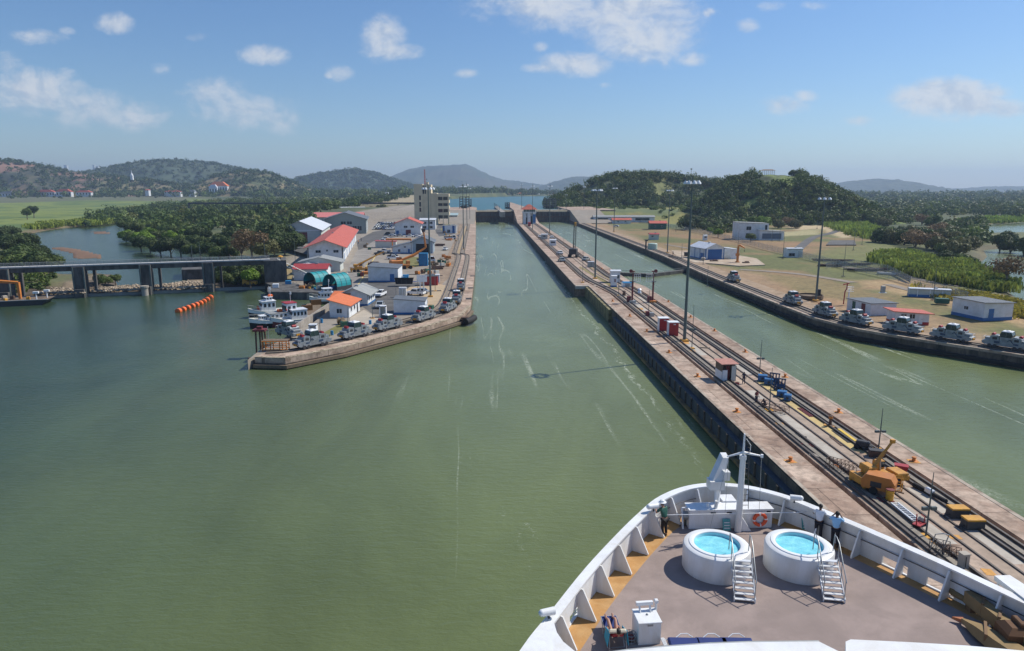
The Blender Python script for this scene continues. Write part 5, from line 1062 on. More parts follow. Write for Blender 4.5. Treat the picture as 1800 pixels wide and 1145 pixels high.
# bulwark: plating, freeing ports, cap rail, brackets, cable
def cum(path):
    s = [0]
    for i in range(1, len(path)): s.append(s[-1]+math.dist(path[i], path[i-1]))
    return s
def along(path, s):
    c = cum(path); i = max(1, min(len(path)-1, next((k for k, v in enumerate(c) if v >= s), len(path)-1))); t = (s-c[i-1])/(c[i]-c[i-1]+1e-9)
    p = (path[i-1][0]+(path[i][0]-path[i-1][0])*t, path[i-1][1]+(path[i][1]-path[i-1][1])*t)
    dx, dy = path[i][0]-path[i-1][0], path[i][1]-path[i-1][1]; l = math.hypot(dx, dy); return p, (dx/l, dy/l)
def sub(path, s0, s1, k=5): return [along(path, s0+(s1-s0)*i/k)[0] for i in range(k+1)]
for sgn, path, nm in ((-1, Lp, 'l'), (1, Rp, 'r')):
    c = clip(path, YM); up_ = MB(); up_.band(off(c, .02*sgn), off(c, .12*sgn), ZD+.58, ZT-.05); 
    lo_ = MB(); S = 0; bay = 1.95; tot = cum(c)[-1]
    st = .2
    while st < tot-.1:
        en = min(st+bay, tot); yy = along(c, st)[0][1]
        if (sgn < 0 and yy < 26.5) or (sgn > 0 and yy < 28.2):
            g0 = st+bay*.30; g1 = st+bay*.88
            if g1 < tot:
                a1 = sub(c, st, g0); lo_.band(off(a1,.02*sgn), off(a1,.12*sgn), ZD-.1, ZD+.579); a1 = sub(c, g1, en); lo_.band(off(a1,.02*sgn), off(a1,.12*sgn), ZD-.1, ZD+.579)
                a1 = sub(c, g0, g1); lo_.band(off(a1,.02*sgn), off(a1,.12*sgn), ZD-.1, ZD+.06); lo_.band(off(a1,.02*sgn), off(a1,.12*sgn), ZD+.44, ZD+.579)
                if sgn < 0:
                    pA, pB = along(c, g0)[0], along(c, g1)[0]; lo_.tube([(pA[0]+.08,pA[1],ZD+.06),(pB[0]+.08,pB[1],ZD+.44)], .02, 5); lo_.tube([(pA[0]+.08,pA[1],ZD+.44),(pB[0]+.08,pB[1],ZD+.06)], .02, 5)
        else: a1 = sub(c, st, en); lo_.band(off(a1,.02*sgn), off(a1,.12*sgn), ZD-.1, ZD+.579)
        st = en
    a1 = sub(c, 0, .2, 2); lo_.band(off(a1,.02*sgn), off(a1,.12*sgn), ZD-.1, ZD+.579)
    W(up_, 'bulwark', ['shipwhite'], ship, True); W(lo_, 'bulwark_skirt', ['shipwhite'], ship)
    cp = MB(); cp.band(off(c, -.14*sgn), off(c, .26*sgn), ZT-.05, ZT+.03); W(cp, 'cap_rail', ['shipwhite'], ship, True)
    st = 1.15 if sgn < 0 else 1.7
    while st < tot-.2:
        p, d = along(c, st); nx_, ny_ = (-d[1], d[0]) if sgn < 0 else (d[1], -d[0])
        if nx_*(AXX(p[1])-p[0])+ny_*(-1) < 0: nx_, ny_ = -nx_, -ny_
        t = .03; q = MB(); A = (p[0]+nx_*.12, p[1]+ny_*.12); dep0, dep1 = .20, (.78 if sgn < 0 else .68)
        prof = [(0, ZD+.01), (dep1, ZD+.01), (dep1, ZD+.08), (dep0, ZT-.06), (0, ZT-.06)]
        vs = [(A[0]+nx_*u+d[0]*s_*t, A[1]+ny_*u+d[1]*s_*t, z) for s_ in (-1, 1) for u, z in prof]
        q.add(vs, [(0,1,2,3,4),(9,8,7,6,5)]+[(i, (i+1)%5, 5+(i+1)%5, 5+i) for i in range(5)])
        # stiffening flange along the sloping edge
        f0 = (A[0]+nx_*dep1, A[1]+ny_*dep1, ZD+.06); f1 = (A[0]+nx_*dep0, A[1]+ny_*dep0, ZT-.07)
        w2 = .035; q.add([(f0[0]-d[0]*w2,f0[1]-d[1]*w2,f0[2]),(f0[0]+d[0]*w2,f0[1]+d[1]*w2,f0[2]),(f1[0]+d[0]*w2,f1[1]+d[1]*w2,f1[2]),(f1[0]-d[0]*w2,f1[1]-d[1]*w2,f1[2]),
               (f0[0]-d[0]*w2+nx_*.02,f0[1]-d[1]*w2+ny_*.02,f0[2]),(f0[0]+d[0]*w2+nx_*.02,f0[1]+d[1]*w2+ny_*.02,f0[2]),(f1[0]+d[0]*w2+nx_*.02,f1[1]+d[1]*w2+ny_*.02,f1[2]),(f1[0]-d[0]*w2+nx_*.02,f1[1]-d[1]*w2+ny_*.02,f1[2])],
               [(0,1,2,3),(7,6,5,4),(0,4,5,1),(1,5,6,2),(2,6,7,3),(3,7,4,0)])
        W(q, 'bracket', ['shipwhite'], ship); st += 1.95
    if sgn > 0:
        cb = off(c, .20*sgn); m = MB(); m.tube([(p[0],p[1],ZD+.80) for p in cb[6:-8]], .022, 6); W(m, 'cable', ['dark'], ship)
    else:
        cb = off(c, .24*sgn); m = MB(); m.tube([(p[0],p[1],ZD+.72) for p in cb[4:14]], .018, 6); W(m, 'cable', ['dark'], ship)
# bow well with the windlass, breakwater locker in front of it
def s3(x, y, z=ZD): return G3(x, y, z)
A = s3(1210, 929); B = s3(1357, 929); LY = (A[1]+B[1])/2
m = MB(); m.box(A[0], B[0], LY, LY+.75, ZD, ZD+.98); m.box(A[0]-.04, B[0]+.04, LY-.04, LY+.80, ZD+.98, ZD+1.02); m.box(A[0]+1.9, A[0]+2.6, LY+.75, LY+1.5, ZD, ZD+1.1); W(m, 'locker', ['shipwhite'], ship)
m = MB(); m.box(A[0]+1.05, A[0]+1.3, LY-.012, LY-.001, ZD+.78, ZD+.88); m.box(A[0]+1.85, A[0]+2.1, LY-.012, LY-.001, ZD+.78, ZD+.88); m.box(B[0]-.3, B[0]-.1, LY-.012, LY-.001, ZD+.80, ZD+.9); W(m, 'vent', ['dark'], ship)
m = MB(); m.prism([(AXX(31)-2.3,31.1),(AXX(31)+2.4,31.1),(AXX(31)+1.5,32.2),(AXX(31)-1.5,32.2)], ZD, ZD+.02); W(m, 'bow_well', [mat('well_brown', (.13,.10,.09), .8, var=.2)], ship)
wl = thing('windlass', 'grey windlass frame in the bow well behind the white locker', 'windlass', (AXX(31)-1.6, 31.2, ZD))
m = MB(); m.tube([(-.5,0,.55),(.5,0,.55)], .22, 14); m.build('drum', 'galv', wl, True)
m = MB()
for x in (-.55, .55): m.tube([(x,-.35,0),(x,0,.95),(x,.35,0)], .05, 6)
m.tube([(-.55,0,.95),(.55,0,.95)], .05, 6); m.tube([(.7,-.1,.1),(.7,-.1,1.25)], .08, 8); m.tube([(1.05,-.2,.1),(1.1,-.2,1.4)], .09, 8); m.build('frame', 'shipwhite', wl)
m = MB(); m.cbox((.1,.25,0), (.9,.35,.4), 0, 0, .04); m.build('bed', 'mast', wl)
# foremast
b0 = s3(1297, 934); mt = zat(1302, 762, b0[0], b0[1])
m = MB(); m.tube([(b0[0],b0[1],ZD),(b0[0],b0[1],mt-1.2)], [.17,.13], 14); m.tube([(b0[0],b0[1],mt-1.2),(b0[0],b0[1],mt)], [.06,.04], 10); m.tube([(b0[0],b0[1],mt-1.3),(b0[0],b0[1],mt-1.1)], .17, 12)
m.add([(b0[0]-.02,b0[1]-.02,ZD),(b0[0]+.65,b0[1]-.05,ZD),(b0[0]-.02,b0[1]-.02,ZD+1.0),(b0[0]+.02,b0[1]+.02,ZD),(b0[0]+.65,b0[1]-.01,ZD),(b0[0]+.02,b0[1]+.02,ZD+1.0)], [(0,1,2),(3,5,4),(0,3,4,1),(1,4,5,2),(2,5,3,0)])
W(m, 'mast', ['shipwhite'], ship, True)
yt_ = zat(1300, 800, b0[0], b0[1]); m = MB(); m.tube([(b0[0]-.78,b0[1],yt_-.05),(b0[0],b0[1],yt_+.15),(b0[0]+.92,b0[1],yt_-.05)], [.035,.07,.035], 8); m.tube([(b0[0]+.92,b0[1],yt_-.12),(b0[0]+.92,b0[1],yt_+.03)], .07, 8)
m.tube([(b0[0]+.1,b0[1],mt-.25),(b0[0]+.34,b0[1],mt-.6),(b0[0]+.32,b0[1],mt-.9)], .015, 5); W(m, 'yardarm', ['shipwhite'], ship)
m = MB()
for k in range(14): m.tube([(b0[0]+.13,b0[1]-.05,ZD+1.4+k*.27),(b0[0]+.40-.012*k,b0[1]-.05,ZD+1.4+k*.27)], .016, 5)
m.tube([(b0[0]+.42,b0[1]-.05,ZD+1.2),(b0[0]+.26,b0[1]-.05,yt_)], .016, 5); W(m, 'ladder', ['dark'], ship)
m = MB()
for x in (-.70, .90): m.tube([(b0[0]+x,b0[1],yt_-.1),(b0[0]+x*1.05,b0[1]-.1,ZT-.2)], .010, 4)
m.tube([(b0[0]-.7,b0[1],yt_-.1),(b0[0]-1.6,b0[1]-.4,ZD+.1)], .01, 4); W(m, 'stay', ['galv'], ship)
# stowed deck crane / davit leaning past the mast
m = MB(); p0 = Vector(s3(1270, 905)); p0.y = 31.6; p0.x = b0[0]-.75; zt0 = zat(1276, 848, p0.x, p0.y)
m.tube([(p0.x,p0.y,ZD),(p0.x,p0.y,zt0)], .14, 12)
z1_ = zat(1288, 802, p0.x+.55, p0.y+.6)
a1 = Vector((p0.x-.12,p0.y,zt0)); a2 = Vector((p0.x+.42,p0.y+.5,z1_)); 
for (wA, wB, th) in ((.29,.15,.24),):
    vs = []
    for c0, hw in ((a1, wA), (a2, wB)):
        vs += [(c0.x-hw,c0.y-th,c0.z),(c0.x+hw,c0.y-th,c0.z),(c0.x+hw,c0.y+th,c0.z+.1),(c0.x-hw,c0.y+th,c0.z+.1)]
    m.add(vs, [(0,1,2,3),(7,6,5,4),(0,4,5,1),(1,5,6,2),(2,6,7,3),(3,7,4,0)])
m.cbox((p0.x-.12,p0.y,zt0-.35), (.74,.6,.45)); m.cbox((p0.x+.33,p0.y-.1,zt0+.15), (.3,.4,.45)); W(m, 'crane_arm', ['shipwhite'], ship)
# thin rail across behind the tubs and the small teal panels
m = MB(); q0 = s3(1150, 929); q1 = s3(1440, 931); m.tube([(q0[0],LY-.35,ZD+.95),(q1[0],LY-.30,ZD+.95)], .02, 6)
for t_ in (.02,.99): m.tube([(q0[0]+(q1[0]-q0[0])*t_,LY-.34,ZD),(q0[0]+(q1[0]-q0[0])*t_,LY-.34,ZD+.95)], .02, 6)
W(m, 'guard_rail', ['shipwhite'], ship)
for (x, y, lb) in ((1277,933,'small teal sign board leaning behind the left whirlpool tub'),(1416,931,'small teal sign board leaning behind the right whirlpool tub')):
    p = s3(x, y); t_ = thing('sign_board', lb, 'sign', p, 0); mm_ = MB(); mm_.add([(-.19,-.05,.03),(.19,-.05,.03),(.19,.12,.55),(-.19,.12,.55),(-.19,-.02,.03),(.19,-.02,.03),(.19,.15,.55),(-.19,.15,.55)], [(0,1,2,3),(7,6,5,4),(0,4,5,1),(1,5,6,2),(2,6,7,3),(3,7,4,0)]); mm_.build('panel', mat('teal_panel', (.10,.36,.36), .5), t_)
    mm_ = MB()
    for k in range(3): mm_.box(-.14,.14,.0+k*.035-.055,.005+k*.035-.055,.13+k*.13,.18+k*.13)
    mm_.build('lettering', 'white', t_)
# lifebuoy on the locker
lb_ = thing('lifebuoy', 'orange lifebuoy hanging on the front of the white locker', 'lifebuoy', (B[0]-.65, LY-.10, ZD+.50))
m = MB(); N_ = 28
for i in range(N_):
    a0 = i/N_*6.2832; a1_ = (i+1)/N_*6.2832
    m.tube([(.29*math.cos(a0),0,.29*math.sin(a0)),(.29*math.cos(a1_),0,.29*math.sin(a1_))], .085, 10, 1 if (i % 7) < 1 else 0)
m.build('ring', [mat('lifebuoy_orange', (.75,.10,.03), .5), 'white'], lb_, True); m = MB(); m.tube([(-.13,.05,.14),(.14,.05,-.13)], .03, 6); m.box(-.2,.2,.07,.09,-.2,.2); m.build('holder', 'white', lb_)
# floodlights on the rail
def flood(x, y, z, label, rz):
    p = G3(x, y, z); t_ = thing('floodlight', label, 'floodlight', p, rz); m = MB(); m.tube([(0,0,0),(0,0,.16)], .035, 8); m.tube([(-.1,-.12,.12),(-.1,-.12,.3),(-.1,.12,.3)], .015, 5); m.build('bracket', 'dark', t_)
    m = MB(); m.tube([(-.28,0,.28),(.20,0,.25)], [.13,.15], 14); m.sphere((-.28,0,.28), .13, 12, 8); m.build('housing', 'shipwhite', t_, True); return t_
flood(1149, 899, ZT+.03, 'white floodlight on the left rail beside the man in the hat', R(20)); flood(965, 1087, ZT+.03, 'white floodlight on the left rail near the lower edge', R(20)); flood(1396, 884, ZT+.03, 'white floodlight on the right rail left of the officers', R(160))
# whirlpool tubs
M['tubwater'] = mat('pool_water', (.20,.62,.72), .06, var=.12, scale=2.5, bump=.35, bscale=3, col2=(.30,.75,.84), spot=1.2)
M['tubliner'] = mat('pool_liner', (.45,.78,.84), .3, var=.04)
def tub(x, y, label):
    c = G(x, y, ZD+1.15); t_ = thing('whirlpool_tub', label, 'hot tub', (c[0], c[1], ZD), 0, 'whirlpool tubs on the foredeck')
    m = MB(); m.lathe([(1.43,0),(1.45,.04),(1.45,1.02),(1.41,1.11),(1.33,1.15),(1.21,1.16)], (0,0,.006), 56, 0, True); m.build('shell', 'shipwhite', t_, True)
    m = MB(); m.lathe([(1.212,1.155),(1.19,1.20),(1.06,1.215),(1.0,1.19),(.97,1.12)], (0,0,0), 56, 0, True); m.build('rim', 'white', t_, True)
    m = MB(); m.lathe([(.972,1.16),(.94,.95),(.93,.72),(.72,.70),(.66,.40),(.001,.38)], (0,0,0), 48, 0, True); m.build('basin', 'tubliner', t_, True)
    m = MB(); m.lathe([(.957,1.03),(.001,1.03)], (0,0,0), 48, 0, True); m.build('water', 'tubwater', t_)
    # steps down towards the viewer
    st = thing('stair', None, None, (0,0,0)); 
    st.parent = t_; a = R(-62); dx, dy = math.cos(a), math.sin(a); sx_, sy_ = -dy, dx
    dx, dy = -.20, -.98; sx_, sy_ = .98, -.20
    bx, by = .62, -1.20; nst = 8; run = .184; rise = 1.12/8
    for k in range(nst):
        z = 1.12-k*rise*1.0; cx_, cy_ = bx+dx*(.12+k*run), by+dy*(.12+k*run)
        m = MB(); m.cbox((cx_, cy_, z-.045), (.80,.17,.035), 0, math.atan2(sy_, sx_)); m.build('tread', 'alu', st)
        m = MB(); m.cbox((cx_-dx*.07, cy_-dy*.07, z-.12), (.78,.015,.05), 0, math.atan2(sy_, sx_)); m.build('riser_bar', 'alu', st)
    for sg in (-1, 1):
        ox, oy = sx_*.41*sg, sy_*.41*sg; m = MB(); Ln = nst*run
        P0 = Vector((bx+ox+dx*.0, by+oy+dy*.0, 1.12)); P1_ = Vector((bx+ox+dx*Ln, by+oy+dy*Ln, .10)); P2_ = Vector((P1_.x, P1_.y, 0))
        for qa, qb in ((P0, P1_),):
            vs = [(qa.x,qa.y,qa.z-.14),(qb.x,qb.y,max(0,qb.z-.10)),(qb.x,qb.y,qb.z+.06),(qa.x,qa.y,qa.z+.02)]; th = .03
            vs2 = [(v[0]+sx_*th,v[1]+sy_*th,v[2]) for v in vs]; m.add(vs+vs2, [(0,1,2,3),(7,6,5,4),(0,4,5,1),(1,5,6,2),(2,6,7,3),(3,7,4,0)])
        m.tube([(P1_.x,P1_.y,0),(P1_.x,P1_.y,.2)], .03, 6); m.build('stringer', 'alu', st)
        m = MB(); hr = [(P0.x-dx*.55,P0.y-dy*.55,1.20),(P0.x-dx*.50,P0.y-dy*.50,1.98),(P0.x-dx*.25,P0.y-dy*.25,2.02),(P0.x+dx*.15,P0.y+dy*.15,1.92),(P1_.x-dx*.05,P1_.y-dy*.05,.95),(P1_.x+dx*.0,P1_.y+dy*.0,.90)]
        hr2 = [(P0.x+dx*.1,P0.y+dy*.1,1.40),(P1_.x-dx*.1,P1_.y-dy*.1,.50)]
        m.tube(hr, .022, 8); m.tube(hr2, .016, 6); m.tube([(P0.x+dx*.18,P0.y+dy*.18,1.0),(P0.x+dx*.18,P0.y+dy*.18,1.90)], .02, 6); m.tube([(P1_.x-dx*.1,P1_.y-dy*.1,.1),(P1_.x-dx*.1,P1_.y-dy*.1,.98)], .02, 6); m.tube([((P0.x+P1_.x)/2,(P0.y+P1_.y)/2,.5),((P0.x+P1_.x)/2,(P0.y+P1_.y)/2,1.45)], .02, 6)
        m.build('handrail', 'galv', st, True)
    return t_
tub(1260, 956, 'left whirlpool tub with blue water and metal steps, behind it the mast'); tub(1405, 956, 'right whirlpool tub with blue water, nearest the two officers')
# deck locker box with winch handles
p = s3(1140, 1131); t_ = thing('deck_locker', 'white square deck locker with a raised handle bar beside the sunbather', 'locker', (p[0]-.02, p[1]+.35, ZD+.006), R(4))
m = MB(); m.cbox((0,0,0), (.84,.86,.86), 0, 0, .02); m.build('box', 'shipwhite', t_); m = MB(); m.cbox((0,0,.862), (.90,.92,.05), 0, 0, .015); m.build('lid', 'shipwhite', t_)
m = MB(); m.cbox((0,-.47,.78), (.2,.03,.08)); m.lathe([(.05,0),(.03,.05),(.001,.06)], (.02,.03,.912), 10); m.build('latch', 'galv', t_)
m = MB()
for x in (-.2, .2): m.tube([(x,.18,.9),(x,.34,1.16)], .04, 8)
m.box(-.32,.32,.28,.40,1.13,1.26); m.build('handle_bar', 'shipwhite', t_); m = MB(); m.tube([(.46,.36,.85),(.46,.36,1.2)], .05, 10); m.cbox((.46,.36,1.18), (.14,.16,.12), 0, 0, .02); m.build('tap', 'shipwhite', t_)
# lounger with sunbather
def lounger(label, loc, rz, towel=True, fold=False):
    t_ = thing('sun_lounger', label, 'sun lounger', loc, rz); m = MB(); L0 = [(-.30,.95,.40),(-.30,.0,.36),(-.30,-.62,.80)]
    for s_ in (-1, 1): m.tube([(s_*.30,p_[1],p_[2]) for p_ in L0], .018, 8); m.tube([(s_*.31,.70,.40),(s_*.31,.45,.0)], .016, 6); m.tube([(s_*.31,-.35,0),(s_*.31,-.05,.40)], .016, 6); m.tube([(s_*.31,-.70,.02),(s_*.31,-.45,.66)], .016, 6); m.tube([(s_*.33,-.4,.60),(s_*.33,.1,.58),(s_*.33,.12,.38)], .016, 6)
    for y_, z_ in ((.95,.40),(-.62,.80),(.45,.0),(-.35,.0),(-.70,.02)): m.tube([(-.31,y_,z_),(.31,y_,z_)], .016, 6)
    m.build('frame', 'galv', t_, True)
    m = MB(); m.add([(-.28,.94,.41),(.28,.94,.41),(.28,0,.37),(-.28,0,.37),(-.28,-.60,.79),(.28,-.60,.79)]+[(-.28,.94,.395),(.28,.94,.395),(.28,0,.355),(-.28,0,.355),(-.28,-.60,.775),(.28,-.60,.775)], [(0,1,2,3),(3,2,5,4),(9,8,7,6),(10,11,8,9),(0,6,7,1),(1,7,8,2),(3,9,6,0),(4,10,9,3),(2,8,11,5),(5,11,10,4)]); m.build('sling', 'navy', t_)
    return t_
p = s3(1079, 1128); lg = lounger('blue sling sun lounger with a sunbather lying on it', (p[0], p[1], ZD+.01), R(3))
person('sunbather lying on the blue lounger with bare legs drawn up, seen from behind', (p[0], p[1], ZD+.02), R(3), 'red', 'navy', 'skin', None, 'recline')
tw = MB()
for s_ in (-1, 1): tw.add([(s_*.33,-.62,.85),(s_*.33,.02,.60),(s_*.37,.02,.22),(s_*.40,-.62,.25),(s_*.30,-.62,.86),(s_*.30,.02,.61),(s_*.355,.02,.22),(s_*.385,-.62,.25)], [(0,1,2,3),(7,6,5,4),(0,4,5,1),(1,5,6,2),(2,6,7,3),(3,7,4,0)])
o = tw.build('towel', 'cyan'); o.location = (p[0], p[1], ZD+.01); o.rotation_euler = (0,0,R(3)); tag(o, 'bright blue towel draped over the sides of the lounger', 'towel')
o = MB().cbox((0,0,0), (.62,.16,.10), 0, 0, .04).build('cushion', mat('cream_cushion', (.62,.55,.42), .8)); o.location = (p[0], p[1]-.60, ZD+.83); tag(o, 'cream head cushion at the top of the lounger', 'cushion')
o = thing('side_basket', 'round wire basket with dark things between the lounger and the locker', 'basket', (p[0]+.62, p[1]+.02, ZD+.01)); m = MB()
for z in (.02,.16,.30): m.tube([(.22*math.cos(a/12*6.2832),.22*math.sin(a/12*6.2832),z) for a in range(13)], .012, 5)
for a in range(12): m.tube([(.22*math.cos(a/12*6.2832),.22*math.sin(a/12*6.2832),0),(.22*math.cos(a/12*6.2832),.22*math.sin(a/12*6.2832),.30)], .008, 4)
m.build('wire', 'galv', o); m = MB(); m.sphere((0,0,.14), .15, 10, 6, 0, (1,1,.8)); m.build('contents', 'maroon', o, True)
# row of folded blue loungers
for i, (x, lb) in enumerate(((1200,'folded blue lounger, left one of the row under the white canopy'),(1248,'folded blue lounger, second in the row under the white canopy'),(1292,'folded blue lounger, third in the row at the lower edge'))):
    p = s3(x, 1140); t_ = thing('folded_lounger', lb, 'sun lounger', (p[0], p[1]-.1, ZD+.01), 0, 'folded loungers at the lower edge'); m = MB(); m.cbox((.05,0,.16), (1.15,.62,.16), 0, R(-4), .05); m.build('sling', 'navy', t_)
    m = MB()
    for k in range(3): m.tube([(-.60-.05*k,-.34,.22),(-.66-.05*k,.34,.26)], .022, 6)
    m.tube([(-.2,.32,.28),(0,.42,.36),(.25,.42,.36),(.42,.32,.28)], .02, 6); m.tube([(-.6,.33,.2),(.6,.33,.2)], .02, 6); m.tube([(-.6,-.33,.2),(.6,-.33,.2)], .02, 6)
    for sx_ in (-.5,.5): m.tube([(sx_,-.3,.18),(sx_,-.3,0)], .018, 5); m.tube([(sx_,.3,.18),(sx_,.3,0)], .018, 5)
    m.build('frame', 'white', t_)
# deckhouse roof edge below the camera: gently curved front
ZR2 = 21.0
fr = [G(x, y, ZR2) for x, y in ((1040,1152),(1105,1143),(1170,1137),(1250,1131.5),(1320,1129),(1400,1128.5),(1440,1128))]
fr2 = [G(x, y, ZR2) for x, y in ((1495,1128),(1600,1133),(1700,1139),(1800,1148),(1900,1160))]
m = MB(); m.prism(fr+[G(1476,1146,ZR2),G(1482,1330,ZR2),G(1040,1330,ZR2)], ZR2-.35, ZR2, 0); W(m, 'canopy_roof', ['shipwhite'], ship)
m = MB(); m.prism([G(1486,1132,ZR2)]+fr2+[G(1900,1330,ZR2),G(1490,1330,ZR2)], ZR2-.30, ZR2+.05, 0); W(m, 'canopy_roof', ['shipwhite'], ship)
m = MB(); m.tube([(p_[0],p_[1]+.02,ZR2-.02) for p_ in fr], .03, 6); W(m, 'gutter', ['galv'], ship)
bx0, bx1 = 3.2, 20.5; m = MB(); m.box(bx0,bx1,2,11.4,ZD,ZR2-.36); W(m, 'deckhouse', ['shipwhite'], ship)
m = MB()
for k in range(8): m.box(bx0+.9+k*2.1,bx0+2.3+k*2.1,11.4,11.43,ZD+3.6,ZD+4.9)
W(m, 'deckhouse_window', ['glass'], ship)
# stowed covered ladder and boom in khaki canvas
def beamlink(m, A, B, w_, h_):
    A, B = Vector(A), Vector(B); d = (B-A); d.z = 0; d.normalize(); s_ = Vector((d.y,-d.x,0))*w_/2; u = Vector((0,0,h_))
    m.add([A-s_,A+s_,B+s_,B-s_,A-s_+u,A+s_+u,B+s_+u,B-s_+u], [(0,3,2,1),(4,5,6,7),(0,1,5,4),(1,2,6,5),(2,3,7,6),(3,0,4,7)])
t_ = thing('gangway', 'khaki canvas covered gangway stowed along the right bulwark', 'gangway', s3(1720, 1090)); m = MB()
pA, pB, pC = s3(1700,1068), s3(1772,1128), s3(1830,1175); beamlink(m, (pA[0],pA[1],ZD+.25), (pB[0],pB[1],ZD+.25), .42, .5); beamlink(m, (pB[0],pB[1],ZD+.22), (pC[0],pC[1],ZD+.22), .5, .6); W(m, 'cover', ['khaki'], t_)
m = MB(); hA = Vector(s3(1688,1056)); m.tube([hA+Vector((-.25,.55,.35)), hA+Vector((-.28,.1,.3)), hA+Vector((0,-.4,.25)), hA+Vector((.3,-.75,.25))], [.10,.13,.12,.10], 10); m.tube([hA+Vector((-.15,.6,.4)), hA+Vector((.25,.4,.45)), hA+Vector((.35,-.2,.35)), hA+Vector((.45,-.6,.3))], [.12,.13,.12,.10], 10); W(m, 'curved_end', ['khaki'], t_, True)
m = MB()
for f in (.35,.75): q = Vector(pA).lerp(Vector(pB), f); m.cbox((q.x,q.y,ZD+.22), (.10,.55,.58), 0, R(-40))
for f in (.1,.9): q = Vector(pA).lerp(Vector(pB), f); m.cbox((q.x,q.y,ZD), (.3,.3,.25))
W(m, 'strap', [mat('strap_brown', (.20,.12,.06), .8)], t_)
t_ = thing('stowed_boom', 'khaki canvas wrapped boom with an orange tipped end lying at lower right', 'boom', s3(1730, 1125)); m = MB()
pA, pB = s3(1690,1098), s3(1800,1180); vs = []
for (p_, hw, h_) in ((pA,.06,.12),(Vector(pA).lerp(Vector(pB),.3),.32,.34),(Vector(pA).lerp(Vector(pB),.6),.42,.40),(pB,.5,.5)):
    p_ = Vector(p_); d = (Vector(pB)-Vector(pA)).normalized(); s_ = Vector((d.y,-d.x,0))*hw; vs += [p_-s_+Vector((0,0,.15)), p_+s_+Vector((0,0,.15)), p_+s_*.7+Vector((0,0,.15+h_)), p_-s_*.7+Vector((0,0,.15+h_))]
m.add(vs, [(0,1,2,3),(15,14,13,12)]+[(4*r_+i, 4*r_+(i+1)%4, 4*r_+4+(i+1)%4, 4*r_+4+i) for r_ in range(3) for i in range(4)]); W(m, 'cover', ['khaki'], t_)
m = MB(); q = Vector(pA); m.add([q+Vector((-.25,.22,.1)), q+Vector((.1,.1,.1)), q+Vector((.02,-.1,.1)), q+Vector((-.25,.22,.2)), q+Vector((.1,.1,.25)), q+Vector((.02,-.1,.25))], [(0,2,1),(3,4,5),(0,1,4,3),(1,2,5,4),(2,0,3,5)]); W(m, 'tip', [mat('terracotta_tip', (.45,.16,.07), .7)], t_)
m = MB(); q = Vector(pA).lerp(Vector(pB), .38); m.cbox((q.x,q.y,ZD+.12), (.10,.95,.44), 0, R(-35)); W(m, 'strap', ['strap_brown'], t_)
t_ = thing('winch', 'brown canvas covered winch at the lower right corner', 'winch', s3(1790,1132)); m = MB(); q = s3(1792,1142); m.cbox((q[0],q[1],ZD+.1), (1.4,.9,.9), 0, R(-10), .2); m.cbox((q[0]-.1,q[1]+.1,ZD+.95), (.2,.6,.2), 0, R(-10), .03); W(m, 'cover', [mat('brown_canvas', (.13,.065,.03), .85, var=.2, scale=2)], t_)
# white flat awning outboard on the right
t_ = thing('rail_platform', 'white flat platform projecting outside the right bulwark', 'platform', G3(1790,1040,ZT)); m = MB(); m.prism([G(1748,1012,14.9),G(1775,1011,14.9),G(1830,1046,14.9),G(1830,1075,14.9)], 14.7, 14.9); W(m, 'plate', ['shipwhite'], t_)
m = MB(); a0 = G3(1756,1022,14.7); m.tube([a0,(a0[0]-.3,a0[1]-.2,13.6)], .05, 6); W(m, 'strut', ['shipwhite'], t_)
m = MB(); m.prism([G(x, y, 14.86) for x, y in ((895,1168),(922,1133),(957,1093),(974,1096),(979,1112),(990,1128),(1012,1146),(1030,1168))], 14.5, 14.86); W(m, 'bulwark_wing', ['shipwhite'], ship)
# people on the foredeck
p = s3(1167, 943); person('man in a white hat, dark green shirt and black trousers leaning on the left rail', (p[0], p[1], ZD+.01), R(28), 'green', 'black', 'skin', 'white', 'lean')
M['lightblue'] = mat('light_blue_shirt', (.28,.52,.78), .8); M['whiteshirt'] = mat('white_shirt', (.72,.75,.80), .8); M['uniform'] = mat('black_trousers', (.012,.012,.02), .8)
p = s3(1437, 949); person('officer in a white shirt and black trousers leaning on the right rail', (p[0], p[1], ZD+.01), R(-30), 'whiteshirt', 'uniform', 'darkskin', None, 'lean')
p = s3(1466, 962); person('person in a light blue shirt and black trousers raising a camera at the right rail', (p[0], p[1], ZD+.01), R(-32), 'lightblue', 'uniform', 'darkskin', None, 'photo')
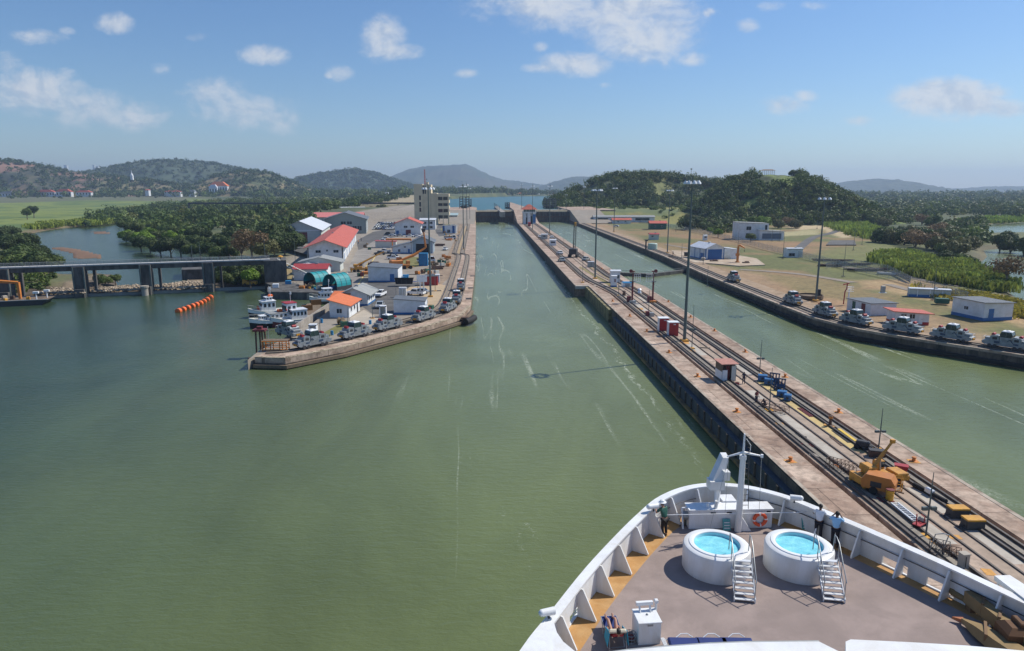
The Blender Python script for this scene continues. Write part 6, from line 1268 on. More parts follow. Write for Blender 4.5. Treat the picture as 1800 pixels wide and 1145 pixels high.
# ================================================================== buildings
def bldg(name, label, cat, fx, fy, w_, d, eave, ridge, rot=0, axis='y', wall='wallwhite', roof='greyroof', trim=None, feats=(), z=ZL, ov=.5, group=None, mono=False, corner='c', pts=None):
    """front faces -y before rotation; fx, fy = picture row/column of the front base centre (or its left/right corner)"""
    X, Y = pts if pts else G(fx, fy, z); cs, sn = math.cos(R(rot)), math.sin(R(rot))
    sh = {'c': 0, 'l': w_/2, 'r': -w_/2}[corner]; X += cs*sh; Y += sn*sh
    t_ = thing(name, label, cat, (X, Y, z), R(rot), group); hw = w_/2
    m = MB()
    if axis == 'y': m.yprism([(-hw,-.5),(hw,-.5),(hw,eave)]+([(0,ridge)] if not mono else [])+[(-hw,eave if not mono else ridge)], 0, d)
    else: m.xprism([(0,-.5),(d,-.5),(d,eave if not mono else ridge)]+([(d/2,ridge)] if not mono else [])+[(0,eave)], -hw, hw)
    m.build('wall', wall, t_)
    th = .16; rm = MB()
    def slab(p, q, a, b, ax):     # sloping roof sheet from p to q (profile), swept a..b
        pr = [(p[0],p[1]+.02),(q[0],q[1]+.02),(q[0],q[1]+th),(p[0],p[1]+th)]
        (rm.yprism if ax == 'y' else rm.xprism)(pr, a, b)
    L_ = hw if axis == 'y' else d/2; sl = (ridge-eave)/(2*L_ if mono else L_); o_ = ov
    c0 = 0 if axis == 'y' else d/2; rng_ = (-ov, d+ov) if axis == 'y' else (-hw-ov, hw+ov)
    if mono:
        a0, a1 = c0-L_-o_, c0+L_+o_
        if axis == 'y': slab((a0, ridge+sl*o_), (a1, eave-sl*o_), *rng_, axis)
        else: slab((a0, eave-sl*o_), (a1, ridge+sl*o_), *rng_, axis)
    else: slab((c0-L_-o_, eave-sl*o_), (c0+.01, ridge), *rng_, axis); slab((c0-.01, ridge), (c0+L_+o_, eave-sl*o_), *rng_, axis)
    rm.build('roof', roof, t_)
    if not mono and w_ > 4:
        m = MB(); zz = eave-sl*o_-.08
        for s_ in (-1, 1):
            if axis == 'y': m.box(*sorted((s_*(hw+ov), s_*(hw+ov+.14))), -ov, d+ov, zz, zz+.12); m.tube([(s_*(hw+.08),.2,zz),(s_*(hw+.08),.2,0)], .05, 5)
            else: yy = -ov-.07 if s_ < 0 else d+ov+.07; m.box(-hw-ov, hw+ov, yy-.07, yy+.07, zz, zz+.12)
        m.build('gutter', 'galv', t_); m = MB(); m.cbox((hw*.3 if axis == 'x' else 0, d*.35 if axis == 'y' else d/2, ridge-.05), (.8,.8,.5), 0, 0, .08); m.build('roof_vent', 'galv', t_)
    if trim:
        m = MB(); e = .03; m.box(-hw-e,hw+e,-e,d+e,-.4,.45); m.build('base_band', trim, t_)
    for ft in feats:
        kind, side, u, z0, z1, fw_ = ft[:6]; fm = ft[6] if len(ft) > 6 else {'window':'glass','door':'bluetrim','gate':'blue','post':'dark'}[kind]; m = MB(); dd = .07 if kind != 'post' else .12
        def fbox(mb, u0, u1, a, b, pr0, pr1):
            if side == 'f': mb.box(-hw+u0, -hw+u1, -pr1, -pr0, a, b)
            elif side == 'r': mb.box(hw+pr0, hw+pr1, u0, u1, a, b)
            elif side == 'l': mb.box(-hw-pr1, -hw-pr0, u0, u1, a, b)
        Ls = w_ if side == 'f' else d; uc = u*Ls; fbox(m, uc-fw_/2, uc+fw_/2, z0, z1, .002, dd); o = m.build(kind if kind != 'gate' else 'roller_door', fm, t_)
        if kind == 'window':
            m = MB(); fbox(m, uc-fw_/2-.08, uc+fw_/2+.08, z0-.1, z0, .002, .12); fbox(m, uc-fw_/2-.08, uc+fw_/2+.08, z1, z1+.06, .002, .10); fbox(m, uc-.03, uc+.03, z0, z1, dd, dd+.02); m.build('frame', 'white', o)
        if kind == 'door': m = MB(); fbox(m, uc+fw_/2-.2, uc+fw_/2-.1, (z0+z1)/2-.1, (z0+z1)/2+.1, dd, dd+.05); m.build('handle', 'galv', o)
    return t_
Wn = lambda s, u, z0=1.2, z1=2.1, w_=1.0: ('window', s, u, z0, z1, w_)
# ---- left yard
bldg('hut', 'white hut with a bright orange roof beside the moored boats', 'hut', 597, 558.5, 4.4, 9.5, 2.7, 3.9, -4, 'y', 'wallwhite', 'orangeroof', None, [Wn('f',.5,1.0,2.0,1.1), Wn('r',.2), Wn('r',.5), ('door','r',.75,0,2.1,.9,'dark')], mono=True)
bldg('porch', 'small red roofed porch joined behind the orange roofed hut', 'porch', 598, 540, 3.6, 3.0, 2.6, 3.2, -4, 'x', 'palewall', 'orangeroof', None, [], mono=True)
bldg('hut', 'white hut with a grey gabled roof beside the white pickup truck', 'hut', 646, 538, 6.6, 8.5, 3.0, 4.4, -4, 'y', 'wallwhite', 'greyroof', 'bluetrim', [Wn('r',.25,1.2,2.2,.8), Wn('r',.5,1.2,2.2,.8), Wn('r',.8,1.2,2.2,.8), ('window','f',.18,1.3,2.4,1.0), ('window','f',.75,1.2,1.6,.8)], corner='r', ov=.9)
bldg('hut', 'long low white hut with a blue base behind the locomotives', 'hut', 720, 553, 7.2, 5.5, 3.0, 3.5, 0, 'y', 'wallwhite', 'darkroof', 'bluetrim', [('door','r',.4,0,2.0,.9)], corner='c', mono=True, ov=.15)
bldg('storehouse', 'white block storehouse with blue door and blue base band', 'storehouse', 700, 496, 9.2, 11, 4.2, 4.8, 0, 'y', 'wallwhite', 'darkroof', 'bluetrim', [('door','f',.80,0,2.5,1.3)], corner='r', mono=True, ov=.3)
bldg('warehouse', 'long white warehouse with a huge orange red roof', 'warehouse', 604, 462, 13.5, 120, 6.4, 8.9, 8.2, 'y', 'wallwhite', 'redroof', None, [Wn('f',.30,4.0,5.0,1.9), Wn('f',.80,4.0,5.0,1.9), ('window','f',.55,4.5,5.2,.7), ('post','f',.98,0,6,.35), ('post','f',.02,0,6,.3)]+[('door','r',.05+.08*k,0,3.2,2.4,('bluetrim','white')[k%2]) for k in range(11)], corner='r', ov=1.6)
bldg('warehouse', 'grey warehouse with a white metal roof and dark red door', 'warehouse', 528, 427, 22, 62, 6.8, 11.5, 8.2, 'y', 'palewall', 'zincroof', None, [('gate','f',.57,0,5.6,4.6,'maroon'), ('window','f',.17,1.5,3.2,3.2), ('post','f',.5,6.3,6.8,21,'white')], corner='c', ov=1.0)
bldg('workshop', 'grey gabled workshop behind the orange red roof', 'workshop', 644, 411, 26, 45, 9.5, 13.5, 8.2, 'y', mat('grey_green_wall', (.26,.30,.29), .8), 'darkroof', None, [Wn('f',.60,6,8,3), Wn('f',.72,2,5,2.5), Wn('f',.84,2,5,2.5), Wn('f',.45,6,8,3)]+[('door','r',.1+.15*k,0,6,3,('white','palewall')[k%2]) for k in range(6)], corner='r', ov=1.2)
bldg('hall', 'long hall with a pinkish red roof at the far end of the yard', 'hall', 594, 392, 42, 14, 5.2, 8.6, 4, 'x', 'wallwhite', ribbed('pink_roof', (.68,.22,.20), .6, .4), None, [Wn('f',.2), Wn('f',.5), Wn('f',.8)], ov=1)
bldg('shed', 'long shed with a pale ribbed roof behind the pink hall', 'shed', 587, 378, 66, 16, 6.5, 8.5, 3, 'x', 'palewall', 'zincroof', None, [], ov=1)
bldg('office', 'white two storey office with a rust red roof', 'office', 717, 413, 16, 22, 7.2, 10.4, 3, 'y', 'wallwhite', 'redroof', 'bluetrim', [Wn('f',.42,4.4,5.6,2.2), Wn('f',.68,4.4,5.6,2.2), ('gate','f',.52,0,3.2,3.2,'maroon'), ('door','f',.1,0,2.6,1.8), Wn('r',.3,4.4,5.6,1.8), Wn('r',.6,4.4,5.6,1.8)], ov=1.4)
bldg('annex', 'white annex behind the office with stacked balconies', 'annex', 752, 404, 11, 22, 6.8, 7.6, 3, 'x', 'wallwhite', 'zincroof', None, [Wn('f',.3,1,2.6,2.4), Wn('f',.7,1,2.6,2.4), Wn('f',.3,4,5.6,2.4), Wn('f',.7,4,5.6,2.4)], ov=.5)
bldg('garage', 'open fronted machine garage with a dark gabled roof', 'garage', 743, 446, 9.4, 16, 5.2, 7.4, 2, 'y', mat('blue_grey_wall', (.30,.38,.44), .8), 'darkroof', None, [('gate','f',.52,0,4.4,6.2,'black'), ('post','f',.02,0,5,.3,'white'), ('post','f',.98,0,5,.3,'white'), ('window','f',.52,4.6,5.6,5.5,'blue_grey_wall')], ov=.8)  # black front panel, built like a door, paints the shaded open interior
bldg('lean_to', 'white lean-to with sloping dark roof left of the machine garage', 'shed', 707, 446, 8.6, 9, 4.9, 2.9, 2, 'y', 'wallwhite', 'darkroof', 'bluetrim', [Wn('f',.35,.8,1.9,.9), ('window','f',.65,2.6,3.3,.8), ('door','f',.85,0,2.0,.8)], mono=True, ov=.6)
bldg('carport', 'small carport with a pinkish red roof behind the parked pickups', 'carport', 678, 436, 10, 5, 3.0, 3.3, 2, 'y', 'palewall', 'darkredroof', None, [], mono=True, ov=.3)
bldg('shed', 'white shed with a dark red roof behind the teal shelters', 'shed', 546, 493, 10.2, 7.5, 3.6, 4.8, 3, 'x', 'wallwhite', 'darkredroof', None, [], ov=.5)
bldg('shed', 'pale grey shed with a patched roof in front of the orange red warehouse', 'shed', 562, 478, 14, 9, 3.4, 5.0, 4, 'y', 'palewall', 'greyroof', None, [], ov=.7)
bldg('shed', 'low shed with a light grey roof left of the patched one', 'shed', 538, 481, 9, 7, 2.4, 3.2, 4, 'y', 'palewall', 'zincroof', None, [], ov=.4)
bldg('kiosk', 'blue and white kiosk on the asphalt by the far left wall', 'kiosk', 790, 410, 9, 6, 4.8, 5.0, 0, 'y', 'white', 'greyroof', None, [('post','f',.08,0,4.8,1.3,'blue'), ('post','f',.80,0,4.8,1.5,'blue'), ('window','f',.45,.3,2.2,1.8)], ov=.2)
bldg('pavilion', 'long building with a green glass roof in front of the beige tower', 'hall', 770, 391, 34, 22, 6, 7.5, 0, 'x', 'palewall', ribbed('pale_green_roof', (.38,.48,.46), .4, .5), None, [('window','f',.3,1.5,5,12,'greenglass'), ('window','f',.75,1.5,5,10,'greenglass')], ov=.5)
bldg('cabinet', 'dark red storage cabinets by the mast in the left yard', 'cabinet', 757, 502, 4.2, 2.2, 2.8, 2.9, 0, 'x', 'red', 'darkroof', None, [('door','f',.25,.1,2.4,.9,'red'), ('door','f',.75,.1,2.4,.9,'red')], ov=.1)
bldg('portable_toilet', 'small blue and white portable toilet beside the red cabinets', 'toilet', 769, 497, 1.3, 1.3, 2.3, 2.5, 0, 'x', 'white', 'white', None, [('door','f',.4,.1,2.1,.8)], ov=.05)
bldg('tank', 'square blue water tank on the yard verge', 'tank', 744, 468, 3.3, 3.0, 4.6, 4.7, 0, 'x', 'bluetank', 'bluetank', None, [('post','f',.1,0,4.5,.2,'bluetrim'), ('post','f',.5,0,4.5,.15,'bluetrim'), ('post','f',.9,0,4.5,.2,'bluetrim')], ov=.05)
bldg('switch_cabinet', 'white cabinet standing alone on the asphalt court', 'cabinet', 708, 523, 1.9, .9, 2.5, 2.6, 0, 'x', 'white', 'white', None, [('post','f',.25,.2,2.3,.7,'palewall'), ('post','f',.75,.2,2.3,.7,'palewall')], ov=.03)
for (x, y, lb) in ((550,594,'white doorframe kiosk between the second and third locomotives'),(673,558,'white doorframe kiosk between the fourth and fifth locomotives')):
    X, Y = G(x, y, ZL); t_ = thing('gate_kiosk', lb, 'kiosk', (X, Y, ZL)); m = MB(); m.box(-.75,-.55,0,1.2,0,2.5); m.box(.55,.75,0,1.2,0,2.5); m.box(-.75,.75,0,1.2,2.35,2.6); m.build('frame', 'white', t_); m = MB(); m.box(-.55,.55,1.05,1.15,0,2.34); m.build('back_panel', 'palewall', t_)
o = thing('skip', 'black skip standing beside the blue doored storehouse', 'skip', G3(710,501)); m = MB(); m.yprism([(-2.4,.2),(2.4,.2),(2.7,1.9),(-2.7,1.9)], 0, 2.0); m.box(-2.8,2.8,-.08,2.08,1.75,1.9); m.build('bin', 'black', o); m = MB()
for x in (-2,-.7,.7,2): m.box(x-.07,x+.07,-.06,-.002,.3,1.75)
m.build('rib', 'dark', o)
o = thing('signboard', 'white board on two tall posts behind the red cabinets', 'sign', G3(742,515)); m = MB(); m.box(-1.4,1.4,-.08,.08,3.0,4.9); m.build('panel', 'lamp', o)
for x in (-.5,.5): m = MB(); m.box(x-.12,x+.12,-.1,.1,0,3.0); m.build('post', 'white', o)
# barrel-roofed teal shelters at the quay
for (x, y, w_, d_, h_, dg, lb) in ((552,505,5.2,6.0,4.2,-34,'left teal barrel shelter above the quay'),(588,513,5.6,6.0,4.8,-32,'right teal barrel shelter open to the water')):
    X, Y = G(x, y, ZL-.1); t_ = thing('boat_shelter', lb, 'shelter', (X-1.5, Y+1, ZL-.1), R(dg), 'teal shelters'); n_ = 14; ro = w_/2; pr = [(-ro*math.cos(a/n_*math.pi), 1.4+ (h_-1.4)*math.sin(a/n_*math.pi)) for a in range(n_+1)]; pi2 = [(p[0]*.97, p[1]-.1) for p in pr]
    m = MB(); m.yprism(pr+pi2[::-1], 0, d_); m.build('canopy', 'tealtarp', t_)
    m = MB()
    for s_ in (-1, 1): m.box(*sorted((s_*(ro-.15), s_*ro)), 0, d_, 0, 1.4)
    m.box(-ro,ro,d_-.2,d_,0,2.8); m.build('wall', 'dark', t_)
    for k in range(4):
        m = MB(); yy = .05+k*(d_-.2)/3; m.tube([(p[0]*1.005, yy, p[1]+.03) for p in pr], .06, 5); m.build('rib', 'mast', t_)
    m = MB(); m.cbox((0,2,0), (1.6,3.4,1.3), 0, 0, .2); m.build('stored_gear', 'bluetank' if x > 570 else 'wood', t_)
for (x, y, lb, mt_) in ((507,502,'blue tarpaulin covered crate on the quay by the dam','bluetank'),(563,500,'yellow crate beside the left teal shelter','yellow'),(570,497,'yellow ladder frame beside the teal shelter','yellow'),(485,508,'small white fuel box on the quay edge','white')):
    X, Y = G(x, y, ZL); t_ = thing('crate', lb, 'crate', (X, Y, ZL-.1), R(12)); m = MB(); m.cbox((0,0,.12), (1.7,1.2,1.5), 0, 0, .12); m.build('box', mt_, t_); m = MB(); m.cbox((-.5,0,0), (.2,1.2,.12)); m.cbox((.5,0,0), (.2,1.2,.12)); m.build('skid', 'wood', t_)
# beige tower block
X, Y = G(757, 389, ZL); Y = 560; X = G(757, 396, ZL)[0]*560/G(757,396,ZL)[1]
t_ = thing('office_tower', 'tall beige concrete office building with stair slots and balconies', 'building', (X, Y, ZL)); sc = 560/1224.
def tbox(mb, x0, x1, yt, yb, d0, d1): mb.box((x0-757)*sc, (x1-757)*sc, d0, d1, (396-yb)*sc-.5, (396-yt)*sc)
m = MB(); tbox(m,729,744,325,397,0,14); tbox(m,744,759,326,397,1,15); tbox(m,759,769,341,397,0,16); tbox(m,750,754,322,326,2,8); m.build('wall', 'beige', t_)
m = MB(); tbox(m,738,741,345,352,-.1,0); tbox(m,738,741,356,363,-.1,0); tbox(m,738,741,366,372,-.1,0); m.build('window', 'glass', t_)
m = MB(); tbox(m,744,747,328,341,.9,1); tbox(m,748,750,328,341,.9,1); m.build('fins', 'dark', t_)
for k, (yt, yb) in enumerate(((342,346),(353,357),(363,367),(374,378))):
    m = MB(); tbox(m,769,790,yt,yb,-1,14); m.build('balcony', 'beige', t_); m = MB(); tbox(m,770,789,yb,yb+6,.5,13); m.build('window', 'glass', t_)
m = MB(); tbox(m,779,780,342,397,-1.1,-.6); tbox(m,788,790,342,397,-1.1,-.6); tbox(m,769,771,342,397,-1.1,0); m.build('column', 'beige', t_)
t_ = thing('radio_mast', 'red and white lattice radio mast rising behind the beige tower', 'radio mast', (G(748,375,9)[0], G(748,375,9)[1], 9)); 
h0 = zat(748, 298, *G(748,375,9))-9; m = MB()
for s_ in (0,1,2): a = s_*2.094; m.tube([(1.2*math.cos(a),1.2*math.sin(a),0),(.35*math.cos(a),.35*math.sin(a),h0)], .16, 4)
for k in range(24):
    r0 = 1.2-.85*k/24; z0 = h0*k/24; z1 = h0*(k+1)/24; 
    for s_ in (0,1,2): a = s_*2.094; b = (s_+1)*2.094; m.tube([(r0*math.cos(a),r0*math.sin(a),z0),(r0*math.cos(b),r0*math.sin(b),z1)], .09, 4)
m.f, m.m = m.f, [0]*len(m.f); m.build('lattice', mat('mast_red', (.40,.09,.07), .6), t_)
# ---- control house, far lock end
c = G(921, 386, ZC); t_ = thing('control_house', 'white lock control house with tiered red tile roof', 'control house', (33.6, 540, ZC+.02)); q_ = 540/1224.
M['tile'] = ribbed('red_tile', (.42,.09,.05), .6, 3)
def hip(mb, x0, x1, y0, y1, z0, z1, k): cx_, cy_ = (x0+x1)/2, (y0+y1)/2; hx, hy = (x1-x0)/2*k, (y1-y0)/2*k; mb.add([(x0,y0,z0),(x1,y0,z0),(x1,y1,z0),(x0,y1,z0),(cx_-hx,cy_-hy,z1),(cx_+hx,cy_-hy,z1),(cx_+hx,cy_+hy,z1),(cx_-hx,cy_+hy,z1)], [(0,3,2,1),(4,5,6,7),(0,1,5,4),(1,2,6,5),(2,3,7,6),(3,0,4,7)])
m = MB()
for x in (-5.0,-1.6,2.4): m.box(x,x+2.4 if x > -2 else x+2.2,0,9,0,8.4)
m.box(-5,4.8,2,9,0,9); m.box(-5.4,5.2,-.4,9.4,8.4,9.5); m.build('wall', 'wallwhite', t_)
m = MB(); m.box(2.5,4.9,-.03,0,1,7.6); m.build('blue_panel', 'bluetrim', t_)
m = MB(); m.box(-2.7,-1.7,1.9,1.99,0,5); m.box(.9,2.3,1.9,1.99,0,6); m.build('doorway', 'dark', t_)
m = MB(); m.box(-4.6,4.4,.4,8.6,9.5,11.3); m.build('window', 'greenglass', t_)
m = MB()
for k in range(9): m.box(-4.7+k*1.15,-4.5+k*1.15,.33,.4,9.5,11.3)
m.build('mullion', 'white', t_)
m = MB(); hip(m,-6.6,6.4,-1.4,10.4,11.3,13.8,.42); m.build('roof', 'tile', t_); m = MB(); hip(m,-3.0,2.8,2.0,7.0,13.9,15.2,.2); m.box(-2.4,2.2,2.6,6.4,13.4,13.9); m.build('roof_lantern', 'tile', t_)
bldg('booth', 'small red booth on the far centre wall', 'booth', 930.5, 398, 1.9, 1.8, 2.6, 2.8, 0, 'x', 'red', 'red', None, [('door','f',.5,.1,2.1,.8,'maroon')], ZC+.02, .1)
bldg('hut', 'small grey hut on the far centre wall', 'hut', 957, 421, 3.4, 3, 2.6, 2.8, 0, 'x', 'galv', 'zincroof', None, [Wn('f',.5)], ZC+.02, .2)
bldg('hut', 'small white van-sized hut left of the mast on the centre wall', 'hut', 972, 432, 3.0, 3, 2.6, 2.9, 0, 'x', 'white', 'zincroof', None, [Wn('f',.5,1.2,2,2)], ZC+.02, .2)
# head frames of the rising chains / cable towers at the far end
def frame_tower(x, w_, yt, D, zb, label, n=3, d_=8, dens=5):
    A = atD(x, 360, D); X, Y = A[0], A[1]; h = zat(x, yt, X, Y)-zb; t_ = thing('gantry_tower', label, 'gantry', (X, Y, zb)); m = MB(); ww = w_*D/1224/2
    for i in range(n+1):
        xx = -ww+2*ww*i/n
        for yy in (0, d_): m.tube([(xx,yy,0),(xx,yy,h*(1 if i % 2 else .93))], .28, 4)
    for k in range(dens):
        z_ = h*(k+1)/dens*.95; 
        for yy in (0, d_): m.tube([(-ww,yy,z_),(ww,yy,z_)], .22, 4); m.tube([(-ww,yy,z_-h/dens*.9),(ww,yy,z_)], .13, 4)
        m.tube([(-ww,0,z_),(-ww,d_,z_)], .2, 4); m.tube([(ww,0,z_),(ww,d_,z_)], .2, 4)
    m.build('lattice', mat('blue_black_steel', (.045,.06,.07), .6), t_)
    m = MB(); m.box(-ww*.7,ww*.7,1,d_-1,0,h*.3); m.build('machine_house', 'dark', t_); return t_
frame_tower(816, 16, 345, 700, 10, 'dark lattice gantry at the head of the left lock wall')
frame_tower(892, 8, 356, 720, 10, 'dark lattice tower on the pier left of the control house', 2, 5, 4)
frame_tower(967, 21, 349, 720, 10, 'broad dark lattice gantry at the right end of the gates', 4, 10, 5)
frame_tower(826, 5, 350, 760, 10, 'narrow lattice pylon right of the left gantry', 1, 3, 6)
# approach pier far out in the lake
pa = thing('approach_pier', 'pale concrete approach pier reaching out into the lake', 'pier', (0, 900, 9)); m = MB(); A1, A2, A3, A4 = [G(x, y, 10.5) for x, y in ((869,364),(880,373),(888,373),(874,362))]; m.prism([A1,A2,A3,A4], 6, 10.6); W(m, 'deck', ['concrete'], pa)
m = MB(); cxa = (A1[0]+A2[0])/2; 
for k in range(5): m.tube([(A1[0]+(A2[0]-A1[0])*k/5, A1[1]+(A2[1]-A1[1])*k/5, 10.5),(A1[0]+(A2[0]-A1[0])*k/5, A1[1]+(A2[1]-A1[1])*k/5, 15)], .25, 5)
W(m, 'dolphin', ['dark'], pa)
# distant settlement on the lake shore and hills
def far_box(x, y, wpx, hpx, D, label, wall='wallwhite', roof='redroof', dm=12, flat=False, cat='building', name='house', z=None):
    p = atD(x, y, D); w_ = wpx*D/1224; h = hpx*D/1224; t_ = thing(name, label, cat, tuple(p)); m = MB(); m.box(-w_/2,w_/2,0,dm,-12,h*(.62 if not flat else 1)); m.build('wall', wall, t_)
    m = MB()
    if flat: m.box(-w_/2-.3,w_/2+.3,-.3,dm+.3,h,h*1.04+.3)
    else: hip(m, -w_/2-1, w_/2+1, -1, dm+1, h*.62, h, .45)
    m.build('roof', roof, t_)
    m = MB(); k = max(2, int(w_/7))
    for i in range(k): m.box(-w_/2+w_*(i+.28)/k,-w_/2+w_*(i+.72)/k,-.08,-.01,h*.18,h*.5)
    m.build('window_row' if k > 1 else 'window', 'glass', t_); return t_
far_box(880,344,42,5,2300,'long low pale building on the far lake shore left of the gantries', 'beige','orangeroof'); far_box(921,344,28,5,2300,'pale barrack on the far lake shore behind the control house','beige','orangeroof'); far_box(950,343.5,12,3.2,2350,'white shed on the far lake shore','white','zincroof'); far_box(893,341,10,6,2450,'pale gabled house above the far lake shore','beige','orangeroof'); far_box(835,342,20,3,2500,'white strip building on the far shore left of the lake','white','zincroof',flat=True); far_box(975,344,30,3,2400,'low grey building on the far right lake shore','palewall','darkredroof')
far_box(384,340,32,20,2000,'large white villa with an orange roof below the left hills','white','orangeroof',18); far_box(375,340,14,15,1990,'lower white wing of the villa with the orange roof','white','zincroof',10)
for (x, y, w_, h_, lb) in ((12,349,26,9,'white house at the far left edge'),(80,348,32,11,'house with a dark red roof, left of the pair on the field edge'),(112,348,26,12,'house with a brighter red roof, right of the pair on the field edge'),(147,347,26,9,'low reddish roofed house right of the pair'),(303,344,28,6,'long white house with a brown roof left of the villa'),(337,344,10,7,'small white house left of the villa'),(258,340,6,4,'tiny red roofed house among the trees')):
    far_box(x, y-3, w_, h_, 1900, lb, 'wallwhite', 'tile' if 'red' in lb or 'brown' in lb else 'darkroof')
for (x, y, w_, h_, lb) in ((165,300,3,9,'pale high rise, left of the pair on the skyline'),(171,300,4,7,'pale high rise, right of the pair on the skyline'),(115,296,5,5,'white flats on the skyline above the quarry'),(190,300,6,4,'small pale block on the skyline left of the green hill')):
    far_box(x, y, w_, h_, 7000, lb, 'palewall', 'greyroof', 30, True)
p = atD(232, 313, 2120); t_ = thing('church_spire', 'small white spire on the slope of the green hill', 'spire', tuple(p)); m = MB(); m.cbox((0,0,-6), (7,7,14)); m.build('tower', 'white', t_); m = MB(); m.lathe([(4.4,8),(1.2,15),(.05,24)], (0,0,0), 8); m.build('steeple', 'white', t_)
for i, (x, y, w_, h_) in enumerate(((650,352,7,3),(672,350,14,4),(680,348,5,9))): far_box(x, y, w_, h_, 1500, ('low pale shed left of the white silo','pale works building beside the white silo','tall white silo beyond the bridge')[i], 'white', 'zincroof', 10, True)
for i, x in enumerate((1530,1552,1690,1700,1738)): far_box(x, (352,353,351,352,353)[i], (16,8,10,6,12)[i], 2.6, 2600, ('long brick coloured shed below the blue mountain','small pale shed below the blue mountain','pale hangar on the far right plain','small white box on the far right plain','white shed on the far right plain')[i], 'beige', 'zincroof', 10, True)
# pavilion on the hilltop
X, Y, Z = atD(1349, 304.5, 640); t_ = thing('hilltop_pavilion', 'open pavilion with a flat brown roof on the grassy hilltop', 'pavilion', (X, Y, Z)); m = MB(); hip(m,-6.6,6.6,-3,3,2.3,3.3,.5); m.build('roof', mat('brown_roof', (.24,.16,.12), .8), t_)
for x in (-5.4,-1.8,1.8,5.4):
    for y in (-2.5,2.1): m = MB(); m.box(x-.2,x+.2,y,y+.4,-5,2.3); m.build('post', 'white', t_)
for (x, lb) in ((1322,'lone round tree left of the hilltop pavilion'),(1396,'big tree right of the hilltop pavilion'),(1408,'second tree right of the hilltop pavilion')):
    X, Y, Z = atD(x, 311, 640); T['dark'].put((X, Y, Z-1.5), 1, lb, None, .6 if x == 1322 else .85)
# ---- right bank
bldg('depot', 'long low white building with an orange roofed porch on the far right bank', 'building', 1097, 391, 52, 10, 4.6, 5.6, -3, 'x', 'wallwhite', 'greyroof', None, [('window','f',.15,1.6,3.6,9),('window','f',.80,1.6,3.6,12)], ZR, .6)
bldg('porch', 'orange roofed porch before the long low white building', 'porch', 1093, 393, 15, 6, 3.0, 4.2, -3, 'x', 'wallwhite', 'redroof', None, [Wn('f',.3),Wn('f',.7)], ZR, .8)
bldg('hut', 'dark green hut with a red roof on the right bank', 'hut', 1157, 403, 11.5, 8, 4.2, 5.6, -4, 'x', 'green', 'redroof', None, [Wn('f',.3,1.5,2.5,1.5), Wn('f',.7,1.5,2.5,1.5)], ZR, .7)
bldg('hut', 'small ruined white hut with a reddish top on the dirt', 'hut', 1150, 421, 5.2, 3.5, 2.8, 3.4, -3, 'x', 'palewall', 'darkredroof', None, [Wn('f',.3)], ZR, .3)
o = thing('tank', 'squat pale green tank by the right lock wall', 'tank', G3(1147, 439)); m = MB(); m.lathe([(2.2,0),(2.2,2.7),(2.0,2.9),(.01,3.1)], (0,0,0), 20); m.build('shell', mat('pale_green_tank', (.38,.50,.44), .5), o, True); m = MB(); m.tube([(-3.2,0,0),(-3.2,0,4.2)], .35, 8); m.cbox((-3,0,4), (1.4,.8,.5)); m.build('davit', 'dark', o)
bldg('workshop', 'white shed with a big blue roller door and light grey roof', 'shed', 1256, 457, 8.2, 13, 4.6, 6.4, 11, 'y', 'wallwhite', 'zincroof', 'bluetrim', [('gate','f',.5,.1,4.2,6.2,'blue'), ('post','f',.02,0,4.6,.3,'bluetrim'), ('post','f',.98,0,4.6,.3,'bluetrim'), ('post','l',.02,0,4.6,.25,'bluetrim'), ('post','l',.35,0,4.6,.25,'bluetrim'), ('post','l',.68,0,4.6,.25,'bluetrim'), ('gate','l',.2,.2,2.6,3,'bluetrim')], ZR, .5)
bldg('annex', 'plain white annex on the right side of the blue door shed', 'shed', 1292, 456, 3.6, 9, 3.9, 4.2, 11, 'y', 'wallwhite', 'zincroof', None, [], ZR, .2, mono=True)
bldg('house', 'white two storey modern house behind the perimeter fence', 'house', 1323, 421, 17, 11, 8.8, 9.4, -4, 'y', 'wallwhite', 'greyroof', None, [('window','f',.35,1.4,3.4,2.6),('window','f',.35,5.2,7.2,2.6),('post','f',.92,1,4,1.2,'glass'),('post','f',.92,5,8,1.2,'glass')], ZR, .3, mono=True)
bldg('annex', 'single storey wing with dark glazing right of the white house', 'house', 1356, 422, 13.5, 9, 4.6, 5.4, -4, 'y', 'wallwhite', 'greyroof', None, [('window','f',.5,.6,3.6,10.5,mat('blue_grey_glass', (.10,.15,.22), .2))], ZR, .5, mono=True)
bldg('container', 'white cabin inside the fence with a grey tank beneath', 'cabin', 1397, 452, 6.4, 4, 3.4, 3.6, -2, 'x', 'wallwhite', 'zincroof', None, [('window','f',.3,.3,1.6,2.4)], ZR, .2)
bldg('guard_box', 'small white guard box by the fence', 'guard box', 1240, 422, 2.2, 2, 2.4, 2.6, 0, 'x', 'white', 'white', None, [('window','f',.5,1.1,1.9,1.2)], ZR, .1)
bldg('storehouse', 'large white flat roofed storehouse with a blue door near the right edge', 'storehouse', 1728, 563, 7.4, 8.5, 3.5, 3.7, 9, 'y', 'wallwhite', 'darkroof', 'bluetrim', [('door','f',.25,.2,2.4,1.3), ('window','l',.55,1.6,2.3,1.0,'dark')], ZR, .35, corner='l', mono=True)
bldg('hut', 'flat dark roofed white hut behind the locomotives on the right bank', 'hut', 1552, 553, 6.6, 8.0, 2.4, 2.5, 9, 'y', 'wallwhite', 'darkroof', None, [('door','l',.3,0,2.2,1.2,'maroon'), ('door','l',.7,0,2.2,1.0,'green')], ZR, .3, mono=True)
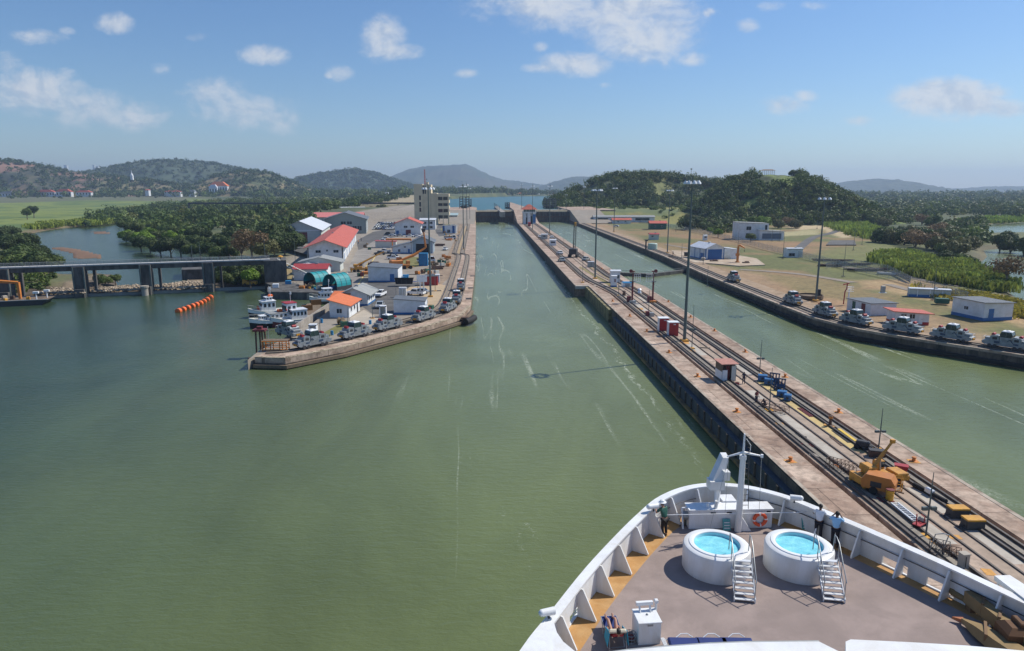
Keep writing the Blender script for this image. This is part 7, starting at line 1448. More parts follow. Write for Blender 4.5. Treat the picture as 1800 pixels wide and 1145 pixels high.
bldg('hut', 'white hut with a low orange red roof behind the right bank locomotives', 'hut', 1602, 570, 6.8, 4.0, 2.2, 2.6, -8, 'y', 'wallwhite', 'redroof', 'red', [Wn('f',.25), Wn('f',.5), ('door','f',.75,0,2.1,.8,'white')], ZR, .7, mono=True)
bldg('container', 'pale containers lying in a row with a white roof beyond the fence', 'container', 1634, 522, 9.6, 2.4, 1.9, 2.0, -22, 'x', 'palewall', 'zincroof', 'bluetrim', [('post','f',.2,0,1.8,.2,'white'),('post','f',.5,0,1.8,.2,'white'),('post','f',.8,0,1.8,.2,'white')], ZR, .1)
o = thing('crate', 'dark green crate behind the large white storehouse', 'crate', G3(1655,534), R(-20)); m = MB(); m.cbox((0,0,.15), (3.0,1.6,1.2), 0, 0, .08); m.build('box', 'green', o); m = MB(); m.cbox((0,0,0), (2.6,1.2,.15)); m.build('skid', 'wood', o)
o = thing('timber_tank', 'round low timber tank with a dark pump beside the right bank mast', 'tank', G3(1424,524)); m = MB(); m.lathe([(3.2,0),(3.2,.9),(3.0,.9),(3.0,.5),(.01,.5)], (0,0,0), 24); m.build('wall', 'wood', o); m = MB(); m.tube([(2.4,.5,0),(2.4,.5,2.2)], .55, 12); m.build('pump', 'dark', o, True)
o = thing('jib_crane', 'orange jib crane standing at the corner of the blue door shed', 'crane', G3(1296,462)); m = MB(); m.cbox((0,0,0), (1.3,1.3,.5), 0, 0, .1); m.tube([(0,0,.4),(0,0,6.0)], [.5,.42], 8); m.cbox((-.1,0,2.6), (1.2,1.0,1.0)); m.build('column', 'orange', o)
m = MB(); m.tube([(-.2,0,6.3),(.6,0,6.7),(2.6,0,5.6)], [.35,.42,.2], 6); m.build('jib', 'orange', o); m = MB(); m.tube([(2.5,0,5.6),(2.5,0,4.6)], .05, 5); m.cbox((2.5,0,4.3), (.3,.2,.35)); m.build('hook', 'dark', o)
o = thing('forklift', 'orange machine parked left of the blue door shed', 'forklift', G3(1222,440)); m = MB(); m.cbox((0,0,.5), (3.2,2,1.5), 0, 0, .2); m.cbox((.9,0,2.0), (1.2,1.8,1.0), 0, 0, .1); m.build('body', 'orange', o)
for sx_ in (-1,1):
    for s_ in (-1,1): m = MB(); m.tube([(sx_*1.1,s_*.8,.5),(sx_*1.1,s_*1.1,.5)], .5, 12); m.build('wheel', 'black', o)
for (x, y, lb, mt_, w_) in ((1209,451,'dark skip beside the mast on the right bank','dark',2.6),(1236,459,'yellow round buoy on the concrete pad','newslab',1.6),(1255,460,'flat dark pallet stack before the blue door shed','rust',3),(1311,463,'flat rusty barrow on the pad right of the jib crane','rust',2.4)):
    t_ = thing('pallet_load' if 'pallet' in lb or 'barrow' in lb else ('buoy' if 'buoy' in lb else 'skip'), lb, 'buoy' if 'buoy' in lb else 'load', G3(x, y)); m = MB()
    if 'buoy' in lb: m.sphere((0,0,1.0), .9, 14, 8, 0, (1.1,1.1,.6)); m.tube([(0,0,0),(0,0,.8)], .4, 10)
    elif 'flat' in lb: m.cbox((0,0,0), (w_,1.4,.5), 0, .1, .1); m.cbox((.4,.1,.5), (w_*.5,1.0,.25), 0, .3)
    else: m.yprism([(-1.0,0),(1.0,0),(1.3,1.7),(-1.3,1.7)], 0, 1.8)
    m.build('body', mt_, t_)
# perimeter fence on the right bank
fp = [G(x, y, ZR) for x, y in ((1050,377),(1130,392),(1189,402),(1240,412),(1300,426),(1350,440),(1420,456),(1500,476),(1560,489),(1600,500),(1640,511),(1700,530))]
fn = thing('chain_link_fence', 'long galvanised wire fence crossing the right bank', 'fence', (fp[0][0], fp[0][1], ZR)); L_ = cum(fp)[-1]; N_ = 95
for i in range(N_): p_, d_ = along(fp, L_*i/(N_-1)); m = MB(); m.tube([(p_[0],p_[1],ZR-.3),(p_[0],p_[1],ZR+2.5)], .05, 5); W(m, 'post', ['galv'], fn)
mw = bpy.data.materials.new('wire_mesh'); mw.use_nodes = True; nn = mw.node_tree.nodes; ll = mw.node_tree.links; bb = nn['Principled BSDF']; bb.inputs['Base Color'].default_value = (.45,.46,.44,1); bb.inputs['Metallic'].default_value = .3; bb.inputs['Alpha'].default_value = .22; MATS['wire_mesh'] = mw
m = MB()
for z_ in (.1,1.2,2.4): m.tube([(p_[0],p_[1],ZR+z_) for p_ in fp], .025, 4)
W(m, 'rail', ['galv'], fn); m = MB(); m.band(fp, off(fp, .02), ZR, ZR+2.4); W(m, 'mesh', ['wire_mesh'], fn)
m2 = [G(x, y, ZR) for x, y in ((1452,472),(1500,466),(1560,476),(1600,497))]
fn = thing('chain_link_fence', 'short wire fence round the timber compound', 'fence', (m2[0][0], m2[0][1], ZR)); m = MB(); m.band(m2, off(m2, .02), ZR, ZR+2.0); W(m, 'mesh', ['wire_mesh'], fn); L_ = cum(m2)[-1]
for i in range(16): p_, d_ = along(m2, L_*i/15); m = MB(); m.tube([(p_[0],p_[1],ZR-.3),(p_[0],p_[1],ZR+2.1)], .05, 5); W(m, 'post', ['galv'], fn)
# timber piles
for i, (x, y, l_, a, lb) in enumerate(((1465,459,16,-12,'long stack of dark timber in the fenced compound'),(1505,466,12,8,'short stack of dark sleepers in the compound'),(1520,476,14,-8,'pile of black beams nearest the compound fence'),(1545,475,9,-4,'small timber pile at the right of the compound'),(1455,468,10,-14,'stack of grey planks at the left of the compound'))):
    t_ = thing('timber_stack', lb, 'timber stack', G3(x, y), R(a), 'timber stacks in the compound'); 
    for k in range(6): m = MB(); m.cbox((random.uniform(-1,1),(k % 3)*.8-.8,.35*(k//3)), (l_*random.uniform(.6,1),.4,.34), 0, random.uniform(-.08,.08)); m.build('beam', 'rust' if k % 2 else 'black', t_)
o = thing('panel_stack', 'stack of white panels lying on the grass by the compound', 'panels', G3(1560,482), R(50)); m = MB(); m.cbox((0,0,0), (2.2,6,.5)); m.build('panel', 'white', o)
m = MB(); m.cbox((-.4,0,.5), (.4,6.1,.06)); m.cbox((.5,0,.5), (.4,6.1,.06)); m.build('strip', 'galv', o)
# winding road, parking patch, path (thin sheets following the ground)
def ribbon(name, pts, w_, mt, z=2.0, dz=.10):
    P_ = smooth_path([G(x, y, z) for x, y in pts], 8); a = off(P_, -w_/2); b = off(P_, w_/2); vs = []
    for p_, q_ in zip(a, b):
        for u in (p_, q_): vs.append((u[0], u[1], max(float(land(np.array([v[0]]), np.array([v[1]]))[0]) for v in (u, p_, q_))+dz))
    n_ = len(P_); m = MB(); m.add(vs, [(2*i,2*i+1,2*i+3,2*i+2) for i in range(n_-1)]); o = m.build(name, mt); return struct(o)
ribbon('road', [(1395,447),(1410,432),(1432,417),(1462,410),(1478,402),(1470,395),(1440,386),(1420,378),(1428,373)], 4.6, 'asphalt')
ribbon('road', [(1300,474),(1360,478),(1420,484),(1500,497)], 3.6, mat('worn_track', (.25,.21,.17), .95, var=.2, scale=.6, world=True))
ribbon('road', [(1440,466),(1520,474),(1590,486),(1640,496),(1690,504)], 3.0, 'worn_track')
ribbon('road', [(1560,500),(1640,520),(1720,536),(1800,548),(1880,560)], 3.0, 'worn_track')
ribbon('path', [(1170,430),(1230,440),(1290,446)], 2.6, 'worn_track')
o = MB().prism([G(x, y, 2) for x, y in ((1452,432),(1460,424),(1502,424),(1505,432))], 1.5, 2.45).build('parking_area', 'asphalt'); struct(o)
o = MB().prism([G(x, y, ZR) for x, y in ((1180,441),(1250,441),(1330,455),(1345,466),(1300,468),(1255,464),(1220,462),(1190,452))], ZR-.6, ZR+.12).build('pavement', mat('pale_pad', (.46,.38,.29), .9, var=.2, scale=.5, world=True, col2=(.36,.26,.17), spot=.5)); struct(o)
# railway bridge beyond the left wood, guide wall rails
o = thing('bridge', 'long low dark bridge crossing beyond the left woods', 'bridge', tuple(atD(530, 360, 900))); A = atD(330, 359, 900); B = atD(730, 360, 900); m = MB(); m.band([(A[0],A[1]),(B[0],B[1])], [(A[0]+1,A[1]+6),(B[0]+1,B[1]+6)], A[2], A[2]+2.0); W(m, 'girder', ['dark'], o)
for k in range(14): q = A+(B-A)*k/13; m = MB(); m.cbox((q[0],q[1]+2.5,-1), (1.6,3,q[2]+1)); W(m, 'pier', ['darkconcrete'], o)
# ================================================================== dam
dm = thing('dam', 'grey concrete spillway dam with piers and a railed walkway', 'dam', (-95, 203, 0))
ds = [G(x, y, 9.2) for x, y in ((-60,471),(20,470),(150,463.5),(262,459),(369,455.5),(498,451))]
P0, P1d = Vector((*G(0,471,9),0)), Vector((*G(468,456.5,9),0)); dd_ = (P1d-P0).normalized(); nn_ = Vector((-dd_.y, dd_.x, 0))   # nn_ points away from the viewer
base = Vector((*G(262,517,0),0)); u0 = (base-P0).dot(dd_); v0_ = (base-P0).dot(nn_)
def dp(u, v): q = P0+dd_*u+nn_*v; return (q.x, q.y)
Ltot = (P1d-P0).length
m = MB(); m.prism([dp(-60,0),dp(Ltot+1,0),dp(Ltot+1,2.6),dp(-60,2.6)], 8.7, 9.05); W(m, 'walkway', [mat('pale_walkway', (.42,.42,.42), .8, var=.12, scale=.8)], dm)
m = MB(); m.prism([dp(-60,.25),dp(Ltot,.25),dp(Ltot,.75),dp(-60,.75)], 7.4, 8.7); m.prism([dp(-60,1.9),dp(Ltot,1.9),dp(Ltot,2.4),dp(-60,2.4)], 7.4, 8.7); W(m, 'girder', ['darkconcrete'], dm)
m = MB()
for v_ in (.05, 2.55):
    for z_ in (9.45, 9.95): a, b = dp(-60,v_), dp(Ltot+1,v_); m.tube([(a[0],a[1],z_),(b[0],b[1],z_)], .05, 5)
    for k in range(75): a = dp(-58+k*(Ltot+58)/74, v_); m.tube([(a[0],a[1],9.0),(a[0],a[1],9.95)], .045, 4)
W(m, 'railing', ['galv'], dm)
for i, x in enumerate((-90, 25, 150, 262, 369)):
    g_ = Vector((*G(x, 519-(x-150)*.03, 0), 0)); u = (g_-P0).dot(dd_)
    m = MB(); m.prism([dp(u-1.5,-.9),dp(u+1.5,-.9),dp(u+1.5,2.9),dp(u-1.5,2.9)], -3, 8.6); m.prism([dp(u-1.1,-2.0),dp(u+1.1,-2.0),dp(u+1.5,-.9),dp(u-1.5,-.9)], -3, 2.4); W(m, 'pier', ['darkconcrete'], dm)
    m = MB()
    for q in (-1.5, 1.14): m.prism([dp(u+q,-1.3),dp(u+q+.36,-1.3),dp(u+q+.36,-.95),dp(u+q,-.95)], -1, 8.5)
    W(m, 'gate_guide', ['mast'], dm)
    m = MB(); m.prism([dp(u+3.0,1.6),dp(u+3.6,1.6),dp(u+3.6,3.4),dp(u+3.0,3.4)], -2, 7.6); W(m, 'buttress', ['darkconcrete'], dm)
    if x in (262,): m = MB(); a = dp(u-.3,-2.6); m.lathe([(.9,.0),(.9,2.2),(1.15,2.3),(1.15,2.8),(.001,2.8)], (a[0],a[1],0), 16); W(m, 'sensor_drum', ['concrete'], dm)
m = MB(); m.prism([dp(-60,-.1),dp(Ltot,-.1),dp(Ltot,1.6),dp(-60,1.6)], -3, .75); W(m, 'sill', [mat('sill_concrete', (.26,.27,.25), .8, var=.25, scale=.6)], dm)
A = Vector((*G(466,512,0),0)); uA = (A-P0).dot(dd_)
m = MB(); m.prism([dp(uA,-1.2),(G(499,512,2)[0],G(499,512,2)[1]),(G(499,512,2)[0]+.5,G(499,512,2)[1]+14),dp(uA,12)], -3, 2.1); m.add([], [])
a1_, a2_, a3_, a4_ = dp(uA,-1.1), dp(uA+6.6,-1.1), dp(uA+6.6,9), dp(uA,9); m.prism([a1_,a2_,a3_,a4_], 2.1, 8.7)
W(m, 'abutment', ['darkconcrete'], dm)
t_ = thing('stair', 'pale metal stair descending from the dam walkway to the quay', 'stair', (*a2_, 2.1)); B = G(501,478,5.0); m = MB(); e = dp(uA+14,-.6)
for v_ in (-1.0, .2): q1, q2 = dp(uA+4,v_), dp(uA+13,v_); m.tube([(q1[0],q1[1],8.2),(q2[0],q2[1],3.2)], .09, 5); m.tube([(q1[0],q1[1],9.2),(q2[0],q2[1],4.2)], .05, 5)
W(m, 'rail', ['galv'], t_)
for k in range(14): q1, q2 = dp(uA+4.2+k*.66,-1.0), dp(uA+4.2+k*.66,.2); m = MB(); m.tube([(q1[0],q1[1],8.1-k*.37),(q2[0],q2[1],8.1-k*.37)], .12, 4); W(m, 'step', ['galv'], t_)
o = thing('lamp_drum', 'small yellow domed light on the dam abutment', 'lamp', (*dp(uA+5,3), 8.0)); m = MB(); m.tube([(0,0,0),(0,0,1.3)], .12, 6); m.build('post', 'dark', o); m = MB(); m.lathe([(.2,1.2),(.9,1.35),(.8,1.6),(.2,1.9)], (0,0,0), 12); m.build('dome', 'yellow', o)
o = thing('dumper', 'small yellow truck behind the right bay of the dam', 'truck', G3(440,503,1)); m = MB(); m.cbox((0,0,.6), (4,2,.9), 0, 0, .1); m.cbox((-1.4,0,1.5), (1.2,1.9,.9), 0, 0, .1); m.build('body', 'yellow', o)
for sx_ in (-1.3,1.3): m = MB(); m.tube([(sx_,-1.05,.5),(sx_,1.05,.5)], .5, 12); m.build('wheel', 'black', o)
# far ruined sill behind the dam (dark block at the river)
o = MB().prism([G(x, y, 1) for x, y in ((320,487),(322,478),(360,474),(361,486))], 0, 3.4).build('retaining_wall', 'darkconcrete'); tag(o, 'dark ruined wall block standing in the river behind the dam', 'wall')
# rocks below the dam
o = thing('rock_pile', None, None); bpy.data.objects.remove(o)
rng = np.random.RandomState(9); vs = []; fs = []
pts = scatter([(268,512),(268,498),(330,489),(372,494),(372,508)], 900, 1, 51)+scatter([(160,516),(165,500),(262,495),(262,512)], 700, 1, 52)+scatter([(60,520),(90,500),(150,505),(150,518)], 400, 1, 53)
oct_ = np.array([(1,0,0),(0,1,0),(-1,0,0),(0,-1,0),(0,0,1),(0,0,-1)], float); of = [(0,1,4),(1,2,4),(2,3,4),(3,0,4),(1,0,5),(2,1,5),(3,2,5),(0,3,5)]
V_ = []; F_ = []; TT = []
for i, (a, b, z) in enumerate(pts):
    s_ = rng.uniform(.2,.75); q = oct_*(rng.rand(6,3)*.5+.7)*s_*np.array([1,1,.6])+np.array([a,b,z+.1]); V_.append(q); F_.append(np.array(of)+6*i); TT.append(np.repeat([np.array([.42,.34,.25])*rng.uniform(.35,1.1)],6,0))
o = fast_mesh('rocks', np.concatenate(V_), np.concatenate(F_), 'ground', np.concatenate(TT)); tag(o, 'tan boulders strewn over the river bed below the dam', 'rocks', kind='stuff')
# ================================================================== floating things
bx_ = [(314,547.5),(322,545),(330,542),(338,539),(345,536.5),(352,534),(358,531),(364,527.5),(370,523.5)]
for i, (x, y) in enumerate(bx_):
    p = G(x, y, .2); q = G(*bx_[min(i+1,8)], .2) if i < 8 else G(*bx_[8], .2); p_ = G(*bx_[i-1], .2) if i == 8 else p; q2 = q if i < 8 else p
    d = math.atan2(q2[1]-p_[1], q2[0]-p_[0]); t_ = thing('barrier_float', ('orange float at the near end of the floating boom','second orange float from the near end of the boom','third orange float from the near end of the boom','fourth orange float from the near end of the boom','middle orange float of the boom','fourth orange float from the dam end of the boom','third orange float from the dam end of the boom','second orange float from the dam end of the boom','last orange float of the boom, nearest the dam')[i], 'float', (p[0], p[1], .15), d, 'orange floats of the boom')
    ln = .60 if i else .62; m = MB(); m.tube([(-ln,0,.1),(-ln+.15,0,.1),(ln-.15,0,.1),(ln,0,.1)], [.45,.72,.72,.45], 18); m.build('drum', 'buoy', t_, True); m = MB(); m.tube([(ln,0,.1),(ln+.35,0,.1)], .5, 12); m.build('collar', 'dark', t_)
def boat(name, label, x, y, L_, B_, rz, hullm, cab, extras, wheel=True):
    X, Y = G(x, y, 0); t_ = thing(name, label, 'boat', (X, Y, 0), R(rz)); t_.scale = (1.0,1.08,1.15); h = L_/2; st = []
    for k in range(9):
        u = k/8; xx = -h+L_*u; bw = B_/2*(1-.05*(1-u)) if u < .55 else B_/2*math.sqrt(max(0, 1-((u-.55)/.45)**2.2)); sh_ = 1.15+.75*max(0,(u-.4)/.6)**2; st.append((xx, max(bw,.04), sh_))
    m = MB(); vs = []
    for xx, bw, sz in st: vs += [(xx-.25*(sz-1.15),-bw*.55,-.6),(xx+.0,-bw,sz*.5),(xx+.1*(sz-1),-bw,sz),(xx+.1*(sz-1),bw,sz),(xx,bw,sz*.5),(xx-.25*(sz-1.15),bw*.55,-.6)]
    fs = [tuple(range(6)), tuple(range(8*6+5, 8*6-1, -1))]
    for k in range(8):
        for j in range(6): q = (j+1) % 6; fs.append((k*6+j, k*6+q, (k+1)*6+q, (k+1)*6+j))
    m.add(vs, fs); m.build('hull', hullm, t_); m = MB(); up = [(xx+.1*(sz-1),s_*(bw+.03),sz*q) for s_ in (-1,1) for q in (.62,1.03) for xx,bw,sz in st]; m.add(up, [(k+a,k+1+a,k+10+a,k+9+a) for a in (0,18) for k in range(8)]); m.build('sheer_band', 'white', t_)
    m = MB(); lft = [(xx+.1*(sz-1),-bw*.93,sz+.012) for xx,bw,sz in st]; rgt = [(xx+.1*(sz-1),bw*.93,sz+.012) for xx,bw,sz in st]; m.add(lft+rgt, [(k,k+1,9+k+1,9+k) for k in range(8)]); m.build('deck', mat('boat_deck', (.60,.56,.50), .8, var=.15), t_)
    m = MB(); m.tube([(xx+.1*(sz-1),-bw,sz+.05) for xx,bw,sz in st]+[(xx+.1*(sz-1),bw,sz+.05) for xx,bw,sz in st[::-1]], .09, 6); m.build('gunwale', 'palewall', t_)
    m = MB(); m.tube([(xx+.1*(sz-1),-bw*.95,sz+.75) for xx,bw,sz in st[4:]]+[(xx+.1*(sz-1),bw*.95,sz+.75) for xx,bw,sz in st[4:][::-1]], .03, 5)
    for xx,bw,sz in st[4:]: m.tube([(xx,-bw*.95,sz),(xx,-bw*.95,sz+.75)], .025, 4); m.tube([(xx,bw*.95,sz),(xx,bw*.95,sz+.75)], .025, 4)
    m.build('railing', 'galv', t_)
    for (x0,x1,wd,z0,z1,rake,roof) in cab:
        m = MB(); m.yprism([(x0,z0),(x1+rake,z0),(x1,z1),(x0,z1)], -wd/2, wd/2); o = m.build('cabin', 'white', t_)
        m = MB(); m.box(x0-.15,x1+.25,-wd/2-.12,wd/2+.12,z1,z1+.12); m.build('roof', roof, t_)
        n_ = max(2, int((x1-x0)/.8))
        for s_ in (-1,1):
            for k in range(n_): a = x0+(x1-x0)*(k+.22)/n_; b = x0+(x1-x0)*(k+.78)/n_; m = MB(); m.box(a,b,*sorted((s_*wd/2+s_*.004,s_*wd/2+s_*.03)),z0+(z1-z0)*.45,z0+(z1-z0)*.82); m.build('window', 'glass', o)
        if rake is not None:
            for k in range(3): m = MB(); y0 = -wd/2+wd*(k+.12)/3; xf = x1+rake*.38; m.box(xf-.02,xf+.05,y0,y0+wd/3*.76,z0+(z1-z0)*.5,z0+(z1-z0)*.84); m.build('window', 'glass', o)
    for kind, xx, yy, zz in extras:
        m = MB()
        if kind == 'mast': m.tube([(xx,yy,zz),(xx,yy,zz+2.2)], .05, 6); m.tube([(xx,yy-.6,zz+1.6),(xx,yy+.6,zz+1.6)], .04, 5); m.tube([(xx,yy+.5,zz+1.6),(xx,yy+.5,zz+2.1)], .09, 8); m.build('mast', 'white', t_)
        elif kind == 'ring': m.tube([(xx,yy+.33*math.cos(a/12*6.2832),zz+.33*math.sin(a/12*6.2832)) for a in range(13)], .09, 6); m.build('life_ring', 'lifebuoy_orange', t_, True)
        elif kind == 'raft': m.cbox((xx,yy,zz), (1.1,.7,.5), 0, 0, .15); m.build('life_raft', 'buoy', t_)
    if wheel:
        for k in range(3):
            for s_ in (-1,): m = MB(); xx = -h*.5+k*h*.45; m.tube([(xx+.35*math.cos(a/10*6.2832),s_*(B_/2+.1),.6+.35*math.sin(a/10*6.2832)) for a in range(11)], .12, 6); m.build('fender', 'black', t_)
    return t_
boat('pilot_launch', 'white pilot launch, farthest left of the moored three, with twin masts', 470, 556, 8.6, 3.3, 213, 'black', [(-1.8,1.2,2.4,1.2,3.2,.5,'white'),(-1.2,.2,1.5,3.3,4.0,.2,'white')], [('mast',-.9,-.4,4.0),('mast',-.9,.5,4.0),('ring',2.0,-.5,1.9),('ring',2.0,.6,1.9),('raft',-1.0,0,4.05)])
boat('pilot_launch', 'middle moored launch with a red roofed wheelhouse and a row of side windows', 487, 572, 12.0, 3.6, 216, 'black', [(-4.2,-2.0,2.6,1.3,4.2,.4,'red'),(-2.0,1.8,2.8,1.2,2.5,.8,'greyroof'),(2.6,3.6,1.5,1.4,2.2,.3,'white')], [('mast',-3.4,0,4.3),('raft',-.8,0,2.65),('ring',-1.9,1.0,3.0)])
boat('work_launch', 'right moored launch with a grey canopy beside the diagonal wall', 519, 571, 10.5, 3.4, 214, 'maroon', [(-2.4,.8,2.7,1.2,3.0,.4,'zincroof')], [('ring',-2.5,-.7,2.0),('raft',.2,0,1.3)])
boat('motor_launch', 'small white motor launch behind the orange roofed hut', 570, 534, 7.5, 3.0, 205, 'darkconcrete', [(-2.2,1.0,2.2,1.2,2.6,.5,'white'),(-2.0,.2,2.0,2.8,3.5,.2,'white')], [('mast',-1.4,0,3.5)])
for (x, y, lb) in ((457,633,'flat wooden float at the tip of the left wing'),(484,631,'small grey skiff moored against the wing tip')):
    X, Y = G(x, y, 0); t_ = thing('float' if 'float' in lb else 'skiff', lb, 'float' if 'float' in lb else 'boat', (X, Y, 0), R(8)); m = MB(); m.prism([(-2,-.3),(-1.4,-.8),(1.6,-.8),(2.0,-.4),(2.0,.5),(1.6,.9),(-1.4,.8),(-2,.4)], -.2, .32); m.build('deck', 'wood', t_)
    m = MB(); m.tube([(-2,-.3,.36),(-1.4,-.8,.36),(1.6,-.8,.36),(2.0,-.4,.36),(2.0,.5,.36),(1.6,.9,.36),(-1.4,.8,.36),(-2,.4,.36),(-2,-.3,.36)], .08, 6); m.build('rubbing_rail', 'rust', t_)
t_ = thing('mooring_dolphin', 'rusty pile dolphin with a platform at the tip of the left wing', 'dolphin', G3(459,628,0)); 
for (a, b) in ((-.8,0),(.5,.2),(-.2,.8),(.9,.9)): m = MB(); m.tube([(a,b,-2),(a*.8,b*.8,5.0)], .16, 7); m.build('pile', 'rust', t_)
m = MB(); m.cbox((0,.4,4.8), (2.2,1.6,.35)); m.cbox((0,.4,5.15), (.9,.7,.5)); m.build('platform', 'maroon', t_); m = MB(); m.cbox((1.6,.4,.2), (1.0,.8,1.6), 0, 0, .1); m.tube([(1.4,.4,1.8),(1.4,.4,5.6)], .07, 6); m.tube([(.8,.4,4.8),(2.6,.4,5.0)], .06, 5); m.build('light_stand', 'galv', t_)
t_ = thing('scaffold', 'orange brown steel trestle in front of the leading left locomotive', 'trestle', G3(484,618,ZL)); m = MB()
for a in (-2.2,-.8,.8,2.0): m.tube([(a,0,-1.4),(a,0,1.8)], .09, 5); m.tube([(a,1.6,-1.4),(a,1.6,1.8)], .09, 5); m.tube([(a,0,1.8),(a,1.6,1.8)], .08, 5)
for z_ in (.3,1.0,1.8): m.tube([(-2.3,0,z_),(2.2,0,z_)], .09, 5); m.tube([(-2.3,1.6,z_),(2.2,1.6,z_)], .08, 5)
m.build('frame', 'orange', t_); m = MB(); m.box(-2.3,2.2,0,1.6,1.85,1.95); m.build('platform', 'wood', t_)
t_ = thing('quay_fender', 'black rubber roller fender at the corner of the left wall', 'fender', (-3.6,151.5,.5)); m = MB(); m.tube([(-1.2,-1.6,.4),(0,0,.6),(.6,2.6,.6)], .75, 14); m.build('roller', 'black', t_, True); m = MB(); m.cbox((-1.4,.4,.2), (1.4,1.4,1.0)); m.build('bracket', 'rust', t_)
# diagonal retaining wall and wooden landing behind the boats
dw = MB(); A, B, C_ = G(519,580,ZL), G(592,531,ZL), G(594,531,ZL); dw.band([A,B],[(A[0]+.4,A[1]-.3),(B[0]+.4,B[1]-.3)], -2, ZL+1.1); o = dw.build('retaining_wall', 'concrete'); tag(o, 'plain grey diagonal wall between the boats and the locomotives', 'wall')
t_ = thing('landing_stage', 'timber landing stage between the launches and the diagonal wall', 'jetty', G3(560,546,0)); m = MB(); q = [G(533,562,1), G(566,540,1), G(560,531,1), G(540,534,1), G(522,550,1)]; m.prism(q, .7, 1.0); W(m, 'deck', ['wood'], t_); 
for (x, y) in ((540,546),(556,536)): m = MB(); c = G(x, y, 1); m.cbox((c[0],c[1],1.0), (2.6,.25,1.3), 0, .3); W(m, 'timber_fence', [mat('ochre_timber', (.30,.14,.04), .8)], t_)
# dredging barge at the far left
X, Y = G(12, 536, 0); t_ = thing('work_barge', 'dark work barge with an orange excavator boom at the far left', 'barge', (X, Y, 0), R(16)); m = MB(); m.yprism([(-14,-.5),(8.5,-.5),(10.5,1.3),(-14,1.3)], -3.5, 3.5); m.build('hull', 'dark', t_); m = MB(); m.box(-14,10.2,-3.4,3.4,1.31,1.36); m.build('deck', 'wood', t_)
m = MB(); m.tube([(-14,-3.5,1.45),(10.5,-3.5,1.45)], .12, 6); m.build('rubbing_rail', 'galv', t_)
m = MB(); m.tube([(-10,0,5.2),(-4,0,6.6),(3.2,0,5.8)], [.5,.55,.35], 6); m.tube([(3.2,0,5.9),(3.4,-.4,1.5)], [.5,.4], 6); m.build('boom', 'orange', t_)
for i, (a, b, s_, mt_) in enumerate(((-6,0,2.6,'yellow'),(-2.4,-.8,1.3,'galv'),(-.6,1.0,1.1,'newslab'),(1.4,.2,1.0,'rust'),(5.6,-1.8,.9,'yellow'),(-4.4,-2.2,1.1,'palewall'),(.6,-2.2,.8,'yellow'))): m = MB(); m.cbox((a,b,1.36), (s_,s_*.8,s_*.9), 0, i*.4, .12); m.build('deck_gear', mt_, t_)
for (a, b) in ((7.6,-2.2),(9.2,.8)): m = MB(); m.tube([(a,b,1.3),(a,b,3.1)], .16, 8); m.cbox((a,b,3.0), (1.3,.8,.5)); m.build('light_post', 'white', t_)
# ================================================================== yard machines
def crane_truck(label, X, Y, z, rz, s=1.0, boomup=.5, mt='craneyellow', boom=7.0):
    t_ = thing('mobile_crane', label, 'mobile crane', (X, Y, z), R(rz)); t_.scale = (s,s,s)
    m = MB(); m.yprism([(-3.6,.7),(3.6,.7),(3.6,1.3),(2.6,1.45),(-3.4,1.45),(-3.6,1.2)], -1.2, 1.2); m.cbox((2.6,0,1.4), (1.7,2.3,.35), 0, 0, .08); m.box(-3.7,-3.1,-1.3,1.3,.6,1.6); m.build('chassis', mt, t_)
    for x in (-2.3,-1.0,1.9):
        for q in (-1,1): m = MB(); m.tube([(x,q*.8,.55),(x,q*1.22,.55)], .55, 14); m.build('wheel', 'black', t_)
    m = MB(); m.cbox((-.8,.0,1.5), (2.8,2.1,.5), 0, 0, .1); m.cbox((-1.9,0,2.0), (1.3,2.0,.9), 0, 0, .12); m.build('turret', mt, t_)
    m = MB(); m.cbox((.1,.65,1.95), (1.3,.8,1.25), 0, 0, .12); m.build('cab', mt, t_); m = MB(); m.box(.08,.78,.22,.24,2.25,3.0); m.box(-.5,.72,1.055,1.07,2.3,3.0); m.build('window', 'glass', t_)
    e = Vector((-1.4+boom*math.cos(boomup), -.1, 2.3+boom*math.sin(boomup))); b0_ = Vector((-1.4,-.1,2.4)); m = MB(); m.tube([b0_, b0_.lerp(e,.6)], [.34,.32], 4); m.tube([b0_.lerp(e,.55), e], [.24,.22], 4); m.cbox((e.x,e.y,e.z-.25), (.5,.5,.5)); m.build('boom', mt, t_)
    m = MB(); m.tube([(-.2,-.1,2.0), tuple(b0_.lerp(e,.4))], .12, 8); m.build('ram', 'galv', t_)
    for q in (-1,1): m = MB(); m.box(-3.5,-3.2,*sorted((q*1.25,q*1.5)),.1,1.3); m.build('outrigger', 'yellow', t_)
    return t_
X, Y = G(1538, 858, ZC); crane_truck('dark yellow mobile crane working on the centre wall near the ship', X+.9, Y+.9, ZC+.01, 8, .68, .95, boom=4.6)
E_ = G(1543, 870, ZC)
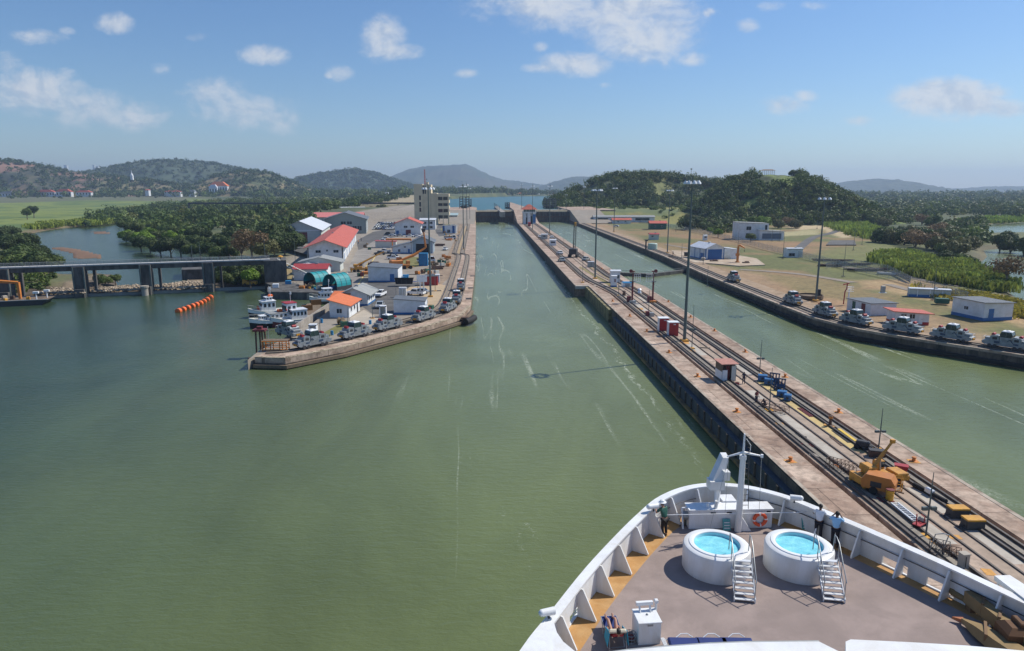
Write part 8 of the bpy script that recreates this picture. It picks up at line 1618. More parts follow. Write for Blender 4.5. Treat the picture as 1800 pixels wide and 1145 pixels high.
def excav(label, X, Y, z, rz, s, joints, mt='craneyellow'):
    t_ = thing('excavator', label, 'excavator', (X, Y, z), R(rz)); t_.scale = (s,s,s)
    for q in (-1,1):
        m = MB(); m.yprism([(-1.9,.25),(-1.5,0),(1.5,0),(1.9,.25),(1.9,.65),(1.5,.9),(-1.5,.9),(-1.9,.65)], *sorted((q*.9,q*1.45))); m.build('track', 'black', t_)
    m = MB(); m.cbox((-.4,0,1.0), (3.2,2.5,1.1), 0, 0, .15); m.build('body', mt, t_); m = MB(); m.cbox((.7,.75,1.3), (1.3,.9,1.5), 0, 0, .12); m.build('cab', mt, t_); m = MB(); m.box(1.36,1.38,.4,1.1,1.7,2.6); m.box(.2,1.2,1.2,1.22,1.7,2.6); m.build('window', 'glass', t_)
    m = MB(); m.tube(joints[:3], [.3,.42,.26], 6); m.build('boom', mt, t_); m = MB(); m.tube(joints[2:4], [.28,.2], 6); m.build('arm', mt, t_)
    j = Vector(joints[3]); m = MB(); m.xprism([(-.5,0),(.5,0),(.4,-.8),(-.2,-1.0)], -.5, .5); m.v = [(j.x+b, j.y+a, j.z+c) for a, b, c in m.v]; m.build('bucket', 'dark', t_); return t_
X, Y = G(699, 471, ZL); excav('big orange yellow excavator arm arching over the yard before the machine garage', X, Y, ZL, 25, 1.35, [(.6,0,1.9),(4.6,0,3.2),(8.2,0,5.2),(7.6,0,10.4)], 'orange')
o = thing('boom_section', 'long yellow boom section propped behind the machine garage roof', 'boom', (0,0,0)); A = Vector((*G(690,440,ZL), 0)); B = Vector((*G(723,440,ZL), 0)); za = zat(676, 421, A.x, A.y); zb = zat(722, 421, B.x, B.y); o.location = (A.x,A.y,ZL); m = MB(); m.tube([(A.x-3,A.y,za),(B.x,B.y,zb)], .45, 6); W(m, 'girder', ['orange'], o)
for q in (A, B): m = MB(); m.tube([(q.x,q.y,ZL),(q.x,q.y,za)], .3, 6); W(m, 'support', ['orange'], o)
X, Y = G(634, 478, ZL); crane_truck('yellow mobile crane with a lowered boom on the yard road', X, Y, ZL, 15, .95, .45, boom=11)
X, Y = G(640, 485, ZL); o = thing('road_roller', 'dark red and orange machine left of the blue doored storehouse', 'roller', (X+1, Y-1, ZL), .3); m = MB(); m.cbox((0,0,.6), (3.2,1.7,1.0), 0, 0, .15); m.build('body', 'orange', o); m = MB(); m.tube([(-1.5,-.9,.7),(-1.5,.9,.7)], .7, 14); m.build('drum', 'maroon', o, True)
for q in (-.8,.8): m = MB(); m.tube([(1.2,q-.15,.6),(1.2,q+.15,.6)], .6, 14); m.build('wheel', 'black', o)
X, Y = G(716, 473, ZL); o = thing('wheel_loader', 'orange loader beside the blue tank', 'loader', (X, Y, ZL), .4); m = MB(); m.cbox((-.6,0,.7), (2.6,1.8,1.2), 0, 0, .2); m.cbox((.3,0,1.8), (1.2,1.5,1.2), 0, 0, .1); m.build('body', 'orange', o); m = MB(); m.tube([(.8,.6,1.2),(2.4,.6,.6)], .12, 6); m.tube([(.8,-.6,1.2),(2.4,-.6,.6)], .12, 6); m.xprism([(2.3,.1),(3.1,.1),(2.5,1.0)], -1.1, 1.1); m.v = m.v; m.build('arm', 'yellow', o)
for sx_ in (-1.3,1.0):
    for q in (-.9,.9): m = MB(); m.tube([(sx_,q-.2,.65),(sx_,q+.2,.65)], .65, 12); m.build('wheel', 'black', o)
X, Y = G(742, 440, ZL); o = thing('tractor', 'yellow machine parked inside the open garage', 'tractor', (X, Y-.8, ZL), -1.4); m = MB(); m.cbox((0,0,.6), (2.6,1.6,1.2), 0, 0, .2); m.build('body', 'yellow', o)
for sx_ in (-.9,1.0): m = MB(); m.tube([(sx_,-.95,.6),(sx_,.95,.6)], .6, 12); m.build('wheel', 'black', o)
for i, (x, y, w_, mt_, lb) in enumerate(((656,466,4.5,'rust','rusty steel frame left of the blue doored storehouse'),(772,433,6,'rust','heap of rusty pipes on the dirt'),(758,466,7,'wood','low timber pile behind the blue tank'),(768,474,5,'rust','rusty scrap near the track'),(752,433,4,'newslab','white sacks stacked on the dirt'),(784,455,1.6,'orange','small orange drum near the track'),(716,496,2,'lifebuoy_orange','orange drum beside the storehouse corner'),(712,490,2,'bluetank','blue drum at the storehouse corner'),(735,496,5,'carblue','bluish sheeting on the paving'),(789,423,4,'orange','orange timber on the dirt by the truck'),(722,483,2.4,'black','black mat, leftmost of four on the paving'),(733,483,2.4,'black','second black mat on the paving'),(762,484,2.4,'black','third black mat on the paving'),(774,485,2.4,'black','rightmost black mat on the paving'),(740,510,5,'dark','dark pit grating beside the mast'),(764,512,5,'dark','second dark pit grating right of the mast'))):
    X, Y = G(x, y, ZL); t_ = thing('material_stack', lb, 'material', (X, Y, ZL+.02), random.uniform(-.2,.2))
    for k in range(3):
        m = MB(); h_ = .12 if ('mat' in lb.split()[1:2] or 'black mat' in lb or 'grating' in lb or 'sheeting' in lb) else .55
        if k and h_ == .12: break
        m.cbox((random.uniform(-.2,.2)*w_*(k>0), .5*k, .3*k*(h_>.2)), (w_*random.uniform(.6,1), 1.0, h_), 0, random.uniform(-.2,.2), .03); m.build('piece', mt_, t_)
# loose yard clutter and thin poles
def clut(kind, mt_):
    t_ = thing(kind, None, 'yard clutter'); m = MB()
    if kind == 'oil_drum': m.lathe([(.3,0),(.3,.3),(.32,.32),(.3,.34),(.3,.88),(.28,.88)], (0,0,0), 12)
    elif kind == 'cable_drum': m.tube([(-.5,0,.8),(-.42,0,.8)], .8, 14); m.tube([(.42,0,.8),(.5,0,.8)], .8, 14)
    elif kind == 'pallet': [m.box(-.6,.6,-.6+k*.26,-.42+k*.26,.12,.16) for k in range(5)]; m.box(-.6,-.45,-.6,.6,0,.12); m.box(.45,.6,-.6,.6,0,.12)
    else: m.cbox((0,0,0), (1.5,1.1,1.1), 0, 0, .06)
    m.build({'oil_drum':'shell','cable_drum':'flange','pallet':'boards'}.get(kind,'box'), mt_, t_, kind == 'oil_drum')
    if kind != 'oil_drum': m = MB(); (m.tube([(-.42,0,.8),(.42,0,.8)], .45, 12) if kind == 'cable_drum' else m.cbox((0,.1,.16 if kind == 'pallet' else 1.1), (.9,.8,.5 if kind == 'pallet' else .12), 0, .1, .05)); m.build('load' if kind != 'cable_drum' else 'core', 'khaki', t_)
    return Once(t_)
KC = [clut('oil_drum','bluetank'),clut('cable_drum','wood'),clut('pallet','wood'),clut('storage_box','orange'),clut('storage_box','palewall'),clut('oil_drum','yellow'),clut('storage_box','green')]
KN = ['blue drum','timber cable drum','loaded pallet','orange storage box','pale storage box','yellow drum','green storage box']
CR = [((775,425),(812,400),14),((756,470),(790,450),14),((720,492),(770,478),8),((600,505),(640,480),6),((555,590),(690,566),8),((700,548),(770,530),6),((640,440),(655,425),5),((520,508),(600,511),9)]
for (x0,y0),(x1,y1),n_ in CR:
    for k in range(n_): i = random.randrange(7); x = random.uniform(x0,x1); y = random.uniform(min(y0,y1),max(y0,y1)); KC[i].put(G3(x,y,ZL), random.uniform(0,3), KN[i]+' among the loose clutter in the left yard', KN[i]+'s in the left yard')
for i, (x, y, yt) in enumerate(((563,588,556),(612,575,540),(655,560,520),(697,545,505),(735,530,492),(765,512,470),(800,470,425),(806,430,392),(640,500,462),(527,470,440))): X, Y = G(x, y, ZL); P2.put((X,Y,ZL), 0, 'thin yard pole among the huts and locomotives on the left', 'thin poles in the left yard', (1,1,(zat(x,yt,X,Y)-ZL)/6.4))
# ================================================================== things on the centre wall
ZZ = ZC+.01
def at(x, y, z=ZZ): return G3(x, y, z)
for i, (x, y, lb) in enumerate(((1166,583,'far red cabinet with white side panels, left of the pair'),(1183,591,'near red cabinet with white side panels, right of the pair'))):
    t_ = thing('electrical_cabinet', lb, 'cabinet', at(x, y), 0, 'red cabinets on the centre wall'); m = MB(); m.box(-.78,.98,0,1.5,0,2.5); m.build('body', 'red', t_)
    m = MB(); m.box(-.83,-.782,.03,1.47,.05,2.45); m.build('side_panel', 'white', t_); m = MB(); m.box(-.92,1.1,-.12,1.62,2.5,2.62); m.build('roof', 'lamp', t_); m = MB(); m.box(.0,.45,-.015,-.002,2.1,2.25); m.build('label_plate', 'white', t_); m = MB(); m.box(.08,.1,-.02,-.002,.1,2.4); m.build('door_seam', 'maroon', t_)
X, Y, _ = at(1287, 671); t_ = thing('watch_hut', 'wooden watch hut with a rusty pinkish roof and open front', 'hut', (X-.4, Y+.3, ZZ), R(4))
m = MB(); m.box(-1.05,-.98,0,2.4,0,1.35); m.box(-.98,1.05,2.33,2.4,0,2.3); m.box(-1.05,-.25,0,.07,0,1.6); m.build('wall', 'white', t_)
m = MB(); m.box(-1.05,-.98,0,2.4,1.352,2.5); m.build('upper_boarding', 'wood', t_)
m = MB(); m.box(.98,1.05,0,2.4,0,2.2); m.box(.35,1.05,0,.07,0,2.2); m.build('side_wall', 'palewall', t_)
m = MB(); m.xprism([(-.3,2.45),(2.7,2.55),(2.7,2.65),(-.3,2.55)], -1.3, 1.3); m.build('roof', mat('rusty_roof', (.42,.20,.16), .8, var=.25, scale=2), t_)
m = MB(); m.box(-.25,.3,.5,.55,0,2.1); m.build('doorway', 'maroon', t_)
def sigpost(x, y, yt, label, flip=1):
    X, Y, _ = at(x, y); h = zat(x+1, yt, X, Y)-ZZ; t_ = thing('signal_post', label, 'signal', (X, Y, ZZ), 0, 'red signal posts'); m = MB(); m.tube([(0,0,.3),(0,0,h*.64)], .22, 10); m.tube([(0,0,h*.64),(0,0,h*.95)], .13, 8); m.build('post', 'maroon', t_, True)
    m = MB(); m.lathe([(.75,0),(.75,.12),(.001,.12)], (0,0,h*.64), 14); m.build('platform', 'dark', t_)
    m = MB(); a = flip*.25
    for z_ in (.66,.73,.80,.88): m.tube([(a,-.5,h*z_),(a+flip*1.5,-.5,h*z_),(a+flip*1.5,.5,h*z_)], .04, 5)
    for q in (0,.5,1,1.5): m.tube([(a+flip*q,-.5,h*.64),(a+flip*q,-.5,h*.88)], .04, 5)
    m.build('ladder_cage', 'white', t_)
    m = MB(); m.tube([(-.5*flip,-.15,h*.97),(-.5*flip,.15,h*.97)], .42, 16); m.tube([(0,0,h*.95),(-.5*flip,0,h*.97)], .1, 6); m.tube([(.5*flip,0,h*.95),(.0,0,h*.97)], .14, 6); m.build('signal_head', 'maroon', t_, True)
    m = MB(); m.cbox((.0,-.2,0), (1.6,1.2,.5), 0, 0, .04); m.build('plinth', 'galv' if flip > 0 else 'orange', t_); m = MB(); m.cbox((-.75,.3,.0), (.9,.8,1.5), 0, 0, .04); m.build('relay_box', 'maroon', t_); return t_
sigpost(1111, 532, 475, 'left signal post with a white ladder cage on the centre wall', 1); sigpost(1147, 532, 475, 'right signal post on an orange plinth on the centre wall', -1)
t_ = thing('relay_cabinet', 'maroon and grey relay box at the foot of a thin pole', 'cabinet', at(1141,556)); m = MB(); m.cbox((-.4,0,0), (.7,.8,1.1), 0, 0, .04); m.build('box', 'maroon', t_); m = MB(); m.cbox((.5,-.1,0), (1.0,.9,.8), 0, 0, .04); m.build('plinth', 'galv', t_)
bldg('telephone_booth', 'narrow white booth with a blue base at the wall jog', 'booth', 1079.5, 505, 1.5, 1.5, 3.0, 3.1, 0, 'x', 'white', 'white', 'bluetrim', [('window','f',.65,1.4,2.3,.4,'maroon')], ZZ, .08)
bldg('hut', 'white flat roofed hut behind the narrow booth', 'hut', 1082, 497, 2.6, 2.6, 3.3, 3.5, 0, 'x', 'white', 'zincroof', None, [Wn('f',.75,1.2,2.2,.8)], ZZ, .3)
bldg('generator_box', 'low white box with a blue top near the signal posts', 'box', 1103, 505, 2.6, 2.2, 1.1, 1.3, 0, 'x', 'white', 'bluetank', None, [('post','f',.5,.2,.9,1.4,'galv')], ZZ, .05)
bldg('cabinet', 'grey cabinet right of the tall mast at the wall jog', 'cabinet', 1039, 470, 2.2, 1.6, 1.8, 1.9, 0, 'x', 'galv', 'zincroof', None, [('post','f',.5,.1,1.7,.06,'dark')], ZZ, .05)
for (x, y, w_, h_, mt_, lb) in ((1205,604,0,0,'',''),):
    pass
X, Y, _ = at(1692, 999); t_ = thing('junction_cabinet', 'grey junction cabinet by the rail nearest the ship rail', 'cabinet', (X, Y, ZZ)); m = MB(); m.cbox((0,0,0), (.55,.45,1.15), 0, .1, .03); m.build('body', 'galv', t_); m = MB(); m.cbox((0,0,1.15), (.65,.55,.06), 0, .1, .02); m.build('cap', 'newslab', t_); m = MB(); m.cbox((-.0,-.24,.2), (.04,.03,.8)); m.build('hinge', 'dark', t_)
for (x, y, lb) in ((1688,912,'black block with a yellow top, farther of the pair'),(1715,932,'black block with a yellow top, nearer of the pair')):
    t_ = thing('counterweight', lb, 'block', at(x, y), R(-2), 'black and yellow blocks'); m = MB(); m.yprism([(-.80,0),(.80,0),(.72,.18),(.70,.72),(-.70,.72),(-.72,.18)], -.02, .85); m.build('body', mat('charcoal_paint', (.05,.05,.052), .7, var=.3, scale=3), t_); m = MB(); m.box(-.73,.73,-.05,.88,.722,.86); m.build('top', 'yellow', t_); m = MB(); m.tube([(-.78,.2,.3),(-1.2,.3,.12)], .05, 6); m.build('hose', 'black', t_)
# mooring bits: yellow-ringed recesses along both copings
for i, (x, y) in enumerate(((1077,530),(1107,556),(1137,583),(1176,620),(1226,662),(1295,724),(1389,811))):
    t_ = thing('mooring_bollard', 'small rusty yellow bollard on the left coping of the centre wall', 'bollard', at(x, y, ZC+.004), 0, 'bollards on the left coping'); m = MB(); m.lathe([(.42,0),(.40,.05),(.18,.07),(.15,.30),(.24,.38),(.20,.46),(.001,.48)], (0,0,0), 14); m.build('bollard', 'orange', t_, True)
for i, (x, y) in enumerate(((1058,473),(1175,531),(1214,558),(1256,582),(1310,619),(1380,663),(1474,725),(1606,811))):
    t_ = thing('mooring_bollard', 'small rusty yellow bollard on the right coping of the centre wall', 'bollard', at(x, y, ZC+.004), 0, 'bollards on the right coping'); m = MB(); m.lathe([(.42,0),(.40,.05),(.18,.07),(.15,.30),(.24,.38),(.20,.46),(.001,.48)], (0,0,0), 14); m.build('bollard', 'orange', t_, True)
M['ypatch'] = mat('yellow_patch', (.58,.30,.08), .85, var=.25, scale=3)
m = MB()
for (x, y, w_, l_) in ((1077,530,.9,.9),(1107,556,.9,.9),(1137,583,.9,.9),(1176,620,.9,.9),(1226,662,.9,.9),(1295,724,.9,.9),(1389,811,1.0,1.0),(1175,531,.9,.9),(1214,558,.9,.9),(1256,582,.9,.9),(1310,619,.9,.9),(1380,663,.9,.9),(1474,725,.9,.9),(1606,811,1,1),(1368,745,1.2,.7),(1203,603,1.6,1.6),(1216,617,1.2,1),(1678,944,.9,.7),(1641,955,.8,.6),(1738,1006,.7,.9),(1502,840,1.6,.25),(1125,543,1.4,2.4),(1132,549,1.2,1.2)): X, Y, _ = at(x, y); m.cbox((X,Y,ZC+.0), (w_,l_,.018), 0, random.uniform(-.3,.3))
struct(m.build('road_marking', 'ypatch'))
# yellow capped bollard post and the open trench on the yellow slab
X, Y, _ = at(1459, 749); t_ = thing('capstan', 'rusty orange capstan post on the yellow slab', 'capstan', (X, Y, ZZ)); m = MB(); m.lathe([(.36,0),(.34,.12),(.17,.16),(.16,.85),(.22,.9),(.20,1.2),(.1,1.25),(.001,1.25)], (0,0,0), 16); m.build('post', 'rust', t_, True); m = MB(); m.cbox((0,0,0), (1.3,.7,.09), 0, -.6, .02); m.build('base_plate', 'ypatch', t_); m = MB(); m.lathe([(.225,0),(.225,.25)], (0,0,.92), 14); m.build('band', 'orange', t_)
def lying(name, label, cat, x0, y0, x1, y1, w_, h_, mt, dz=0):
    A = Vector(at(x0, y0)); B = Vector(at(x1, y1)); t_ = thing(name, label, cat, tuple((A+B)/2)); d = B-A; d.z = 0; L_ = d.length; t_.rotation_euler = (0,0,math.atan2(d.y, d.x)); return t_, L_
t_, L_ = lying('slot_cover', 'yellow steel cover beside an open slot on the yellow slab', 'cover', 1470, 757, 1500, 779, 0, 0, '')
m = MB(); m.cbox((0,.28,.02), (L_,.42,.22), 0, 0, .03); m.build('cover', mat('signal_yellow', (.72,.48,.05), .5), t_); m = MB(); m.cbox((0,-.28,0), (L_*.98,.62,.03)); m.build('slot', 'black', t_)  # open slot is a flat black sheet, its inner shade painted
t_, L_ = lying('steel_grating', 'dark grating lying on the yellow slab', 'grating', 1408, 718, 1430, 733, 0, 0, ''); m = MB()
for k in range(5): m.cbox((0,-.4+k*.2,0), (L_,.09,.07))
m.cbox((0,0,.0), (L_,1.0,.03)); m.build('bars', 'maroon', t_)
t_, L_ = lying('steel_grating', 'dark grating beside the yellow slab near the track', 'grating', 1462, 768, 1482, 784, 0, 0, ''); m = MB(); m.cbox((0,0,0), (L_,.5,.04)); m.build('bars', 'rust', t_)
t_, L_ = lying('pipe', 'thick black pipe lying between the rails beyond the slim pole', 'pipe', 1606, 856, 1662, 886, 0, 0, ''); m = MB(); m.tube([(-L_/2,0,.22),(0,.05,.22),(L_/2,0,.22)], .22, 12); m.build('pipe', 'black', t_, True); m = MB(); m.cbox((0,.0,.2), (.8,.35,.45), 0, 0, .1); m.build('wrapping', 'alu', t_)
t_, L_ = lying('aluminium_ladder', 'silver lattice ladder lying on the centre wall below the mobile crane', 'ladder', 1572, 889, 1610, 920, 0, 0, ''); m = MB()
for q in (-.3,.3): m.box(-L_/2,L_/2,q-.05,q+.05,.0,.3)
for k in range(11): m.box(-L_/2+L_*k/10-.03,-L_/2+L_*k/10+.03,-.3,.3,.2,.26)
m.build('frame', 'alu', t_)
t_ = thing('trolley', 'red and yellow hand trolley at the foot of the slim pole', 'trolley', at(1617, 925), .6); m = MB(); m.cbox((0,0,.25), (1.5,.6,.08)); m.tube([(-.7,0,.3),(-.85,0,1.3)], .05, 6); m.tube([(.2,-.2,.3),(.2,-.2,.8),(.5,.2,.8)], .04, 5); m.build('frame', 'red', t_); m = MB(); m.tube([(.4,-.3,.45),(.4,.3,.45)], .2, 10); m.tube([(.75,-.2,.35),(.75,.3,.35)], .15, 10); m.build('coil', 'newslab', t_)
for q in (-.5,.5): m = MB(); m.tube([(q,-.32,.14),(q,.32,.14)], .14, 10); m.build('wheel', 'black', t_)
def frame_rack(label, x, y, rz, L_, h_, mt='rust', grid=5):
    t_ = thing('steel_rack', label, 'rack', at(x, y), R(rz)); m = MB()
    for q in (-.4,.4):
        for k in range(grid+1): xx = -L_/2+L_*k/grid; m.tube([(xx,q,0),(xx,q,h_)], .022, 5)
        for z_ in (.05,h_*.5,h_): m.tube([(-L_/2,q,z_),(L_/2,q,z_)], .025, 5)
        for k in range(grid): xx = -L_/2+L_*k/grid; m.tube([(xx,q,0),(xx+L_/grid,q,h_)], .014, 4)
    for k in range(grid+1): xx = -L_/2+L_*k/grid; m.tube([(xx,-.4,h_),(xx,.4,h_)], .02, 5); m.tube([(xx,-.4,.05),(xx,.4,.05)], .02, 5)
    m.build('frame', mt, t_); return t_
frame_rack('rusty wheeled cage trolley beside the workmen', 1362, 722, -58, 3.4, .8); frame_rack('jumbled steel cage lying behind the mobile crane', 1478, 826, -50, 2.6, .9, 'rust', 7)
t_ = frame_rack('small open frame with an arched handle by the near slim pole', 1650, 972, -35, 1.3, .9, 'dark', 3)
m = MB(); m.tube([(-.6,-.2,0),(-.35,-.2,1.5),(.15,-.2,1.7),(.5,.1,1.55)], .04, 6); m.tube([(.5,.1,1.55),(.2,.3,0)], .04, 6); m.build('arched_handle', 'galv', t_)
frame_rack('thin wire frame standing beside the rail near the ship', 1672, 975, -35, 1.2, .5, 'rust', 4)
for (x, y, rz, L_, lb, mt_) in ((1402,766,-50,2.2,'bundle of rods lying on the pale slab','dark'),(1421,783,-30,1.6,'tangle of thin rods on the pale slab','maroon'),(1438,803,-50,1.7,'flat plank beside a black gap on the centre wall','newslab'),(1468,820,-50,1.2,'orange planks beside the steel cage','orange'),(1240,612,-20,1.8,'loose timber slab behind the slim pole','wood'),(1232,585,-20,1.6,'brown board right of the tall mast','wood')):
    t_ = thing('loose_material', lb, 'material', at(x, y), R(rz))
    for k in range(3): m = MB(); m.cbox((random.uniform(-.15,.15),.16*k-.16,0), (L_*random.uniform(.7,1),.12 if 'rod' not in lb else .05,.10), 0, random.uniform(-.2,.2)*(2.5 if 'tangle' in lb else .5)); m.build('piece', mt_, t_)
# blue machine parts
for i, (x, y, w_, h_, a, lb) in enumerate(((1340,670,1.25,.8,.4,'blue machine block, farthest left of the cluster'),(1351,676,1.2,.75,.4,'second blue machine block from the left'),(1374,697,1.2,.65,.5,'blue box at the front of the machine cluster'),(1384,704,.9,.7,.5,'blue end box nearest the yellow slab'))):
    t_ = thing('machine_block', lb, 'machine part', at(x, y), -a, 'blue machine parts on the centre wall'); m = MB(); m.cbox((0,0,.12), (w_,1.0,h_), 0, 0, .06); m.build('casing', mat('machine_blue', (.03,.13,.30), .45, var=.2, scale=2), t_); m = MB(); m.cbox((-.3,0,0), (.15,1.1,.12)); m.cbox((.3,0,0), (.15,1.1,.12)); m.build('skid', 'wood', t_); m = MB(); m.tube([(0,-.52,h_*.6),(0,-.6,h_*.6)], .16, 10); m.build('flange', 'dark', t_)
for i, (x, y, lb) in enumerate(((1360,676,'dark blue upright frame, left of the two in the cluster'),(1370,686,'dark blue upright frame, right of the two in the cluster'))):
    t_ = thing('pump_trestle', lb, 'machine part', at(x, y), -.6, 'dark blue frames on the centre wall'); m = MB()
    for q in (-.6,-.2,.2,.6): m.tube([(q,-.4,0),(q,.35,1.5)], .08, 5); m.tube([(q,.5,0),(q,.35,1.5)], .06, 5)
    m.tube([(-.7,.35,1.5),(.7,.35,1.5)], .10, 6); m.tube([(-.7,0,.8),(.7,0,.8)], .09, 6); m.build('frame', mat('machine_dark_blue', (.015,.045,.11), .5, var=.2), t_); m = MB(); m.tube([(-.4,0,.5),(.5,.1,.55)], .3, 10); m.build('cylinder', 'machine_dark_blue', t_, True)
# compressor, drum, red cart round the mobile crane
X, Y, _ = at(1532, 858); t_ = thing('air_compressor', 'orange towed compressor beside the mobile crane', 'compressor', (X+.1, Y-.9, ZZ), R(-40)); m = MB(); m.yprism([(-1.3,.45),(1.3,.45),(1.35,1.2),(1.0,1.75),(-1.0,1.75),(-1.35,1.2)], -.75, .75); m.build('canopy', mat('compressor_orange', (.46,.17,.035), .5, var=.15, scale=2), t_, False)
for q in (-.78,.78): m = MB(); m.tube([(-.3,q-.1,.36),(-.3,q+.1,.36)], .36, 12); m.build('wheel', 'black', t_)
m = MB(); m.tube([(1.3,0,.5),(2.0,0,.45)], .07, 6); m.build('tow_bar', 'rust', t_); m = MB(); m.box(-.6,.3,-.765,-.752,.7,1.2); m.build('grille', 'dark', t_)
t_ = thing('oil_drum', 'yellow and red drum on a dark red tray near the compressor', 'drum', at(1563, 880)); m = MB(); m.lathe([(.32,0),(.32,.3),(.34,.32),(.32,.34),(.32,.6),(.34,.62),(.32,.64),(.32,.92),(.3,.92)], (0,0,.06), 18); m.build('drum', 'yellow', t_, True); m = MB(); m.lathe([(.25,.98),(.33,.99),(.34,1.06),(.001,1.07)], (0,0,.0), 18); m.build('lid', 'maroon', t_, True); m = MB(); m.cbox((-.6,.1,0), (1.8,.9,.06)); m.build('tray', 'maroon', t_)
t_ = thing('hand_cart', 'red cart right of the mobile crane', 'cart', at(1583, 832), R(-30)); m = MB(); m.yprism([(-.45,.3),(.45,.3),(.6,.85),(-.6,.85)], -.4, .4); m.build('tub', 'red', t_); m = MB(); m.tube([(0,-.45,.25),(0,.45,.25)], .25, 12); m.build('wheel', 'black', t_); m = MB(); m.tube([(.5,.3,.8),(1.1,.3,.5)], .03, 5); m.tube([(.5,-.3,.8),(1.1,-.3,.5)], .03, 5); m.build('handle', 'rust', t_)
t_ = thing('compactor', 'black wheeled machine at the end of the yellow slab', 'compactor', at(1516, 790), R(-40)); m = MB(); m.cbox((0,0,.35), (1.3,.7,.6), 0, 0, .1); m.build('engine', 'dark', t_)
for q in (-.5,.6): m = MB(); m.tube([(q,-.42,.3),(q,.42,.3)], .3, 12); m.build('wheel', 'black', t_)
t_ = thing('tool_chest', 'rusty dark chest behind the mobile crane', 'chest', at(1541, 803), R(-20)); m = MB(); m.cbox((0,0,0), (1.5,.8,.7), 0, 0, .05); m.build('chest', 'rust', t_); m = MB(); m.cbox((0,0,.7), (1.55,.85,.06), 0, 0, .02); m.build('lid', 'dark', t_)
t_ = thing('debris_heap', 'heap of dark purple brown scrap left of the compressor', 'scrap', at(1508, 846))
for k in range(9): m = MB(); m.cbox((random.uniform(-.7,.7),random.uniform(-.6,.6),random.uniform(0,.5)), (random.uniform(.3,.9),random.uniform(.2,.4),random.uniform(.2,.5)), 0, random.uniform(0,3), .05); m.build('scrap_piece', ('maroon','dark','rust')[k % 3], t_)
t_ = thing('work_basket', 'pale blue grey crane cab frame by the rail end', 'frame', at(1575, 862), R(-20)); m = MB()
for (a, b) in ((-.4,-.3),(.4,-.3),(.4,.3),(-.4,.3)): m.tube([(a,b,0),(a,b,1.3)], .04, 5)
for z_ in (.1,.7,1.3): m.tube([(-.4,-.3,z_),(.4,-.3,z_),(.4,.3,z_),(-.4,.3,z_),(-.4,-.3,z_)], .035, 5)
m.build('frame', 'yellow', t_)
# concrete post base and odd cones far down the wall
for (x, y, lb) in ((1097,520,'small dark mushroom vent left of the left signal post'),(1124,516,'grey winch between the signal posts'),):
    t_ = thing('vent', lb, 'vent', at(x, y)); m = MB(); m.lathe([(.5,0),(.45,.5),(.25,.9),(.55,1.0),(.3,1.3),(.001,1.35)], (0,0,0), 12); m.build('cowl', 'rust' if x < 1110 else 'alu', t_, True); m = MB(); m.cbox((0,0,-.0), (1.4,1.2,.12)); m.build('base', 'newslab', t_)
# crawler crane
X, Y, _ = at(1008, 452); t_ = thing('crawler_crane', 'dark crawler crane with a raised yellow tipped lattice boom', 'crawler crane', (X, Y, ZZ), R(75)); h = zat(1015, 393, X, Y)-ZZ
for q in (-1,1): m = MB(); m.yprism([(-2.5,.3),(-2.1,0),(2.1,0),(2.5,.3),(2.5,.8),(2.1,1.1),(-2.1,1.1),(-2.5,.8)], *sorted((q*1.0,q*1.9))); m.build('track', 'black', t_)
m = MB(); m.cbox((-.6,0,1.2), (4.2,3.0,2.2), 0, 0, .15); m.build('machinery_house', 'dark', t_); m = MB(); m.cbox((1.4,.9,1.3), (1.2,1.2,2.2), 0, 0, .1); m.build('cab', mat('pale_cab', (.30,.32,.33), .5), t_); m = MB(); m.box(2.01,2.03,.4,1.4,2.2,3.2); m.build('window', 'glass', t_)
m = MB(); A = Vector((1.4,0,1.8)); B = Vector((3.8,0,h)); wds = lambda f: .45 if .1 < f < .9 else .25
for s1 in (-1,1):
    for s2 in (-1,1): m.tube([A.lerp(B,f)+Vector((s1*wds(f), s2*wds(f), 0)) for f in (0,.12,.5,.88,1)], .08, 4)
n_ = 22
for k in range(n_):
    f0, f1 = k/n_, (k+1)/n_; s_ = 1 if k % 2 else -1; a, b = wds(f0), wds(f1)
    for s2 in (-1,1): m.tube([A.lerp(B,f0)+Vector((s_*a,s2*a,0)), A.lerp(B,f1)+Vector((-s_*b,s2*b,0))], .05, 4); m.tube([A.lerp(B,f0)+Vector((s2*a,s_*a,0)), A.lerp(B,f1)+Vector((s2*b,-s_*b,0))], .05, 4)
m.build('boom', 'dark', t_); m = MB(); e = A.lerp(B,.9); m.tube([e, B+Vector((.1,0,.3))], .5, 4); m.build('boom_head', 'yellow', t_)
m = MB(); m.tube([(-2.2,0,3.2),(-1.4,0,6.6),(1.0,0,3.2)], .1, 5); m.tube([(-1.4,0,6.6), tuple(B)], .05, 4); m.build('mast_rigging', 'dark', t_)
# people working
M['workblue'] = mat('dark_work_clothes', (.025,.03,.06), .85); M['workred'] = mat('maroon_work_shirt', (.20,.05,.05), .85)
for (x, y, rz, tp_, ps, lb) in ((1307,675,160,'workblue','stand','workman in dark overalls standing right of the watch hut'),(1329,709,200,'workred','stand','workman in a maroon shirt standing by the slim pole'),(1344,715,120,'workblue','crouch','workman in dark clothes crouching beside the cage trolley')):
    person(lb, at(x, y), R(rz), tp_, 'workblue', 'darkskin', None, ps)
for (x, y, z, lb, tp_) in ((630,429,ZL,'workman in an orange shirt walking beside the long warehouse, leftmost','orange'),(635,424,ZL,'workman in dark clothes beside the long warehouse, rightmost','workblue'),(600,475,ZL,'person in red near the warehouse corner','red'),(1183,450,ZR,'person in dark clothes on the right lock wall left of the shed','workblue'),(1141,532,ZC,'','')):
    if lb: person(lb, G3(x, y, z), 1, tp_, 'workblue', 'darkskin', None, 'stand', s=1.15)
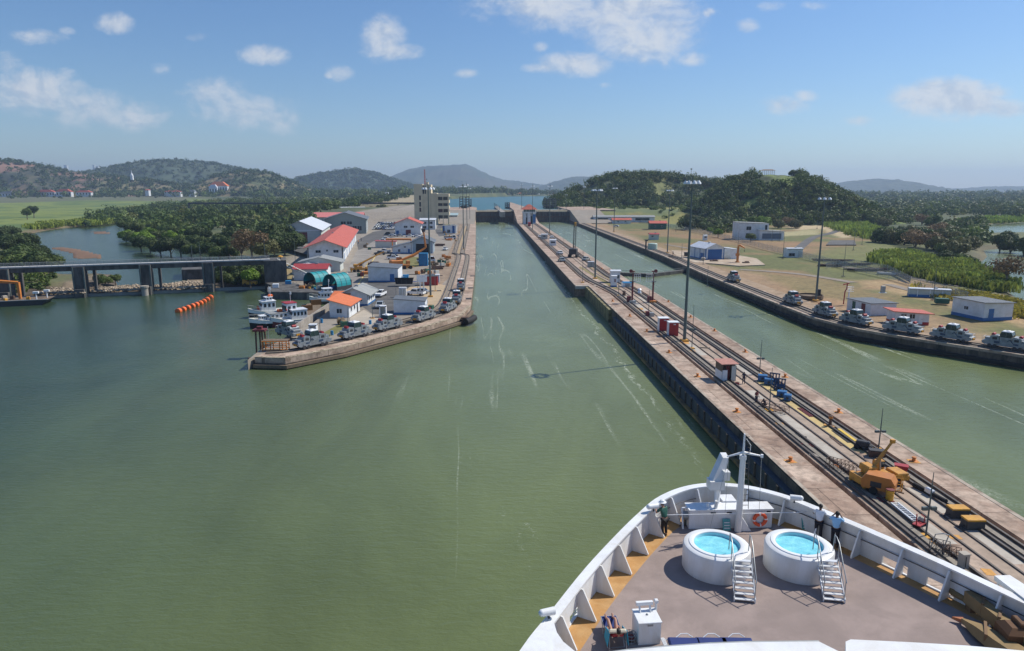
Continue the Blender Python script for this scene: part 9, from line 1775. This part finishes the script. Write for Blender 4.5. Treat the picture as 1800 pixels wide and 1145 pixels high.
o = thing('bucket', 'red tub on the ground before the watch hut', 'tub', at(1296,676)); m = MB(); m.lathe([(.22,0),(.3,.25),(.28,.25),(.2,.03),(.001,.03)], (0,0,0), 14); m.build('tub', 'red', o, True); m = MB(); m.tube([(-.28,0,.25),(-.2,0,.4),(.2,0,.4),(.28,0,.25)], .012, 5); m.build('handle', 'dark', o)
# signal and sheds on the right bank by the mast
X, Y = G(1486, 535, ZR); h = zat(1489, 498, X, Y)-ZR; t_ = thing('signal_post', 'red signal post with a white cage on the right bank', 'signal', (X, Y, ZR)); m = MB(); m.tube([(-.5,0,0),(-.4,0,h*.6),(0,0,h*.75),(0,0,h)], .14, 8); m.tube([(-1.0,0,h*.93),(.5,0,h)], .14, 6); m.build('post', 'red', t_, True)
m = MB(); m.tube([(.5,0,0),(.6,0,h*.7)], .12, 6); m.tube([(1.0,.3,0),(.9,.3,h*.7)], .08, 6)
for z_ in (.62,.72,.82): m.tube([(0,-.5,h*z_),(1.5,-.5,h*z_),(1.5,.5,h*z_),(0,.5,h*z_),(0,-.5,h*z_)], .05, 5)
m.build('cage', 'white', t_)
X, Y = G(1540, 533, ZR); t_ = thing('roof_vent', 'pale square vent standing on the flat dark roof', 'vent', (X-1, Y-4, ZR+3.15)); m = MB(); m.cbox((0,0,0), (1.6,.8,.12)); m.build('base', 'white', t_); m = MB(); m.cbox((0,0,.12), (1.0,.5,1.6), 0, 0, .04); m.build('box', 'galv', t_)
# ================================================================== haze
hz = MB().box(-9000, 9000, -600, 10500, -5.2, 320).build('haze', mat('_tmp', (1,1,1)))
hm = bpy.data.materials.new('haze_air'); hm.use_nodes = True; hn = hm.node_tree; hn.nodes.clear()
vo = hn.nodes.new('ShaderNodeVolumePrincipled'); vo.inputs['Color'].default_value = (.56,.73,1.0,1); vo.inputs['Density'].default_value = 0.00012; vo.inputs['Anisotropy'].default_value = 0.2
mo = hn.nodes.new('ShaderNodeOutputMaterial'); hn.links.new(vo.outputs[0], mo.inputs['Volume']); hz.data.materials.clear(); hz.data.materials.append(hm)
tag(hz, 'pale blue haze over the canal and hills', 'haze', kind='stuff')
